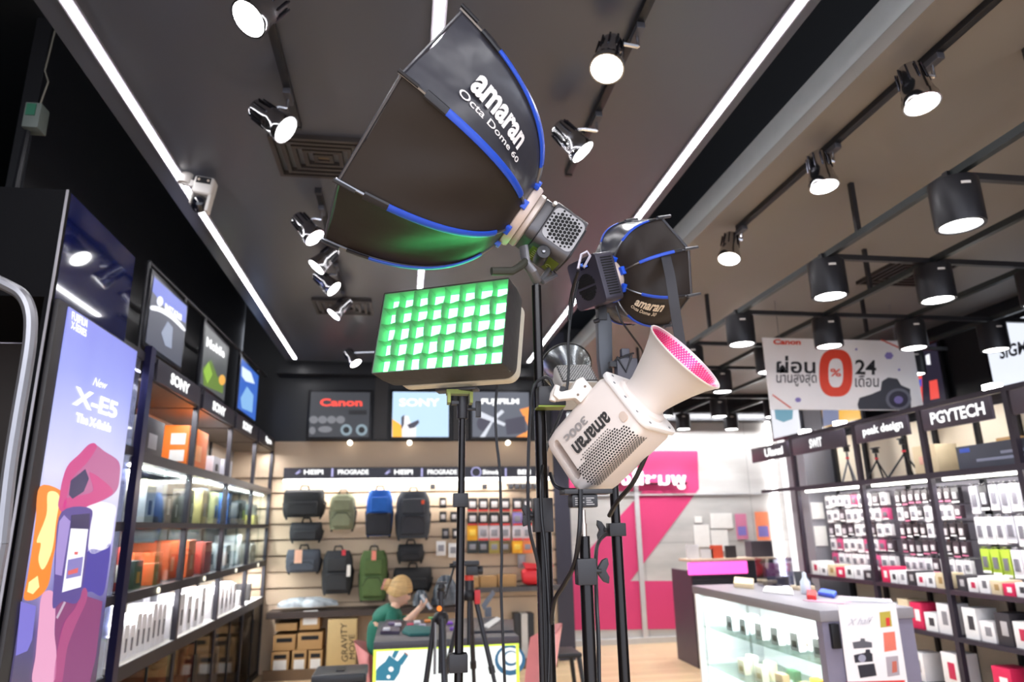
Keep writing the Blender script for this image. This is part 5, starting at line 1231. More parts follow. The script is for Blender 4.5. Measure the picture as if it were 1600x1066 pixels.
# ---- shelf wall left
XL = -1.50
PY = [4.285, 5.30, 6.36, 7.40, 8.36]
ZF, ZR, ZM, ZB, ZS = 2.50, 1.955, 1.56, 1.18, .80
XW = -1.965
for i in range(4):
    y0, y1 = PY[i], PY[i + 1]
    bayn = ['nearest', 'second', 'third', 'farthest'][i]
    t = thing('shelf_bay', f'{bayn} bay of the left display shelves, dark metal frame with glass showcase', 'display shelf', (XL - .2, (y0 + y1) / 2, 0), group=None)
    MB().box(XL - .035, XL, y0 - .02, y0 + .02, 0, ZF).build('post', SHELF, t, world=True)
    if i == 3: MB().box(XL - .035, XL, y1 - .02, y1 + .02, 0, ZF).build('post', SHELF, t, world=True)
    MB().box(XW, XW + .03, y0 - .02, y0 + .02, 0, ZF).build('rear_post', BLK, t, world=True)
    MB().box(XW, XW + .012, y0 + .021, y1 - .021, ZR, ZF).build('oak_back_panel', WOOD, t, world=True)
    MB().box(XW, XW + .012, y0 + .021, y1 - .021, .02, ZB - .02).build('lower_back_panel', mat('beige_back_panel', 'b0a698', .5), t, world=True)
    MB().box(XW + .013, XW + .02, y0 + .021, y1 - .021, ZB, ZR - .03).build('case_back', mat('blue_grey_mirror_back', '6a7684', .25, .3), t, world=True)
    f = MB().box(XL - .012, XL + .012, y0 + .06, y1 - .045, ZF - .115, ZF + .02).build('fascia_sign', mat('indigo_grey_fascia', '32303c', .4), t, world=True, bevel=.003)
    MB().box(XW + .03, XL - .013, y0 + .021, y1 - .021, ZF - .125, ZF - .110).build('fascia_soffit', mat('brown_soffit', '5a4c42', .5), t, world=True)
    MB().box(XL - .03, XL, y0 + .0201, y1 - .0201, ZF - .008, ZF + .025).build('top_rail', SHELF, t, world=True)
    if i < 3: text('SONY', (XL + .0125, y0 + .30, ZF - .085), (0, .40, 0), (0, 0, .075), E_WHITE, f, depth=.002, bold=.05)
    else: text('Sigma', (XL + .0125, y0 + .36, ZF - .085), (0, .34, 0), (0, 0, .075), E_WHITE, f, depth=.002, bold=.05)
    for z, h, nm in ((ZR, .06, 'case_top_rail'), (ZM, .035, 'middle_shelf'), (ZB, .055, 'case_bottom_rail')):
        MB().box(XW + .03, XL, y0 + .0201, y1 - .0201, z - h, z).build(nm, SHELF, t, world=True)
    MB().box(XW + .03, XL - .01, y0 + .0201, y1 - .0201, ZS - .03, ZS).build('lit_ledge', mat('white_ledge', 'f0eee8', .4), t, world=True)
    MB().box(XL - .0099, XL, y0 + .0201, y1 - .0201, ZS - .075, ZS).build('ledge_rail', SHELF, t, world=True)
    for s_, (a, b2) in enumerate(((y0 + .025, (y0 + y1) / 2 + .02), ((y0 + y1) / 2 - .02, y1 - .025))):
        MB().box(XL - .012 - .008 * s_, XL - .007 - .008 * s_, a, b2, ZB + .003, ZR - .063).build('glass_door', glass('case_glass', 'f0f7f6', .10), t, world=True)
    for z in (ZR - .064, ZB - .058):
        MB().box(XL - .10, XL - .07, y0 + .05, y1 - .05, z - .012, z - .0005).build('shelf_lamp', emit('showcase_led', (1, .98, .95), 9.0), t, world=True)
    MB().cyl((XL + .001, (y0 + y1) / 2 + .02, ZB - .027), (XL + .012, (y0 + y1) / 2 + .02, ZB - .027), .018, n=14).build('round_lock', emit('lit_round_lock', 'fff8e0', 1.0, 'd0ccc0'), t, world=True)  # lock is no lamp, its brightness is put in as emission
    # lower doors
    for s_, (a, b2) in enumerate(((y0 + .025, (y0 + y1) / 2 - .01), ((y0 + y1) / 2 + .01, y1 - .025))):
        d_ = MB().box(XL - .012, XL - .006, a, b2, .06, ZS - .08).build('glass_door', glass('lower_glass', 'd4d4d4', .10), t, world=True)
        MB().box(XL - .0055, XL + .004, (b2 - .03) if s_ == 0 else a, b2 if s_ == 0 else a + .03, .40, .62).build('door_handle', BLK, d_, world=True)
        b = MB(); b.box(XL - .014, XL, a - .012, a, .04, ZS - .08); b.build('door_frame', BLK, t, world=True)
    MB().box(XL - .03, XL, y0 + .0201, y1 - .0201, 0, .05).build('plinth', BLK, t, world=True)
    strip_lamp('shelf_bay_lamp', (XL - .12, (y0 + y1) / 2, ZB - .075), y1 - y0 - .1, 5)
    strip_lamp('lower_showcase_fill', (XL - .10, (y0 + y1) / 2, ZM - .045), y1 - y0 - .1, 5)  # added fill for the dark lower compartment
    strip_lamp('showcase_lamp', (XL - .12, (y0 + y1) / 2, ZR - .08), y1 - y0 - .1, 8)
    strip_lamp('open_shelf_fill', (XL - .06, (y0 + y1) / 2, ZF - .14), y1 - y0 - .1, 4)  # added strip without a fixture, brightens the oak under the soffit
# end bay behind the ribbed glass screen
t = thing('ribbed_glass_screen', 'narrow ribbed glass panel in a blue-lit frame between the lightbox and the shelves', 'glass screen', (XL, 3.9, 0))
MB().box(XL - .02, XL + .02, 4.19, 4.262, 0, 2.56).build('frame_post', mat('blue_lit_post', '2a2950', .3, .3), t, world=True)  # blue light falling on the post is put into its colour
b = MB()
for k in range(22): b.cyl((XL - .03, 3.66 + k * .024, .02), (XL - .03, 3.66 + k * .024, 2.48), .0115, n=8, caps=False)
b.build('ribbed_glass', glass('ribbed_glass', 'c8cce0', .5), t, world=True)
for z in (.76, 1.16, 1.54, 1.95, 2.50): MB().box(XL - .05, XL - .012, 3.60, 4.189, z - .03, z + .02).build('cross_rail', SHELF, t, world=True)
MB().box(XW + .02, XL - .06, 3.6, 4.18, .74, .76).build('white_shelf', WHITE, t, world=True)
strip_lamp('ribbed_screen_fill', (XL - .2, 3.9, 2.44), .5, 7)  # added strip that brightens the ribbed glass and its rear panel
struct(MB().box(XW + .001, XW + .02, 3.55, 4.25, 0, 2.5).build('trim_14', mat('lilac_grey_panel', 'a8a4b4', .5)))

# products in the left shelves
def prod(name, lab, cat, y0, y1, x0, x1, z0, z1, col, prn=None, group=None, rough=.5):
    b = MB().box(x0, x1, y0, y1, z0, z1, 0); ms = [mat('prod_' + col, col, rough, var=.06)]
    if prn:
        w_, h_ = y1 - y0, z1 - z0; b.box(x1 + .0005, x1 + .0015, y0 + w_ * .3, y1 - w_ * .3, z0 + h_ * .2, z0 + h_ * .6, 1); ms.append(mat('print_' + prn, prn, .5))
    return single(b, name, ms, lab, cat, group, bevel=.003, loc=((x0 + x1) / 2, (y0 + y1) / 2, z0))
LX0, LX1 = -1.90, -1.56
prod('camera_box', 'black camera carton with a pictured bag on the top open shelf, nearest bay', 'box', 4.42, 4.80, LX0 + .06, LX1, ZR + .001, ZR + .235, '34333c', '8e8c94')
o_ = prod('camera_box', 'big bright orange carton with white labels on the top open shelf', 'box', 5.33, 5.84, LX0 + .05, LX1, ZR + .001, ZR + .30, 'f07820', 'f2a060')
b = MB().box(LX0 + .22, LX1 - .02, 5.326, 5.3295, ZR + .16, ZR + .24).box(LX0 + .22, LX1 - .02, 5.326, 5.3295, ZR + .04, ZR + .12)
b.build('white_label', LABELW, o_, world=True)
prod('storage_box', 'white box with a dark band on the top open shelf, third bay', 'box', 6.05, 6.28, LX0 + .1, LX1, ZR + .001, ZR + .15, 'dcdce6', '44424a')
prod('storage_box', 'white box with a dark band on the top open shelf beyond the second post', 'box', 6.42, 6.70, LX0 + .1, LX1, ZR + .001, ZR + .16, 'd8d8e4', '44424a')
upper = [(0, .12, .28, .33, 'e8e8ea', '3a3a40', 'tall white'), (0, .30, .46, .22, 'e0e2e6', '2c2c30', 'white printed'), (0, .48, .64, .27, 'd8cca0', None, 'cream'), (0, .67, .80, .26, '2a3248', 'd8d8e0', 'navy'), (0, .84, .97, .22, '202636', '9a9aa8', 'dark blue'),
         (1, .08, .16, .22, '3a3a40', 'd8d8d8', 'black'), (1, .20, .28, .24, '44444a', 'd0d0d0', 'charcoal'), (1, .32, .40, .22, '38383c', 'c0c0c8', 'dark grey'), (1, .50, .68, .26, 'c8b878', '8a94a0', 'straw yellow'), (1, .74, .94, .28, '5878a8', 'c8c080', 'blue'),
         (2, .08, .22, .27, 'c8c48c', '3a68b0', 'pale yellow'), (2, .28, .40, .27, '3a68b0', 'e0e0e0', 'bright blue'), (2, .46, .60, .25, 'b8bc7c', '4a4c38', 'olive yellow'), (2, .68, .88, .2, '62646a', 'b8b8b8', 'grey'),
         (3, .10, .30, .24, '2c3438', '9ab83c', 'dark green'), (3, .40, .60, .10, 'c8c060', None, 'low yellow'), (3, .66, .88, .22, '4a5658', 'a8b8b8', 'teal grey')]
lower = [(0, .12, .22, .24, 'a83a34', 'e8e8e8', 'dark red'), (0, .25, .38, .16, '2c3844', 'e8902c', 'slate'), (0, .42, .54, .20, 'ee6a34', '2a3440', 'orange'), (0, .58, .72, .13, 'ef6e3a', 'f0a080', 'low orange'), (0, .78, .95, .19, 'ee6a34', 'f0a080', 'tall orange'),
         (1, .06, .24, .25, 'ee6a34', 'f4b090', 'tall orange'), (1, .27, .45, .26, 'f06c34', 'f4b090', 'bright orange'), (1, .48, .66, .26, 'e86030', 'f4b090', 'deep orange'), (1, .72, .92, .24, 'c84a40', None, 'red'),
         (2, .08, .26, .22, 'dfe3e8', '3a4450', 'white'), (2, .34, .52, .20, 'c8d0d8', '2a3038', 'pale grey'), (2, .62, .84, .14, '4c5258', 'c8d040', 'dark grey'),
         (3, .12, .22, .28, 'eceef0', None, 'slim white'), (3, .34, .60, .18, '6a7274', 'b0b8b8', 'grey'), (3, .68, .88, .2, '343a3e', '9aa0a4', 'charcoal')]
bn = ['nearest', 'second', 'third', 'farthest']
for lst, zb_, shn in ((upper, ZM, 'upper'), (lower, ZB, 'lower')):
    for k, (i, a, c_, h_, col, prn, nm) in enumerate(lst):
        y = PY[i]; n_ = sum(1 for q_ in lst[:k] if q_[0] == i)
        dx = .07 * (n_ % 2); h_ = min(h_, (ZR - ZM if shn == 'upper' else ZM - ZB) - .09)
        prod('product_box', f'{nm} product box, {ORD[n_]} from front, {shn} showcase of {bn[i]} left bay', 'product box', y + a, y + c_, -1.86 + dx, -1.62 + dx, zb_ + .001, zb_ + h_, col, prn, group='boxes in the left glass showcases')
# white boxes on the lit ledge
led = [(0, 10, .17, .075, .09), (1, 5, .24, .11, .18), (2, 6, .22, .085, .14), (3, 2, .15, .06, .3)]
for i, n_, h_, dw, sp_ in led:
    for k in range(n_):
        y = PY[i] + .05 + k * (1.0 / n_) * .92
        hh_ = h_ * (1 + .12 * ((k * 5) % 3 - 1)) + (.02 * k if i == 0 else 0) * .5
        prod('white_product_box', f'white boxed accessory, {ORD[k]} from front on lit ledge of {bn[i]} left bay', 'product box', y, y + dw, -1.72, -1.56, ZS + .001, ZS + hh_, 'eceaee' if (i, k) != (3, 1) else '3c3a3c', '5a5864', group='white boxes on the left lit ledge')
for k, (i, a, h_, col) in enumerate(((0, .1, .26, 'b8b8be'), (0, .32, .3, 'c4c4ca'), (0, .55, .3, 'd8d8dc'), (0, .75, .3, 'cacad2'), (1, .2, .3, '9a9aa2'), (1, .6, .32, '8c8c96'))):
    prod('grey_product_box', f'grey box standing behind the white boxes on the lit ledge, {ORD[k]} from the front', 'product box', PY[i] + a, PY[i] + a + .14, -1.90, -1.80, ZS + .001, ZS + h_, col, 'e0e0e4')
for k, (i, a, w_, h_, z, col) in enumerate(((0, .45, .3, .2, .35, 'd85a34'), (0, .78, .18, .26, .35, 'e0643c'), (1, .1, .25, .30, .40, 'd85830'), (1, .42, .3, .22, .55, 'dc6038'), (1, .76, .2, .3, .45, 'd05030'), (2, .5, .2, .2, .40, 'c8c8d0'), (0, .1, .25, .14, .1, 'd85a34'))):
    prod('orange_carton' if col[0] != 'c' else 'pale_carton', f'{"orange" if col[0] != "c" else "pale"} carton behind the lower glass doors, {ORD[k]} from the front', 'carton', PY[i] + a, PY[i] + a + w_, -1.9, -1.62, .06, .06 + h_ + (z - .1) * .8, col, 'd8ccc4')
# lightboxes standing above the fascia
def lightbox(lab, quad, col, polys, txt=None, X=-1.63, sgn=1, cat='lightbox', bright=1.0):
    q4 = [onX(x, y, X) for x, y in quad]; ys = [p.y for p in q4]; zs_ = [p.z for p in q4]
    y0, y1 = (ys[0] + ys[3]) / 2, (ys[1] + ys[2]) / 2; z1, z0 = (zs_[0] + zs_[1]) / 2, (zs_[2] + zs_[3]) / 2
    if y0 > y1: y0, y1 = y1, y0
    t = thing('wall_lightbox', lab, cat, (X - .04 * sgn, (y0 + y1) / 2, z0))
    xa, xb = sorted((X - .03 * sgn, X - .003 * sgn))
    MB().box(xa, xb, y0 - .03, y1 + .03, z0 - .03, z1 + .03).build('frame', mat('silver_black_frame', '1e1e24', .3, .5), t, world=True, bevel=.003)
    xa, xb = sorted((X - .0028 * sgn, X))
    MB().box(xa, xb, y0, y1, z0, z1).build('lit_print', emit('lb_' + col, col, bright), t, world=True)
    for k, (nm, c_, s_, pp) in enumerate(polys): artX(nm, pp, emit('lb_' + c_, c_, s_), .001 + .0008 * k, X, t, sgn)
    if txt: textpx(txt[0], txt[1], txt[2], txt[3], lambda x, y: onX(x, y, X + .006 * sgn), txt[4] if len(txt) > 4 else E_WHITE, t, bold=.03)
    return t, (y0, y1, z0, z1)
lightbox('tall blue-grey lightbox with a camera picture, nearest above the left shelves', [(239, 430), (294, 480), (282, 570), (229, 540)], '4c5060', [('printed_blue_sky', '6878d8', 1.0, [[(241, 433), (292, 479), (290, 505), (265, 490), (238, 455)]]), ('printed_camera', '9aa4bc', 1.0, [[(252, 520), (262, 502), (270, 512), (268, 545), (258, 540)]]), ('printed_white_arc', 'f4f6ff', 1.3, [[(236, 478), (250, 480), (270, 492), (288, 512), (287, 517), (268, 499), (250, 488), (236, 484)]]), ('printed_round_mark', 'e8ecfc', 1.2, [ell(250, 471, 5, 8)])], ('INSTA360', (257, 484), (283, 502), (258, 473)))
lightbox('dark lightbox with green and orange leaves, second above the left shelves', [(320, 508), (358, 543), (350, 621), (314, 605)], '54585a', [('printed_leaves', '6c8a3c', 1.0, [[(317, 575), (330, 562), (340, 590), (350, 585), (348, 615), (318, 602)]]), ('printed_orange_flower', 'f0b050', 1.1, [ell(347, 594, 5, 8)]), ('printed_green_bird', '9cc84c', 1.0, [[(318, 580), (326, 565), (332, 585), (324, 600)]])], ('Mobile', (322, 541), (350, 560), (323, 526)))
lightbox('bright blue lightbox, third above the left shelves', [(377, 560), (405, 588), (398, 655), (372, 640)], '3c6ccc', [('printed_white_cloud', 'd8e8fc', 1.2, [[(378, 572), (392, 582), (398, 600), (384, 596), (378, 588)]]), ('printed_figure', '88b8e8', 1.1, [[(376, 622), (386, 604), (396, 618), (394, 645), (378, 638)]])])
lightbox('narrow blue lightbox, farthest above the left shelves', [(436, 614), (450, 624), (445, 668), (431, 662)], '3a66b0', [('printed_white_band', 'e8eef8', 1.2, [[(437, 628), (449, 640), (448, 646), (436, 634)]])])

t = thing('lightbox_rail', 'dark pipe rail and uprights carrying the lightboxes above the left shelves', 'rail', (-1.66, 4.3, 2.53))
A_, B_ = onX(233, 410, -1.66), onX(432, 604, -1.66)
MB().cyl(A_, B_, .014, n=8).build('rail', BLK2, t, world=True)
for px in (233, 290, 321, 375, 403):
    P_ = onX(px, 410 + (px - 233) * .975, -1.66); MB().cyl((P_.x, P_.y, 2.53), P_, .014, n=8).build('upright', BLK2, t, world=True)

# ------------------------------------------------------------------ RIGHT: shelf wall
XR = 3.70; XRW = 4.155
RY = [6.24, 5.27, 4.50, 3.74, 3.0]
ZT, Z2, Z3, Z4, Z5_ = 2.27, 1.81, 1.02, .72, .36
PEG = mat('grey_pegboard', '9c98a4', .5)
LMET = mat('plum_black_metal', '322c38', .4, .2)
signs = [('SWIT', .36, .60), ('peak design', .16, .92), ('PGYTECH', .14, .92), None]
rbn = ['farthest', 'second farthest', 'third', 'nearest']
for i in range(4):
    y1, y0 = RY[i], RY[i + 1]
    t = thing('shelf_bay', f'{rbn[i]} bay of the right display shelves, plum-black frame with pegboard', 'display shelf', (XR + .2, (y0 + y1) / 2, 0))
    MB().box(XR, XR + .035, y1 - .02, y1 + .02, 0, ZT + .02).build('post', LMET, t, world=True)
    if i == 3: MB().box(XR, XR + .035, y0 - .02, y0 + .02, 0, ZT + .02).build('post', LMET, t, world=True)
    MB().box(XRW - .03, XRW - .001, y1 - .05, y1 - .02, 0, ZT).build('rear_post', BLK, t, world=True)
    MB().box(XRW - .03, XRW - .001, (y0 + y1) / 2 - .02, (y0 + y1) / 2 + .02, 0, ZT).build('rear_post', BLK, t, world=True)
    MB().box(XRW - .0009, XRW + .004, y0 + .021, y1 - .051, Z2, ZT).build('oak_back_panel', mat('cream_oak_panel', 'f0e2cc', .5, var=.05, scale=3, stretch=(1, 1, .15)), t, world=True)
    MB().box(XRW - .0009, XRW + .004, y0 + .021, y1 - .051, .02, Z3 - .04).build('lower_back_panel', mat('cream_oak_panel_low', 'd8cab6', .5, var=.05, scale=3), t, world=True)
    MB().box(XRW - .036, XRW - .031, y0 + .021, y1 - .051, Z3 + .001, Z2 - .05).build('pegboard', PEG, t, world=True)
    f = MB().box(XR - .012, XR + .010, y0 + .10, y1 - .05, ZT - .17, ZT - .02).build('fascia_sign', mat('plum_fascia', '463f4c', .4), t, world=True, bevel=.003)
    s_, a, b2 = signs[i] or ('', 0, 1); L_ = (y1 - .05) - (y0 + .10)
    if s_: text(s_, (XR - .0125, y1 - .05 - L_ * a, ZT - .135), (0, -L_ * (b2 - a), 0), (0, 0, .085), E_WHITE, f, depth=.002, bold=.03)
    MB().box(XR, XR + .03, y0 + .0201, y1 - .0201, ZT - .012, ZT + .02).build('top_rail', LMET, t, world=True)
    for z, h, nm, m_ in ((Z2, .04, 'upper_shelf', LMET), (Z3, .03, 'display_shelf', mat('plum_shelf', '3c2c38', .4)), (Z4, .03, 'lower_shelf', LMET), (Z5_, .03, 'bottom_shelf', LMET)):
        MB().box(XR, XRW - .037, y0 + .0201, y1 - .0201, z - h, z).build(nm, m_, t, world=True)
    b = MB()
    for k in range(3):
        a = y0 + .08 + k * (y1 - y0 - .1) / 3; b.box(XR + .06, XR + .09, a, a + (y1 - y0) / 3 - .07, Z2 - .058, Z2 - .041)
    b.build('shelf_lamps', emit('warm_white_shelf_led', (1, .97, .88), 6.0), t, world=True)
    area_light('right_shelf_lamp', (XR + .05, (y0 + y1) / 2, Z2 - .07), y1 - y0 - .1, .04, 2.6, aim=(.35, 0, -1), color=(1, .98, .95))
# grey column and signs at the far end
struct(MB().box(3.86, 4.16, 6.30, 6.62, 0, 3.25).build('wall_column', mat('grey_column', '8a8890', .45, stretch=(4, 4, .2))))
struct(MB().box(XR, XR + .03, 6.26, 6.9, Z2 - .03, Z2).build('trim_15', LMET))
t = thing('fascia_sign', 'plum sign board left of the grey column with white lettering', 'sign', (XR, 6.6, ZT - .17))
MB().box(XR - .012, XR + .01, 6.28, 7.0, ZT - .17, ZT - .02).build('board', MATS['plum_fascia'], t, world=True, bevel=.003)
text('Ulanzi', (XR - .0125, 6.72, ZT - .135), (0, -.36, 0), (0, 0, .085), E_WHITE, t, depth=.002, bold=.04)
for k, (px0, py0, px1, py1) in enumerate(((1228, 786, 1242, 812), (1213, 823, 1236, 855))):
    a = onY(px0, py1, 6.29); c = onY(px1, py0, 6.29); a.x = max(a.x, 3.87)
    single(MB().box(a.x, c.x if c.x > a.x + .05 else a.x + .12, 6.284, 6.299, a.z, c.z), 'paper_notice', LABELW, ['small upper', 'larger lower'][k] + ' white paper notice on the grey column', 'notice')
# hanging packets, bay by bay
cols = [['e4e2e4', 'd8d4d8', 'e8e6e8', 'c04a78', '3a3038'], ['2c2428', '382c34', 'e6e2e6', '2a262c', 'cfc8cf'], ['e6e6ea', 'dcdce4', 'b4b4be', '26242a', 'eae8ec'], ['eeeef0', 'e2e6ea', '8a94a4', 'e8e8ec', 'd4d8e0']]
names = {'e4e2e4': 'white', 'd8d4d8': 'pale grey', 'e8e6e8': 'white', 'c04a78': 'pink', '3a3038': 'dark plum', '2c2428': 'black', '382c34': 'plum black', 'e6e2e6': 'white', '2a262c': 'black', 'cfc8cf': 'light grey', 'e6e6ea': 'white', 'dcdce4': 'white', 'b4b4be': 'grey', '26242a': 'black', 'eae8ec': 'white', 'eeeef0': 'white', 'e2e6ea': 'white', '8a94a4': 'blue grey', 'e8e8ec': 'white', 'd4d8e0': 'pale blue', 'ea7a3c': 'orange', 'a8c040': 'lime striped'}
PC = {}
rr = random.Random(11)
rown5 = ['top', 'second', 'third', 'fourth', 'bottom']
for i in range(4):
    y1, y0 = RY[i] - .06, RY[i + 1] + .03
    nrow = 5 if i < 2 else 3
    z = Z2 - .10
    for r_ in range(nrow):
        hgt = (.115 if i < 2 else .20)
        n_ = (9, 9, 8, 7)[i]
        for k in range(n_):
            col = cols[i][(rr.randrange(5) if rr.random() < .35 else (r_ + i) % 3)]
            if i == 3 and k in (1, 5) and r_ < 2: col = 'ea7a3c'
            if i == 2 and r_ == 2 and k in (0, 1, 2): col = 'a8c040'
            w_ = (y1 - y0) / n_ * (.78 + .1 * rr.random()); hh_ = hgt * (.78 + .2 * rr.random()); dx = rr.choice([.0, .04, .08])
            key = (col, round(w_, 2), round(hh_, 2))
            if key not in PC:
                w2, h2 = key[1], key[2]
                b = MB(); b.box(-.015, .02, -w2 / 2, w2 / 2, -h2, 0, 0); b.box(-.022, -.0151, -w2 * .28, w2 * .28, -h2 * .75, -h2 * .3, 1); b.box(-.017, -.0151, -w2 / 2, w2 / 2, -h2 * .99, -h2 * .88, 2)
                b.cyl((-.03, 0, .012), (.12, 0, .012), .004, n=5, m=3).box(-.002, .002, -.012, .012, 0, .018, 3)
                pr = {'2c2428': 'c8c0c4', '382c34': 'd8d0d4', '26242a': 'b0b0b8', '2a262c': 'a8a4a8', '3a3038': 'c0b8c0'}.get(col, '6a6872')
                PC[key] = b.mesh('hanging_packet', [mat('pk_' + col, col, .4), mat('pkp_' + pr, pr, .4), mat('pks_' + ('d87a9c' if i == 1 and col[0] in '3' else 'f4f4f6'), 'd87a9c' if i == 1 and col[0] in '3' else 'f4f4f6', .5), CHROME], .002)
            y = y1 - (k + .5) * (y1 - y0) / n_
            o = bpy.data.objects.new('hanging_packet', PC[key]); COL.objects.link(o); o.location = (XR + .26 + .0 * dx, y, z); RM[o.name] = Matrix.Translation(o.location)
            meta(o, f'{names[col]} packet, {ORD[k]} from left, {rown5[r_]} hanging row, {rbn[i]} right bay', 'packet', 'packets hanging on the right pegboards')
        z -= hgt + .012
# boxes on the right shelves
def rbox(lab, ya, yb, z0, h_, col, prn=None, x0=XR + .03, dp=.16, name='product_box', cat='product box', group='boxes on the right shelves', tilt=0):
    b = MB(); b.box(x0, x0 + dp, min(ya, yb), max(ya, yb), z0 + .001, z0 + h_, 0); ms = [mat('rb_' + col, col, .5)]
    if prn:
        w_ = abs(yb - ya); m0 = min(ya, yb); b.box(x0 - .0015, x0 - .0003, m0 + w_ * .2, m0 + w_ * .65, z0 + h_ * .3, z0 + h_ * .75, 1); ms.append(mat('rp_' + prn, prn, .5))
    return single(b, name, ms, lab, cat, group, bevel=.003, loc=(x0 + dp / 2, (ya + yb) / 2, z0 + .001))
pal = [('e6e4e6', 'c02850', 'white'), ('e8e6ea', '8a8890', 'white'), ('d82858', 'f0f0f0', 'crimson'), ('ecebee', '6a6870', 'white'), ('3a363c', 'b8b4b8', 'black'), ('ececee', '3c3a40', 'white'), ('d8c8a8', 'a88858', 'beige')]
for zi, (zz, hmax, shn) in enumerate(((Z3, .12, 'display shelf'), (Z4, .20, 'lower shelf'), (Z5_, .24, 'bottom shelf'))):
    for i in range(4):
        if zi > 0 and i == 0: continue
        y1, y0 = RY[i] - .06, RY[i + 1] + .04; n_ = (7, 5, 4)[zi]
        for k in range(n_):
            c_, p_, nm = pal[(k * 3 + i * 2 + zi) % 7] if zi != 2 else pal[[0, 4, 1, 2][(k + i) % 4]]
            ww = (y1 - y0) / n_; ya = y1 - k * ww
            if zi == 0 and i == 3 and k in (0, 1, 2, 3, 4): continue
            if zi == 2 and k % 2 == 0: continue
            rbox(f'{nm} box, {ORD[k]} from left on {shn} of {rbn[i]} right bay', ya, ya - ww * .86, zz, hmax * (.6 + .4 * rr.random()), c_, p_)
# flat display board with two straps on the nearest bay's display shelf
t = thing('strap_display_board', 'pale wooden display board with black and green straps on the right display shelf', 'display stand', (XR + .1, 3.45, Z3))
ya, yb = RY[3] - .12, RY[3] - .44
MB().slab([(XR + .03, ya, Z3 + .001), (XR + .16, ya - .03, Z3 + .25), (XR + .16, yb + .05, Z3 + .25), (XR + .03, yb, Z3 + .001)], (.012, 0, 0)).build('board', mat('pale_wood_board', 'dcc8a4', .5), t, world=True)
for k, (m_, s_) in enumerate(((mat('black_strap', '2a2a2e', .6), .08), (mat('sage_strap', '6f7f66', .6), .19))):
    MB().slab([(XR + .075, ya - s_, Z3 + .09), (XR + .125, ya - s_, Z3 + .18), (XR + .125, ya - s_ - .06, Z3 + .18), (XR + .075, ya - s_ - .06, Z3 + .09)], (-.012, 0, 0)).build('strap', m_, t, world=True)
# long grey cartons, tripods and cartons on the upper shelf
t = prodr = single(MB().box(XR + .05, XR + .30, 3.30, 4.26, Z2 + .001, Z2 + .155, 0).box(XR + .048, XR + .0498, 3.7, 4.10, Z2 + .04, Z2 + .06, 1).box(XR + .048, XR + .0498, 3.72, 3.9, Z2 + .075, Z2 + .095, 1).box(XR + .048, XR + .0498, 4.14, 4.23, Z2 + .11, Z2 + .14, 2), 'tripod_carton', [mat('slate_carton', '4a4f5c', .5), mat('pale_blue_print', '8a90a8', .5), mat('blue_mark', '4a68d0', .4)], 'long slate grey carton with a pictured tripod on the upper right shelf', 'carton', bevel=.004)
single(MB().box(XR + .05, XR + .30, 3.02, 3.285, Z2 + .001, Z2 + .17, 0).box(XR + .048, XR + .0498, 3.06, 3.25, Z2 + .09, Z2 + .14, 1), 'tripod_carton', [mat('slate_carton', '4a4f5c', .5), mat('pale_blue_print', '8a90a8', .5)], 'second slate carton at the right edge of the upper right shelf', 'carton', bevel=.004)
single(MB().box(XR + .32, XR + .42, 4.05, 4.2, Z2 + .16 * 0 + .001, Z2 + .21, 0), 'cardboard_box', CARD, 'small brown box behind the long slate carton', 'cardboard box', bevel=.003)
single(MB().box(XR + .18, XR + .36, 4.60, 4.84, Z2 + .001, Z2 + .22, 0).box(XR + .178, XR + .1798, 4.7, 4.78, Z2 + .08, Z2 + .14, 1), 'cardboard_box', [mat('cream_carton', 'dcc8a4', .6), mat('red_white_mark', 'e8b0a0', .5)], 'cream carton with a red mark on the upper right shelf under the second sign', 'cardboard box', bevel=.003)
def mini_tripod(lab, y, x, z, h, spread=.12, m=BLK, group='small tripods on the upper right shelf'):
    t = thing('mini_tripod', lab, 'tripod', (x, y, z), group=group)
    MB().cyl((x, y, z + h * .55), (x, y, z + h * .85), .010, n=10).build('centre_column', m, t, world=True)
    MB().box(x - .02, x + .02, y - .018, y + .018, z + h * .86, z + h).box(x - .012, x + .012, y - .05, y + .05, z + h, z + h + .012).build('head', BLK2, t, world=True, bevel=.003)
    MB().cyl((x, y, z + h * .66), (x, y, z + h * .71), .0155, n=12).build('red_ring', mat('red_ring', 'd83040', .4), t, world=True)
    for k in range(3):
        a = k * 2.094 + .6; MB().tube([(x, y, z + h * .62), (x + spread * math.cos(a), y + spread * math.sin(a), z + .002)], .008, 6).build('leg', m, t, world=True)
mini_tripod('mini tripod with red ring on the upper right shelf, farthest bay', 5.75, XR + .25, Z2 + .004, .32, .07, mat('grey_tripod_leg', '6a6c74', .4, .4))
mini_tripod('mini tripod half behind a shelf post on the upper right shelf', 5.36, XR + .25, Z2 + .004, .26, .1)
mini_tripod('mini tripod with wide legs on the upper right shelf under the second sign', 5.02, XR + .25, Z2 + .004, .30, .14)
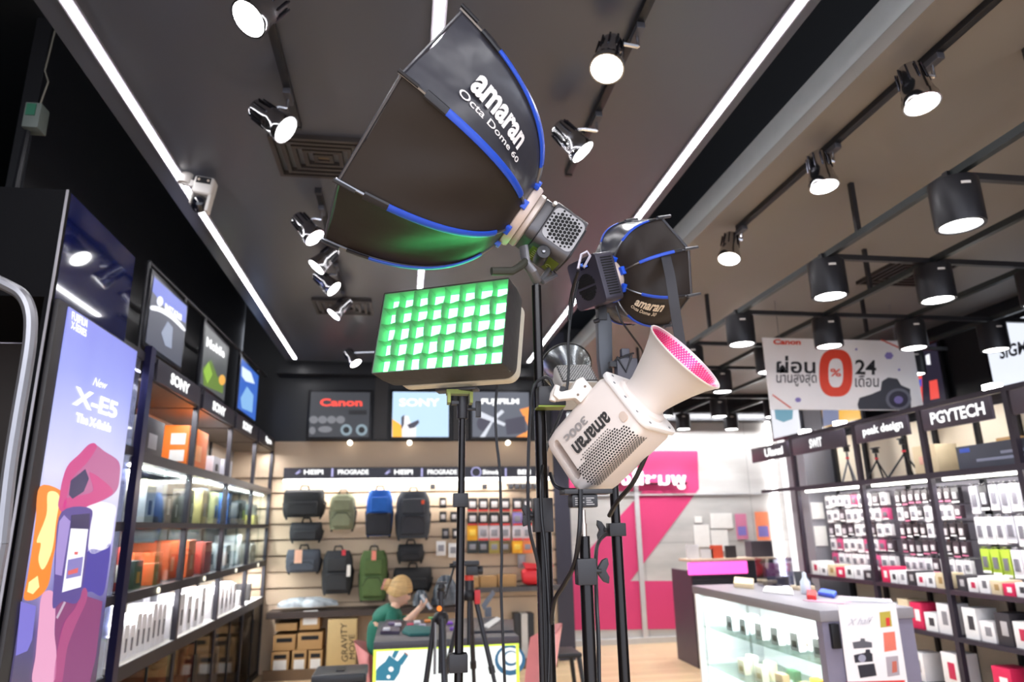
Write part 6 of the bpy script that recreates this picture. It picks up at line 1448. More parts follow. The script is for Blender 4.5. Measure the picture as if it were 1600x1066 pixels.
# screens above the right shelves
t, _ = lightbox('large white lightbox with grey lettering at the upper right edge', [(1538, 517), (1640, 480), (1650, 590), (1552, 606)], 'dfe4f0', [], ('SIGMA', (1563, 562), (1622, 548), (1561, 542), mat('grey_letters', '5c606c', .5)), X=4.90, sgn=-1, bright=1.2)
lightbox('dark lightbox with red and blue bottles right of the hanging banner', [(1418, 550), (1466, 536), (1474, 624), (1424, 638)], '282434', [('printed_red_bottle', 'e85048', 1.1, [[(1427, 580), (1440, 576), (1442, 630), (1428, 632)]]), ('printed_blue_caps', '3c58c8', 1.0, [[(1426, 596), (1440, 592), (1440, 604), (1427, 606)]]), ('printed_red_bottle', 'e85048', 1.1, [[(1452, 596), (1464, 593), (1468, 622), (1454, 625)]]), ('printed_white_figure', 'f4f4fc', 1.2, [[(1446, 556), (1452, 553), (1454, 570), (1448, 570)]])], None, X=4.90, sgn=-1)
lightbox('half-hidden lightbox with blue and yellow print under the hanging banner', [(1283, 630), (1342, 622), (1343, 655), (1287, 668)], 'f2b848', [('printed_blue_grey', '7880a0', 1.0, [[(1284, 634), (1310, 630), (1311, 661), (1287, 667)]])], None, X=3.84, sgn=-1)
lightbox('white lightbox with teal picture at the far end above the right shelves', [(1205, 632), (1246, 622), (1250, 676), (1207, 686)], 'eceef6', [('printed_teal_figures', '6a9cb0', 1.0, [[(1210, 640), (1240, 632), (1238, 655), (1224, 660), (1212, 655)]])], None, X=3.84, sgn=-1)
for k, (px, py) in enumerate(((1313, 666), (1256, 664), (1554, 622))):
    c = onX(px, py, 3.78); single(MB().box(3.74, 3.82, c.y - .04, c.y + .04, 2.301, 2.335), 'picture_light', E_LAMP, 'small lamp on top of the right shelves, ' + ['below the yellow lightbox', 'by the grey column', 'beside the white lightbox'][k], 'lamp')
# ---- hanging promotion banner
YB5 = 5.0
qa, qb = onY(1204, 640, YB5), onY(1424, 527, YB5); bx0, bx1, bz0, bz1 = qa.x, qb.x, qa.z, onY(1204, 528, YB5).z
t = thing('hanging_banner', 'white promotion banner with a big red zero hanging on the right', 'banner', ((bx0 + bx1) / 2, YB5, bz0))
MB().box(bx0, bx1, YB5, YB5 + .008, bz0, bz1).build('panel', mat('white_banner_vinyl', 'f6f4f8', .5, var=.02), t, world=True)
b = MB()
for x in (bx0 + .15, bx1 - .15): b.cyl((x, YB5 + .004, bz1), (x, YB5 + .004, 3.25), .003, n=6)
b.build('hanging_wire', STEEL, t, world=True)
f5 = lambda x, y: onY(x, y, YB5 - .0005)
def art5(name, polys, m, off=.0):
    b = MB()
    for p in polys: b.slab([onY(x, y, YB5 - .001 - off) for x, y in p], (0, .0008, 0))
    return b.build(name, m, t, world=True, smooth=0)
REDP = mat('banner_red_print', 'e84a34', .5); BLKP = mat('banner_black_print', '1c1c22', .5)
textpx('Canon', (1208, 538.5), (1251, 539), (1208, 530), f5, REDP, t, bold=.04)
textpx('ผ่อน', (1213, 583), (1274, 584), (1213, 556), f5, BLKP, t, bold=.02)
textpx('นานสูงสุด', (1213, 604), (1276, 604), (1213, 585), f5, mat('banner_grey_print', '4a4854', .5), t, bold=.01)
textpx('24', (1336, 585), (1369, 586), (1336, 562), f5, BLKP, t, bold=.02)
textpx('เดือน', (1336, 605), (1373, 605), (1336, 586), f5, mat('banner_grey_print', '4a4854', .5), t, bold=.01)
sq = lambda pts, rx, ry: [(1306 + rx * math.copysign(abs((x - 1306) / rx) ** .72, x - 1306), 583 + ry * math.copysign(abs((y - 583) / ry) ** .72, y - 583)) for x, y in pts]
z_o = sq(ell(1306, 583, 26, 37, 40), 26, 37); z_i = sq(ell(1306, 583, 11.5, 22.5, 40), 11.5, 22.5)
b = MB(); vo = [onY(x, y, YB5 - .001) for x, y in z_o] + [onY(x, y, YB5 - .001) for x, y in z_i]
b.add(vo, [(i, (i + 1) % 40, 40 + (i + 1) % 40, 40 + i) for i in range(40)]); b.build('red_zero', REDP, t, world=True, smooth=0)
textpx('%', (1297, 588), (1314, 589), (1297, 576), f5, REDP, t, bold=.02)
art5('printed_camera', [[(1340, 632), (1343, 622), (1362, 616), (1376, 610), (1378, 596), (1388, 590), (1402, 592), (1408, 602), (1422, 608), (1424, 642), (1382, 640), (1342, 640)]], mat('banner_camera_print', '3a3c48', .5), .0004)
art5('printed_lens', [ell(1404, 624, 20, 17)], mat('banner_lens_grey', '6a6c7c', .5), .001)
art5('printed_lens_glass', [ell(1404, 624, 15, 13)], mat('banner_lens_dark', '2c2a40', .4), .0016)
art5('printed_lens_core', [ell(1404, 625, 7, 6)], mat('banner_lens_violet', '7a70b0', .4), .0022)
b = MB()
for k in range(5):
    x, y = 1376 + k * 8, 529.5 + k * 3.6; b.slab([f5(x, y), f5(x + 9, y + 3.8), f5(x + 9, y + 6), f5(x, y + 2.5)], (0, -.001, 0))
for k in range(4):
    x, y = 1207 + k * 7, 616 + k * 5; b.slab([f5(x, y), f5(x + 8, y + 5.5), f5(x + 8, y + 8), f5(x, y + 2.5)], (0, -.001, 0))
b.build('red_ribbon_print', mat('banner_ribbon', 'd85a50', .5), t, world=True, smooth=0)
art5('violet_confetti', [ell(1389, 556, 7, 6, 6), ell(1247, 625, 5, 4, 6), ell(1338, 546, 2, 2, 6), ell(1405, 578, 2, 2, 6)], mat('banner_confetti', '8c80c8', .5), .0003)

# ------------------------------------------------------------------ PINK WALL SIGN, NOTICES
t = thing('neon_sign', 'glowing white and pink Thai lettering on the pink wall graphic behind the white light', 'sign', onY(1010, 765, 9.15))
f9 = lambda x, y: onY(x, y, 9.20)
textpx('กล้องสีชมพู', (905, 765), (1072, 765), (905, 735), f9, emit('neon_white', (1, .93, .97), 2.6), t, bold=.03, depth=.02)
MB().box(onY(900, 766, 9.22).x, onY(1075, 766, 9.22).x, 9.21, 9.265, onY(950, 757, 9.2).z, onY(950, 755, 9.2).z).build('mounting_rail', BLK, t, world=True)
for k, (x0, y0, x1, y1, nm) in enumerate(((1086, 807, 1096, 817, 'tiny square'), (1086, 820, 1107, 855, 'portrait sheet'), (1111, 802, 1143, 826, 'landscape sheet'), (1113, 828, 1136, 862, 'lower sheet'), (1152, 803, 1165, 843, 'pink and violet leaflet'), (1184, 800, 1199, 845, 'orange and pink leaflet'))):
    a = onY(x0, y1, 9.262); c = onY(x1, y0, 9.262); m_ = LABELW if k < 4 else mat('leaflet_%d' % k, ['c87898', 'e8845c'][k - 4], .5)
    b = MB().box(a.x, c.x, 9.255, 9.2685, a.z, c.z, 0)
    if k >= 4: b.box(a.x + .02, c.x - .02, 9.2535, 9.2549, a.z + .05, (a.z + c.z) / 2, 1)
    single(b, 'paper_notice', [m_, mat('leaflet_violet', '7a70b8', .5)], f'{nm} pinned to the concrete wall beside the pink graphic', 'notice')
t = thing('led_strip_light', 'vertical white LED line at the right end of the concrete wall', 'wall light', (5.15, 9.2, .4))
MB().box(5.12, 5.17, 9.19, 9.24, .6, 2.9).build('diffuser', emit('white_led_strip_soft', (1, .97, .95), 6.0), t, world=True)
area_light('concrete_wall_washer', (3.6, 8.95, 2.95), 3.0, .06, 30, aim=(0, .45, -1))

# ------------------------------------------------------------------ CASH COUNTER
t = thing('cash_counter', 'black slatted cash counter with a glowing pink panel in front of the concrete wall', 'counter', (3.5, 7.6, 0))
CB = mat('slate_black_counter', '2b2b33', .4)
cx0, cy0 = 3.13, 7.55
b = MB().box(cx0, 4.1, cy0, cy0 + .035, .08, 1.08)
for k in range(26): b.box(cx0 + .002, 4.1, cy0 - .010, cy0 - .0001, .10 + k * .037, .124 + k * .037)
b.build('slatted_front', CB, t, world=True)
MB().box(cx0, cx0 + .03, cy0 + .036, 8.15, .0, .98).build('side_panel', mat('plum_grey_side', '4a404c', .45), t, world=True)
MB().box(cx0 + .0, 4.1, cy0 - .0, cy0 + .03, 0, .079).build('plinth', BLK, t, world=True)
MB().box(cx0 - .02, 4.12, cy0 - .03, cy0 + .30, 1.081, 1.105).build('counter_top', mat('pale_wood_top', 'c8b098', .5), t, world=True, bevel=.003)
a = onY(1077, 912, cy0 - .03); c = onY(1168, 893, cy0 - .03)
MB().box(a.x, c.x, cy0 - .045, cy0 - .0105, .945, 1.075).build('pink_light_panel', emit('pink_tube_glow', (1, .10, .50), 2.2), t, world=True, bevel=.01)
for k, (x0, y0, x1, y1, col, nm) in enumerate(((1075, 866, 1092, 889, 'e4e4ea', 'tilted white card'), (1097, 873, 1114, 888, 'dcdce2', 'white card'), (1112, 862, 1129, 883, 'e0583c', 'orange leaflet'), (1134, 864, 1150, 872, '3a363a', 'dark plate'), (1176, 852, 1206, 878, '4a4650', 'small dark display rack'))):
    a = onY(x0, y1, 7.65); c = onY(x1, y0, 7.65); z0 = 1.106
    single(MB().box(a.x, c.x, 7.64, 7.66 if k < 4 else 7.8, z0, z0 + (c.z - a.z) + (.0 if k != 3 else .08)), 'counter_card', mat('cc_' + col, col, .5), f'{nm} standing on the cash counter', 'card')

# ------------------------------------------------------------------ GLASS SHOWCASE COUNTER
kx0, kx1, ky0, ky1, kz = 2.36, 2.93, 3.88, 5.68, 1.0
t = thing('showcase_counter', 'grey-topped glass showcase counter with bright white inside at the lower right', 'display counter', ((kx0 + kx1) / 2, (ky0 + ky1) / 2, 0))
SG = mat('violet_grey_laminate', '807c92', .4); ST = mat('grey_stone_top', '8b8890', .3)
MB().box(kx0 - .01, kx1 + .01, ky0 - .01, ky1 + .01, kz - .06, kz).build('countertop', ST, t, world=True, bevel=.004)
MB().box(kx0, kx1, ky0, ky0 + .03, 0, kz - .061).build('end_panel', SG, t, world=True)
MB().box(kx0, kx1, ky1 - .03, ky1, 0, kz - .061).build('end_panel', mat('white_end_panel', 'e4e4e6', .4), t, world=True)
MB().box(kx1 - .03, kx1, ky0 + .031, ky1 - .031, 0, kz - .061).build('back_panel', mat('white_case_lining', 'eff0f0', .4), t, world=True)
MB().box(kx0, kx1 - .031, ky0 + .031, ky1 - .031, 0, .1).build('plinth', SG, t, world=True)
MB().box(kx0, kx0 + .02, ky0 + .031, ky0 + .06, .1, kz - .061).build('front_stile', SG, t, world=True)
MB().box(kx0, kx0 + .05, ky1 - .07, ky1 - .031, .1, kz - .061).build('lit_stile', emit('white_led_stile', (1, 1, 1), 1.4), t, world=True)
for z in (.70, .42): MB().box(kx0 + .03, kx1 - .031, ky0 + .07, ky1 - .075, z - .008, z).build('glass_shelf', glass('shelf_glass', 'e8f3ee', .3), t, world=True)
for s_, (a, c_) in enumerate(((ky0 + .061, 4.8), (4.78, ky1 - .071))): MB().box(kx0 + .004 + s_ * .006, kx0 + .008 + s_ * .006, a, c_, .10, kz - .062).build('glass_door', glass('case_glass', 'dcebea', .10), t, world=True)
MB().box(kx0 + .06, kx0 + .08, ky0 + .07, ky1 - .08, kz - .075, kz - .062).build('case_lamp', emit('showcase_led', (1, .98, .95), 9.0), t, world=True)
strip_lamp('counter_case_lamp', (kx0 + .14, (ky0 + ky1) / 2, kz - .085), ky1 - ky0 - .2, 26)
strip_lamp('counter_case_lamp', (kx0 + .10, (ky0 + ky1) / 2, .40), ky1 - ky0 - .2, 14)
strip_lamp('counter_case_lamp', (kx0 + .10, (ky0 + ky1) / 2, .68), ky1 - ky0 - .2, 10)
MB().box(onY(1291, 950, ky0).x, onY(1301, 950, ky0).x + .01, ky0 - .025, ky0 - .0005, .80, .93).build('black_switch_box', BLK, t, world=True, bevel=.004)
# poster on the end panel
t = thing('camera_poster', 'white poster with a dismantled camera and three small photos on the counter end', 'poster', (2.8, ky0 - .003, .3))
YP = ky0 - .014
qa, qb = onY(1309, 947, YP), onY(1397, 944, YP)
MB().box(qa.x, qb.x + .01, YP, YP + .0035, .28, qa.z).build('sheet', mat('white_poster_paper', 'eceaf0', .5, var=.02), t, world=True)
def artp(name, polys, m, off=0):
    b = MB()
    for p in polys: b.slab([onY(x, y, YP - .0004 - off) for x, y in p], (0, .0004, 0))
    return b.build(name, m, t, world=True, smooth=0)
fp_ = lambda x, y: onY(x, y, YP - .0005)
textpx('X half', (1324, 978), (1364, 974), (1324, 968), fp_, mat('light_script_print', 'b0aec0', .5), t, bold=-.005, shear=.5)
CP = mat('poster_camera_print', '2c2c38', .5)
artp('printed_camera_top', [[(1332, 1004), (1344, 1002), (1345, 998), (1351, 998), (1352, 1002), (1362, 1004), (1363, 1012), (1334, 1014)]], mat('poster_grey_print', '5c5c66', .5))
artp('printed_camera_front', [[(1334, 1024), (1352, 1020), (1353, 1015), (1359, 1015), (1360, 1020), (1363, 1022), (1364, 1034), (1336, 1036)]], CP)
artp('printed_camera_lens', [ell(1347, 1029, 6, 6)], mat('poster_lens_print', '9a9ab0', .5), .0006)
artp('printed_camera_back', [[(1340, 1040), (1366, 1037), (1370, 1056), (1344, 1060)]], CP)
artp('printed_photo', [[(1374, 957), (1391, 955), (1394, 979), (1376, 981)]], mat('poster_photo_yellow', 'b8a848', .5))
artp('printed_photo_figure', [[(1384, 966), (1390, 965), (1391, 978), (1385, 979)]], mat('poster_red', 'd83a3c', .5), .0006)
artp('printed_photo', [[(1380, 989), (1398, 987), (1401, 1016), (1382, 1019)]], mat('poster_photo_coral', 'e07868', .5))
artp('printed_photo', [[(1384, 1027), (1403, 1025), (1406, 1055), (1387, 1058)]], mat('poster_photo_grey', 'a8a0ac', .5))
artp('printed_photo_figure', [[(1394, 1034), (1401, 1033), (1402, 1050), (1394, 1052)]], mat('poster_rust', 'c06a5c', .5), .0006)
artp('red_footer', [[(1322, 1066), (1414, 1063), (1414, 1070), (1322, 1072)]], mat('poster_red', 'd83a3c', .5))
# items in the showcase
def kbox(lab, px, py, w_, h_, z, x, col, prn=None, name='boxed_accessory', cat='product box', d=.05):
    c = onX(px, py, x); y = min(max(c.y, ky0 + .12), ky1 - .14)
    b = MB().box(x, x + d, y - w_ / 2, y + w_ / 2, z + .001, z + h_, 0); ms = [mat('kb_' + col, col, .5)]
    if prn: b.box(x - .001, x - .0002, y - w_ * .3, y + w_ * .3, z + h_ * .2, z + h_ * .55, 1); ms.append(mat('kp_' + prn, prn, .5))
    return single(b, name, ms, lab, cat, 'items inside the glass showcase counter', bevel=.002, loc=(x + d / 2, y, z + .001))
kk = 0
for z, lst in ((.70, [(1140, 'd8e4ea', '4a5a60'), (1150, 'e4eaee', '3a4a50'), (1160, 'cfdadf', '2c3438'), (1172, 'e8ecf0', '5a6a70'), (1184, 'f0f2f4', '9aa0a4'), (1196, 'f0f0f2', 'b0b0b4'), (1208, 'eef0f2', '44464c'), (1222, 'f2f2f4', '3a3c40'), (1238, 'f2f2f4', '3a3c40'), (1256, 'f0f0f2', '8a7a6a'), (1273, 'f0f0f2', '5a5c60')]),
               (.42, [(1152, 'ece6d0', 'b8a878'), (1165, 'efeadb', 'c8b888'), (1178, 'ece6d0', 'b8a878'), (1192, 'e2d8b8', '8a7a50'), (1208, 'b89a78', '5a3c34'), (1226, '3c6a4c', 'c8d8cc'), (1244, 'c8b078', '6a6860'), (1262, 'e8a030', '3a3a40'), (1280, 'f0d818', '2a2a20')]),
               (.10, [(1150, '4a94d8', 'dceaf6'), (1160, '4a94d8', 'dceaf6'), (1171, '4a94d8', 'dceaf6'), (1190, 'e4e8ea', None), (1215, 'dfe6e6', None), (1245, 'dcdcd8', None)])):
    for n_, (px, col, prn) in enumerate(lst):
        nm = {'4a94d8': 'light blue', '3c6a4c': 'green striped', 'e8a030': 'orange', 'f0d818': 'yellow', 'b89a78': 'tan', 'c8b078': 'straw'}.get(col, 'white' if col[0] in 'ef' else 'pale')
        c0 = onX(px, 980, 2.5)
        kbox(f'{nm} item, {ORD[n_]} from left on {"upper shelf" if z == .70 else "middle shelf" if z == .42 else "floor"} of glass counter', px, 980, .10, (.13 if z == .70 else .12 if z == .42 else .2) * (.85 + .15 * (n_ % 2)), z, 2.47 + .08 * (n_ % 2), col, prn)
# items on the countertop
def ktop(name, lab, cat, pts, h, m, bevel=.003): return quad_item(name, lab, cat, pts, h, m, z=kz + .0005, bevel=bevel)
ktop('wooden_tray', 'pale wooden block tray at the far end of the glass counter top', 'tray', [(1147, 918), (1148, 908), (1178, 911), (1178, 921)], .035, mat('pale_wood_board', 'dcc8a4', .5))
ktop('paper_pad', 'white paper pad lying on the glass counter top', 'paper pad', [(1192, 926), (1196, 918), (1238, 921), (1240, 931)], .012, LABELW)
ktop('red_gadget', 'small red box on the near end of the glass counter top', 'gadget box', [(1261, 937), (1262, 929), (1276, 930), (1276, 939)], .03, mat('red_plastic', 'd83434', .4), .006)
ktop('blue_strap_coil', 'bright blue strap bundle on the glass counter top', 'strap', [(1278, 931), (1284, 925), (1308, 930), (1304, 936)], .028, mat('blue_strap', '3a60d8', .5, bump=.5), .012)
ktop('clear_tray', 'clear flat tray of leaflets along the near edge of the counter top', 'tray', [(1308, 940), (1312, 933), (1392, 938), (1396, 943)], .008, mat('frosted_tray', 'c8c8d0', .2))
ktop('pink_leaflet', 'pink and grey leaflet on the counter top in front of the red box', 'leaflet', [(1254, 938), (1262, 940), (1318, 944), (1330, 941), (1300, 938)], .003, mat('pink_leaflet_paper', 'c890a8', .4), 0)
c = onZ(1258, 922, kz)
t = thing('tablet_computer', 'black tablet on a stand with its back to the camera on the counter', 'tablet', c)
Yt = c.y
b = MB().slab([onY(x, y, Yt) for x, y in ((1240, 893), (1256, 893), (1276, 918), (1246, 920))], (0, .012, 0)); b.build('tablet', mat('charcoal_tablet', '3b3c42', .4), t, world=True, bevel=.003)
MB().box(c.x - .07, c.x + .06, Yt - .04, Yt + .08, kz + .0005, kz + .03).build('stand', mat('tan_tablet_stand', 'bfae98', .5), t, world=True, bevel=.004)
c = onZ(1215, 917, kz); t = thing('acrylic_display_case', 'clear acrylic display case with dark gadgets on the glass counter top', 'display case', c)
xa, xb = onY(1198, 917, c.y).x, onY(1240, 917, c.y).x; zt_ = onY(1220, 872, c.y).z
GA = glass('acrylic', 'e6e8f4', .5)
MB().box(xa, xb, c.y - .02, c.y - .016, kz + .001, zt_).box(xa, xa + .004, c.y - .0155, c.y + .15, kz + .001, zt_).box(xb - .004, xb, c.y - .0155, c.y + .15, kz + .001, zt_).build('acrylic_cover', GA, t, world=True)
MB().box(xa + .02, xb - .02, c.y + .02, c.y + .10, kz + .001, kz + .07).build('dark_gadget', mat('dark_gadget', '4a4854', .4), t, world=True, bevel=.006)
MB().box(xa + .05, xb - .05, c.y + .101, c.y + .13, kz + .001, kz + .17).build('card_rack', mat('pink_black_card', '7a3c60', .4), t, world=True, bevel=.003)
c = onZ(1325, 925, kz + .0)
single(MB().lathe([(.0, 0), (.03, 0), (.034, .01), (.034, .08), (.015, .11), (.015, .14), (0, .145)], 16, M=Matrix.Translation((2.80, 4.75, kz + .001))), 'spray_bottle', mat('pale_clear_bottle', 'c8d4e0', .1), 'clear pale spray bottle standing on the glass counter top', 'bottle')
# ------------------------------------------------------------------ SEATED PERSON
def skin(name, verts, edges, m, parent, root=0, sub=2, smooth_=True):
    me = bpy.data.meshes.new(name); bm = bmesh.new(); lay = bm.verts.layers.skin.verify()
    vs = []
    for k, (p, r) in enumerate(verts):
        v = bm.verts.new(RM[parent.name].inverted() @ Vector(p)); rr_ = r if isinstance(r, tuple) else (r, r)
        v[lay].radius = rr_; v[lay].use_root = (k == root); vs.append(v)
    for a, b_ in edges: bm.edges.new((vs[a], vs[b_]))
    bm.to_mesh(me); bm.free()
    o = bpy.data.objects.new(name, me); COL.objects.link(o); me.materials.append(m)
    s = o.modifiers.new('skin', 'SKIN'); s.use_smooth_shade = True
    q_ = o.modifiers.new('sub', 'SUBSURF'); q_.levels = sub; q_.render_levels = sub
    me2 = evalmesh(o); o.modifiers.clear(); o.data = me2; me2.materials.clear(); me2.materials.append(m); me2.shade_smooth()
    o.parent = parent; RM[o.name] = RM[parent.name].copy()
    return o
YW = 6.28
HC = onY(624, 927, YW)
person = thing('person', 'blonde person in a green top seated behind the demo table, looking down at a phone', 'person', (HC.x - .10, YW, 0))
SKN = mat('skin', 'e0b49c', .5, var=.04); GRN = mat('green_knit', '1f6a58', .8, var=.12, scale=30, bump=.2)
hx, hz = HC.x, HC.z
V = [((hx - .10, YW + .02, .47), (.13, .15)), ((hx - .12, YW + .02, .60), (.10, .14)), ((hx - .11, YW + .01, .73), (.10, .145)), ((hx - .07, YW, .82), (.085, .12)), ((hx - .035, YW, hz - .115), (.045, .045)), ((hx - .01, YW, hz - .05), (.048, .048)),
     ((hx - .07, YW - .15, .81), .052), ((hx - .02, YW - .20, .68), .042), ((hx + .10, YW - .19, .79), .034), ((hx + .155, YW - .18, .845), .023), ((hx + .185, YW - .175, .87), (.016, .030)),
     ((hx - .07, YW + .15, .81), .052), ((hx - .00, YW + .19, .68), .042), ((hx + .11, YW + .02, .76), .034), ((hx + .16, YW - .06, .835), .023), ((hx + .19, YW - .09, .86), (.016, .028)),
     ((hx + .05, YW - .10, .47), .085), ((hx + .30, YW - .12, .46), .065), ((hx + .28, YW - .12, .10), .045), ((hx + .36, YW - .12, .04), .035),
     ((hx + .05, YW + .12, .47), .085), ((hx + .30, YW + .14, .46), .065), ((hx + .28, YW + .14, .10), .045), ((hx + .36, YW + .14, .04), .035)]
Eg = [(0, 1), (1, 2), (2, 3), (3, 4), (4, 5), (3, 6), (6, 7), (7, 8), (8, 9), (9, 10), (3, 11), (11, 12), (12, 13), (13, 14), (14, 15), (0, 16), (16, 17), (17, 18), (18, 19), (0, 20), (20, 21), (21, 22), (22, 23)]
# fingers: four and a thumb per hand, curled round the phone
for base, dy, s_ in ((10, -.175, -1), (15, -.09, 1)):
    bx, by, bz = V[base][0]
    for k in range(4):
        L_ = (.030, .036, .033, .026)[k]; i0 = len(V)
        V.append(((bx + .022, by + (k - 1.5) * .015, bz + .018), .0085)); V.append(((bx + .034 + L_ * .3, by + (k - 1.5) * .016 - s_ * .008, bz + .018 + L_ * .7), .0075)); V.append(((bx + .026 + L_ * .2, by + (k - 1.5) * .016 - s_ * .020, bz + .018 + L_ * 1.25), .0065))
        Eg += [(base, i0), (i0, i0 + 1), (i0 + 1, i0 + 2)]
    i0 = len(V); V.append(((bx - .004, by - .028 * s_ * -1, bz + .022), .009)); V.append(((bx - .008, by - .030 * s_ * -1, bz + .050), .0075)); Eg += [(base, i0), (i0, i0 + 1)]
skin('body', V, Eg, SKN, person)
T_ = [((hx - .10, YW + .02, .46), (.15, .165)), ((hx - .12, YW + .02, .60), (.118, .158)), ((hx - .11, YW + .01, .73), (.118, .165)), ((hx - .07, YW, .815), (.10, .14)), ((hx - .045, YW, .855), (.075, .085)),
      ((hx - .07, YW - .155, .80), .066), ((hx - .02, YW - .205, .68), .056), ((hx + .055, YW - .20, .77), .050),
      ((hx - .07, YW + .155, .80), .066), ((hx - .00, YW + .195, .68), .056), ((hx + .07, YW + .10, .75), .050)]
skin('green_top', T_, [(0, 1), (1, 2), (2, 3), (3, 4), (3, 5), (5, 6), (6, 7), (3, 8), (8, 9), (9, 10)], GRN, person)
skin('trousers', [((hx - .10, YW + .02, .45), (.155, .17)), ((hx + .05, YW - .10, .46), .10), ((hx + .30, YW - .12, .455), .078), ((hx + .28, YW - .12, .14), .058), ((hx + .05, YW + .12, .46), .10), ((hx + .30, YW + .14, .455), .078), ((hx + .28, YW + .14, .14), .058)], [(0, 1), (1, 2), (2, 3), (0, 4), (4, 5), (5, 6)], mat('dark_denim', '2a2e3a', .7), person)
HM = Matrix.Translation((hx + .005, YW, hz + .01)) @ Matrix.Rotation(math.radians(-12), 4, 'Z') @ Matrix.Rotation(math.radians(20), 4, 'Y')     # local +x = face
def headf(u, v):
    th = 2 * math.pi * u; ph = math.pi * (v - .5); x, y, z = math.cos(ph) * math.cos(th), math.cos(ph) * math.sin(th), math.sin(ph)
    r = Vector((x * .095, y * .076, z * .118))
    if x > .3: r.x += -.012 * (x - .3)
    if z < -.2: r.y *= 1 + .35 * (z + .2); r.x += .014 * (-z - .2) * (1 if x > 0 else -.2)          # jaw
    if x > .8 and abs(y) < .22 and -.35 < z < .12: r.x += .022 * (1 - abs(y) / .22) * (1 - abs(z + .18) / .30) if abs(z + .18) < .3 else 0     # nose
    if x > .75 and -.62 < z < -.48 and abs(y) < .35: r.x += .006                                         # lips
    if x > .75 and .02 < z < .16 and .15 < abs(y) < .45: r.x -= .006                                     # eye sockets
    return r
hd_ = MB().grid(headf, 56, 40, 0, HM).build('head', SKN, person, world=True, smooth=3)
fm_ = MB()
for s_ in (-1, 1): fm_.lathe([(0, -.008)] + [(.009 * math.sin(a), -.009 * math.cos(a)) for a in (.6, 1.2, 1.8, 2.4)] + [(0, .008)], 12, M=HM @ Matrix.Translation((.083, s_ * .028, .012)))
fm_.build('eyes', mat('dark_eye', '2a201c', .2), hd_, world=True)
MB().box(.084, .092, -.020, .020, -.069, -.062, M=HM).build('mouth', mat('lip', 'b8645c', .5), hd_, world=True, bevel=.002)
e_ = MB()
for s_ in (-1, 1): e_.lathe([(0, -.006), (.014, -.005), (.019, 0), (.017, .006), (.008, .004), (0, .002)], 16, M=HM @ Matrix.Translation((.0, s_ * .077, -.008)) @ Matrix.Rotation(-s_ * math.pi / 2, 4, 'X') @ Matrix.Scale(1.4, 4, (0, 1, 0)))
e_.build('ears', SKN, hd_, world=True)
HAIR = mat('blonde_hair', 'c8a26c', .55, var=.45, scale=9, stretch=(1, 1, 9))
def hairf(u, v):
    th = 2 * math.pi * u; lo = -.30 + .55 * max(0, math.cos(th)) ** 1.2; ph = math.asin(max(-1, lo)) + (math.pi / 2 - math.asin(max(-1, lo))) * v
    x, y, z = math.cos(ph) * math.cos(th), math.cos(ph) * math.sin(th), math.sin(ph); k = 1.10 + .02 * math.sin(14 * th + 5 * v)
    return Vector((x * .097 * k - .006, y * .080 * k, z * .124 * k))
MB().grid(hairf, 60, 20, 0, HM).build('hair', HAIR, person, world=True, smooth=3)
MB().lathe([(0, -.05)] + [(.048 * math.sin(a), -.055 * math.cos(a)) for a in (.5, 1.0, 1.57, 2.1, 2.6)] + [(0, .05)], 20, M=HM @ Matrix.Translation((-.115, 0, .018))).build('hair_bun', HAIR, person, world=True)
b = MB()
for k in range(5):
    for s_ in (-1, 1): b.tube([(-.13, s_ * .004, .055 - k * .018), (-.158, s_ * .026, .052 - k * .018), (-.14, s_ * .048, .046 - k * .018)], .005, 6, M=HM)
b.build('claw_clip', mat('pink_claw_clip', 'c87c78', .4), person, world=True)
pc_ = Vector((hx + .225, YW - .135, .90))
t = thing('smartphone', 'pale smartphone held up in the seated person\'s hands', 'phone', pc_)
MP = Matrix.Translation(pc_) @ Matrix.Rotation(math.radians(-20), 4, 'Z') @ Matrix.Rotation(math.radians(-38), 4, 'Y')
MB().box(-.006, .004, -.038, .038, -.07, .07, M=MP).build('body', mat('silver_phone', 'b8c0c8', .3, .4), t, world=True, bevel=.003)
MB().box(-.0072, -.0061, -.034, .034, -.064, .064, M=MP).build('screen', emit('phone_screen', 'c8e0ff', 1.2), t, world=True)

def shell_chair(lab, x, y, rot, hz_=.44, top=.86, w_=.50):
    t = thing('plastic_chair', lab, 'chair', (x, y, 0), M=Matrix.Translation((x, y, 0)) @ Matrix.Rotation(rot, 4, 'Z'), group=None)
    PKM = mat('salmon_pink_plastic', 'e09494', .4)
    def f(u, v):       # u across, v from front of seat up the back; chair faces local +y
        a = (u - .5) * 2; s = v * 2
        if s < 1: yy = .22 - .40 * s; zz = hz_ + .03 * a * a - .02 * math.sin(math.pi * s); ww = w_ * .46
        else: k = s - 1; yy = -.18 - .10 * k + .06 * a * a * k + .10 * a * a; zz = hz_ + (top - hz_) * k * (1 - .22 * a * a) + .03 * a * a * (1 - k); ww = w_ * (.46 + .04 * math.sin(math.pi * k) - .08 * k)
        return Vector((a * ww, yy, zz))
    def g(off): return lambda u, v: f(u, v) + Vector((0, -off * (v > .45), -off * (v <= .5)))
    b = MB().grid(g(0), 20, 28); b.build('seat_shell', PKM, t, smooth=3)
    MB().grid(g(.008), 20, 28).build('shell_back_face', PKM, t, smooth=3)
    wd = mat('beech_leg', 'd0a878', .5)
    for sx in (-1, 1):
        for sy in (-1, 1):
            MB().tube([(sx * .12, .02 + sy * .10, hz_ - .02), (sx * .23, .02 + sy * .22, .0)], [.016, .011], 10).build('leg', wd, t)
    MB().box(-.14, .14, -.10, .14, hz_ - .035, hz_ - .02).build('under_frame', BLK, t)
    return t
c = onY(588, 985, 6.40)
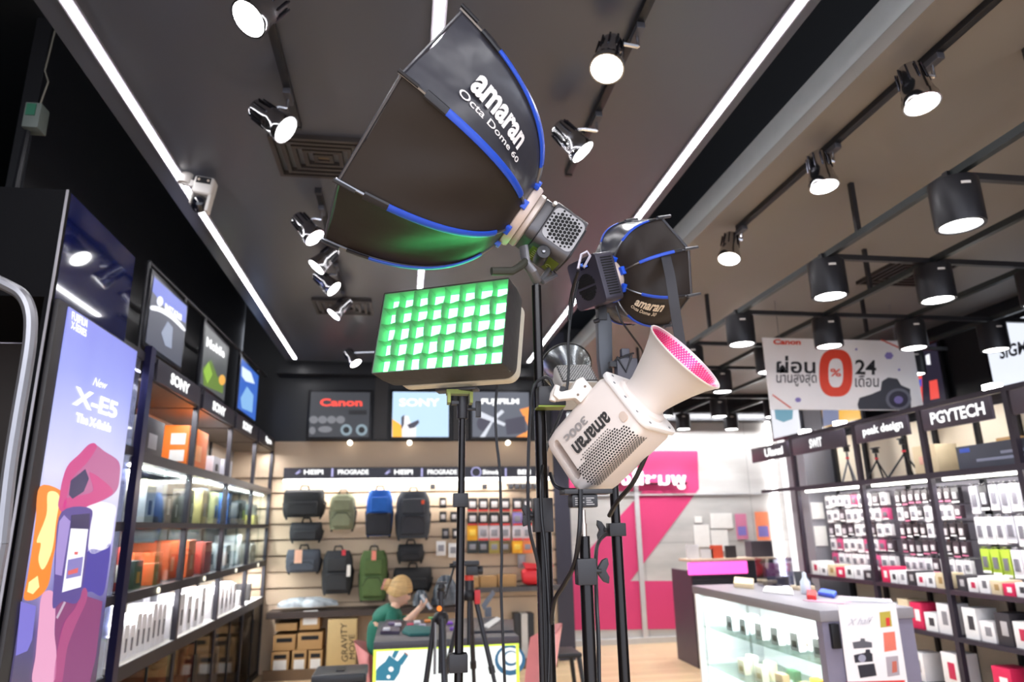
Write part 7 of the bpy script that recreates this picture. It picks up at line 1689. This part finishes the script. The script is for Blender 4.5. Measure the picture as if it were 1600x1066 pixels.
shell_chair('salmon pink plastic chair under the seated person', hx - .08, YW + .0, -math.pi / 2 - .2, .27, .60, .50)
c = onY(842, 1010, 4.75)
shell_chair('salmon pink plastic chair with beech legs right of the glowing demo table', .75, 4.68, math.radians(98), .44, .88, .40)
# black metal stool
c = onY(870, 1004, 5.3); sx_, sy_, sh = c.x + .0, 5.3, .62
t = thing('metal_stool', 'black metal stool with splayed legs beside the pink chair', 'stool', (sx_, sy_, 0))
MB().box(sx_ - .15, sx_ + .15, sy_ - .15, sy_ + .15, sh - .03, sh).build('seat', BLK, t, world=True, bevel=.012, seg=3)
for a in (-1, 1):
    for b_ in (-1, 1): MB().tube([(sx_ + a * .13, sy_ + b_ * .13, sh - .03), (sx_ + a * .20, sy_ + b_ * .20, 0)], [.018, .012], 6).build('leg', BLK, t, world=True)
b = MB()
for a in (-1, 1): b.box(sx_ - .165, sx_ + .165, sy_ + a * .165 - .008, sy_ + a * .165 + .008, .26, .285).box(sx_ + a * .165 - .008, sx_ + a * .165 + .008, sy_ - .156, sy_ + .156, .262, .283)
b.build('foot_rails', BLK, t, world=True)

# ------------------------------------------------------------------ CAMERA TRIPODS IN FRONT OF THE DEMO TABLE
def tripod(lab, px, pyt, Y, feet, head, rad=.4, hz_=None):
    c = onY(px, pyt, Y); t = thing('camera_tripod', lab, 'tripod', (c.x, Y, 0))
    TMt = mat('carbon_tripod', '33343a', .35, .3)
    MB().lathe([(.0, -.03), (.035, -.03), (.042, -.01), (.042, .012), (.03, .03), (.0, .03)], 20, M=Matrix.Translation((c.x, Y, c.z))).build('shoulder', BLK, t, world=True)
    MB().cyl((c.x, Y, c.z - .28), (c.x, Y, c.z + .10), .013, n=14).build('centre_column', TMt, t, world=True)
    for a in feet:
        d = Vector((math.cos(a), math.sin(a), 0)); A = Vector((c.x, Y, c.z)) + d * .035; B = Vector((c.x, Y, 0)) + d * rad
        m1 = A.lerp(B, .38); m2 = A.lerp(B, .70)
        lg = MB().cyl(A, m1, .0155, n=12).cyl(m1, m2, .0125, n=12).cyl(m2, B, .0095, n=12).build('leg', TMt, t, world=True)
        MB().cyl(m1 - (m1 - A).normalized() * .02, m1 + (m1 - A).normalized() * .02, .020, n=12).build('leg_lock', BLK2, lg, world=True)
        MB().cyl(m2 - (m1 - A).normalized() * .018, m2 + (m1 - A).normalized() * .018, .017, n=12).build('leg_lock', BLK2, lg, world=True)
        MB().cyl(B, B + Vector((0, 0, .02)), .014, n=10).build('rubber_foot', DARKC, lg, world=True)
    return t, c
t, c = tripod('slim black tripod with an orange knob in front of the glowing table', 689, 966, 4.10, (2.8, 4.9, 1.2), 0, .18)
MB().cyl((c.x, 4.10, c.z + .10), (c.x, 4.10, c.z + .14), .024, n=16).lathe([(0, .135), (.018, .14), (.024, .158), (.018, .176), (0, .18)], 16, M=Matrix.Translation((c.x, 4.10, c.z))).box(c.x - .03, c.x + .03, 4.08, 4.12, c.z + .178, c.z + .19).build('ball_head', BLK2, t, world=True)
MB().cyl((c.x - .012, 4.06, c.z + .055), (c.x - .012, 4.04, c.z + .055), .014, n=14).build('orange_knob', emit('orange_knob_glow', 'ff8a20', .6, 'e87818'), t, world=True)  # knob is no lamp, a faint glow is put into its orange
MB().cyl((c.x - .032, 4.08, c.z - .28), (c.x - .032, 4.08, c.z - .02), .008, n=10).build('side_tube', STEEL, t, world=True)
t, c = tripod('tall black video tripod with red details and fluid head behind the left stand', 733, 930, 4.45, (-.30, 2.9, 1.3), 0, .30)
MB().cyl((c.x, 4.45, c.z + .03), (c.x, 4.45, c.z + .085), .03, n=16).build('bowl', BLK2, t, world=True)
MB().cyl((c.x, 4.45, c.z + .086), (c.x, 4.45, c.z + .115), .028, n=18).build('red_ring', mat('red_orange_ring', 'e0402c', .4), t, world=True)
MB().box(c.x - .02, c.x + .05, 4.40, 4.49, c.z + .116, c.z + .17).box(c.x - .10, c.x + .06, 4.405, 4.485, c.z + .171, c.z + .20).cyl((c.x + .05, 4.45, c.z + .14), (c.x + .085, 4.45, c.z + .14), .026, n=14).build('fluid_head', BLK2, t, world=True, bevel=.006)
h0 = onY(710, 884, 4.43); h1 = onY(695, 936, 4.33)
MB().cyl(h0, h1, .007, n=10).cyl(h0 - Vector((.03, 0, 0)), h0 + Vector((.03, 0, 0)), .014, n=12).build('pan_handle', BLK, t, world=True)
MB().box(c.x + .03, c.x + .065, 4.41, 4.43, c.z - .05, c.z + .03).build('red_leg_clamp', mat('red_clamp', 'd02c34', .4), t, world=True, bevel=.004)
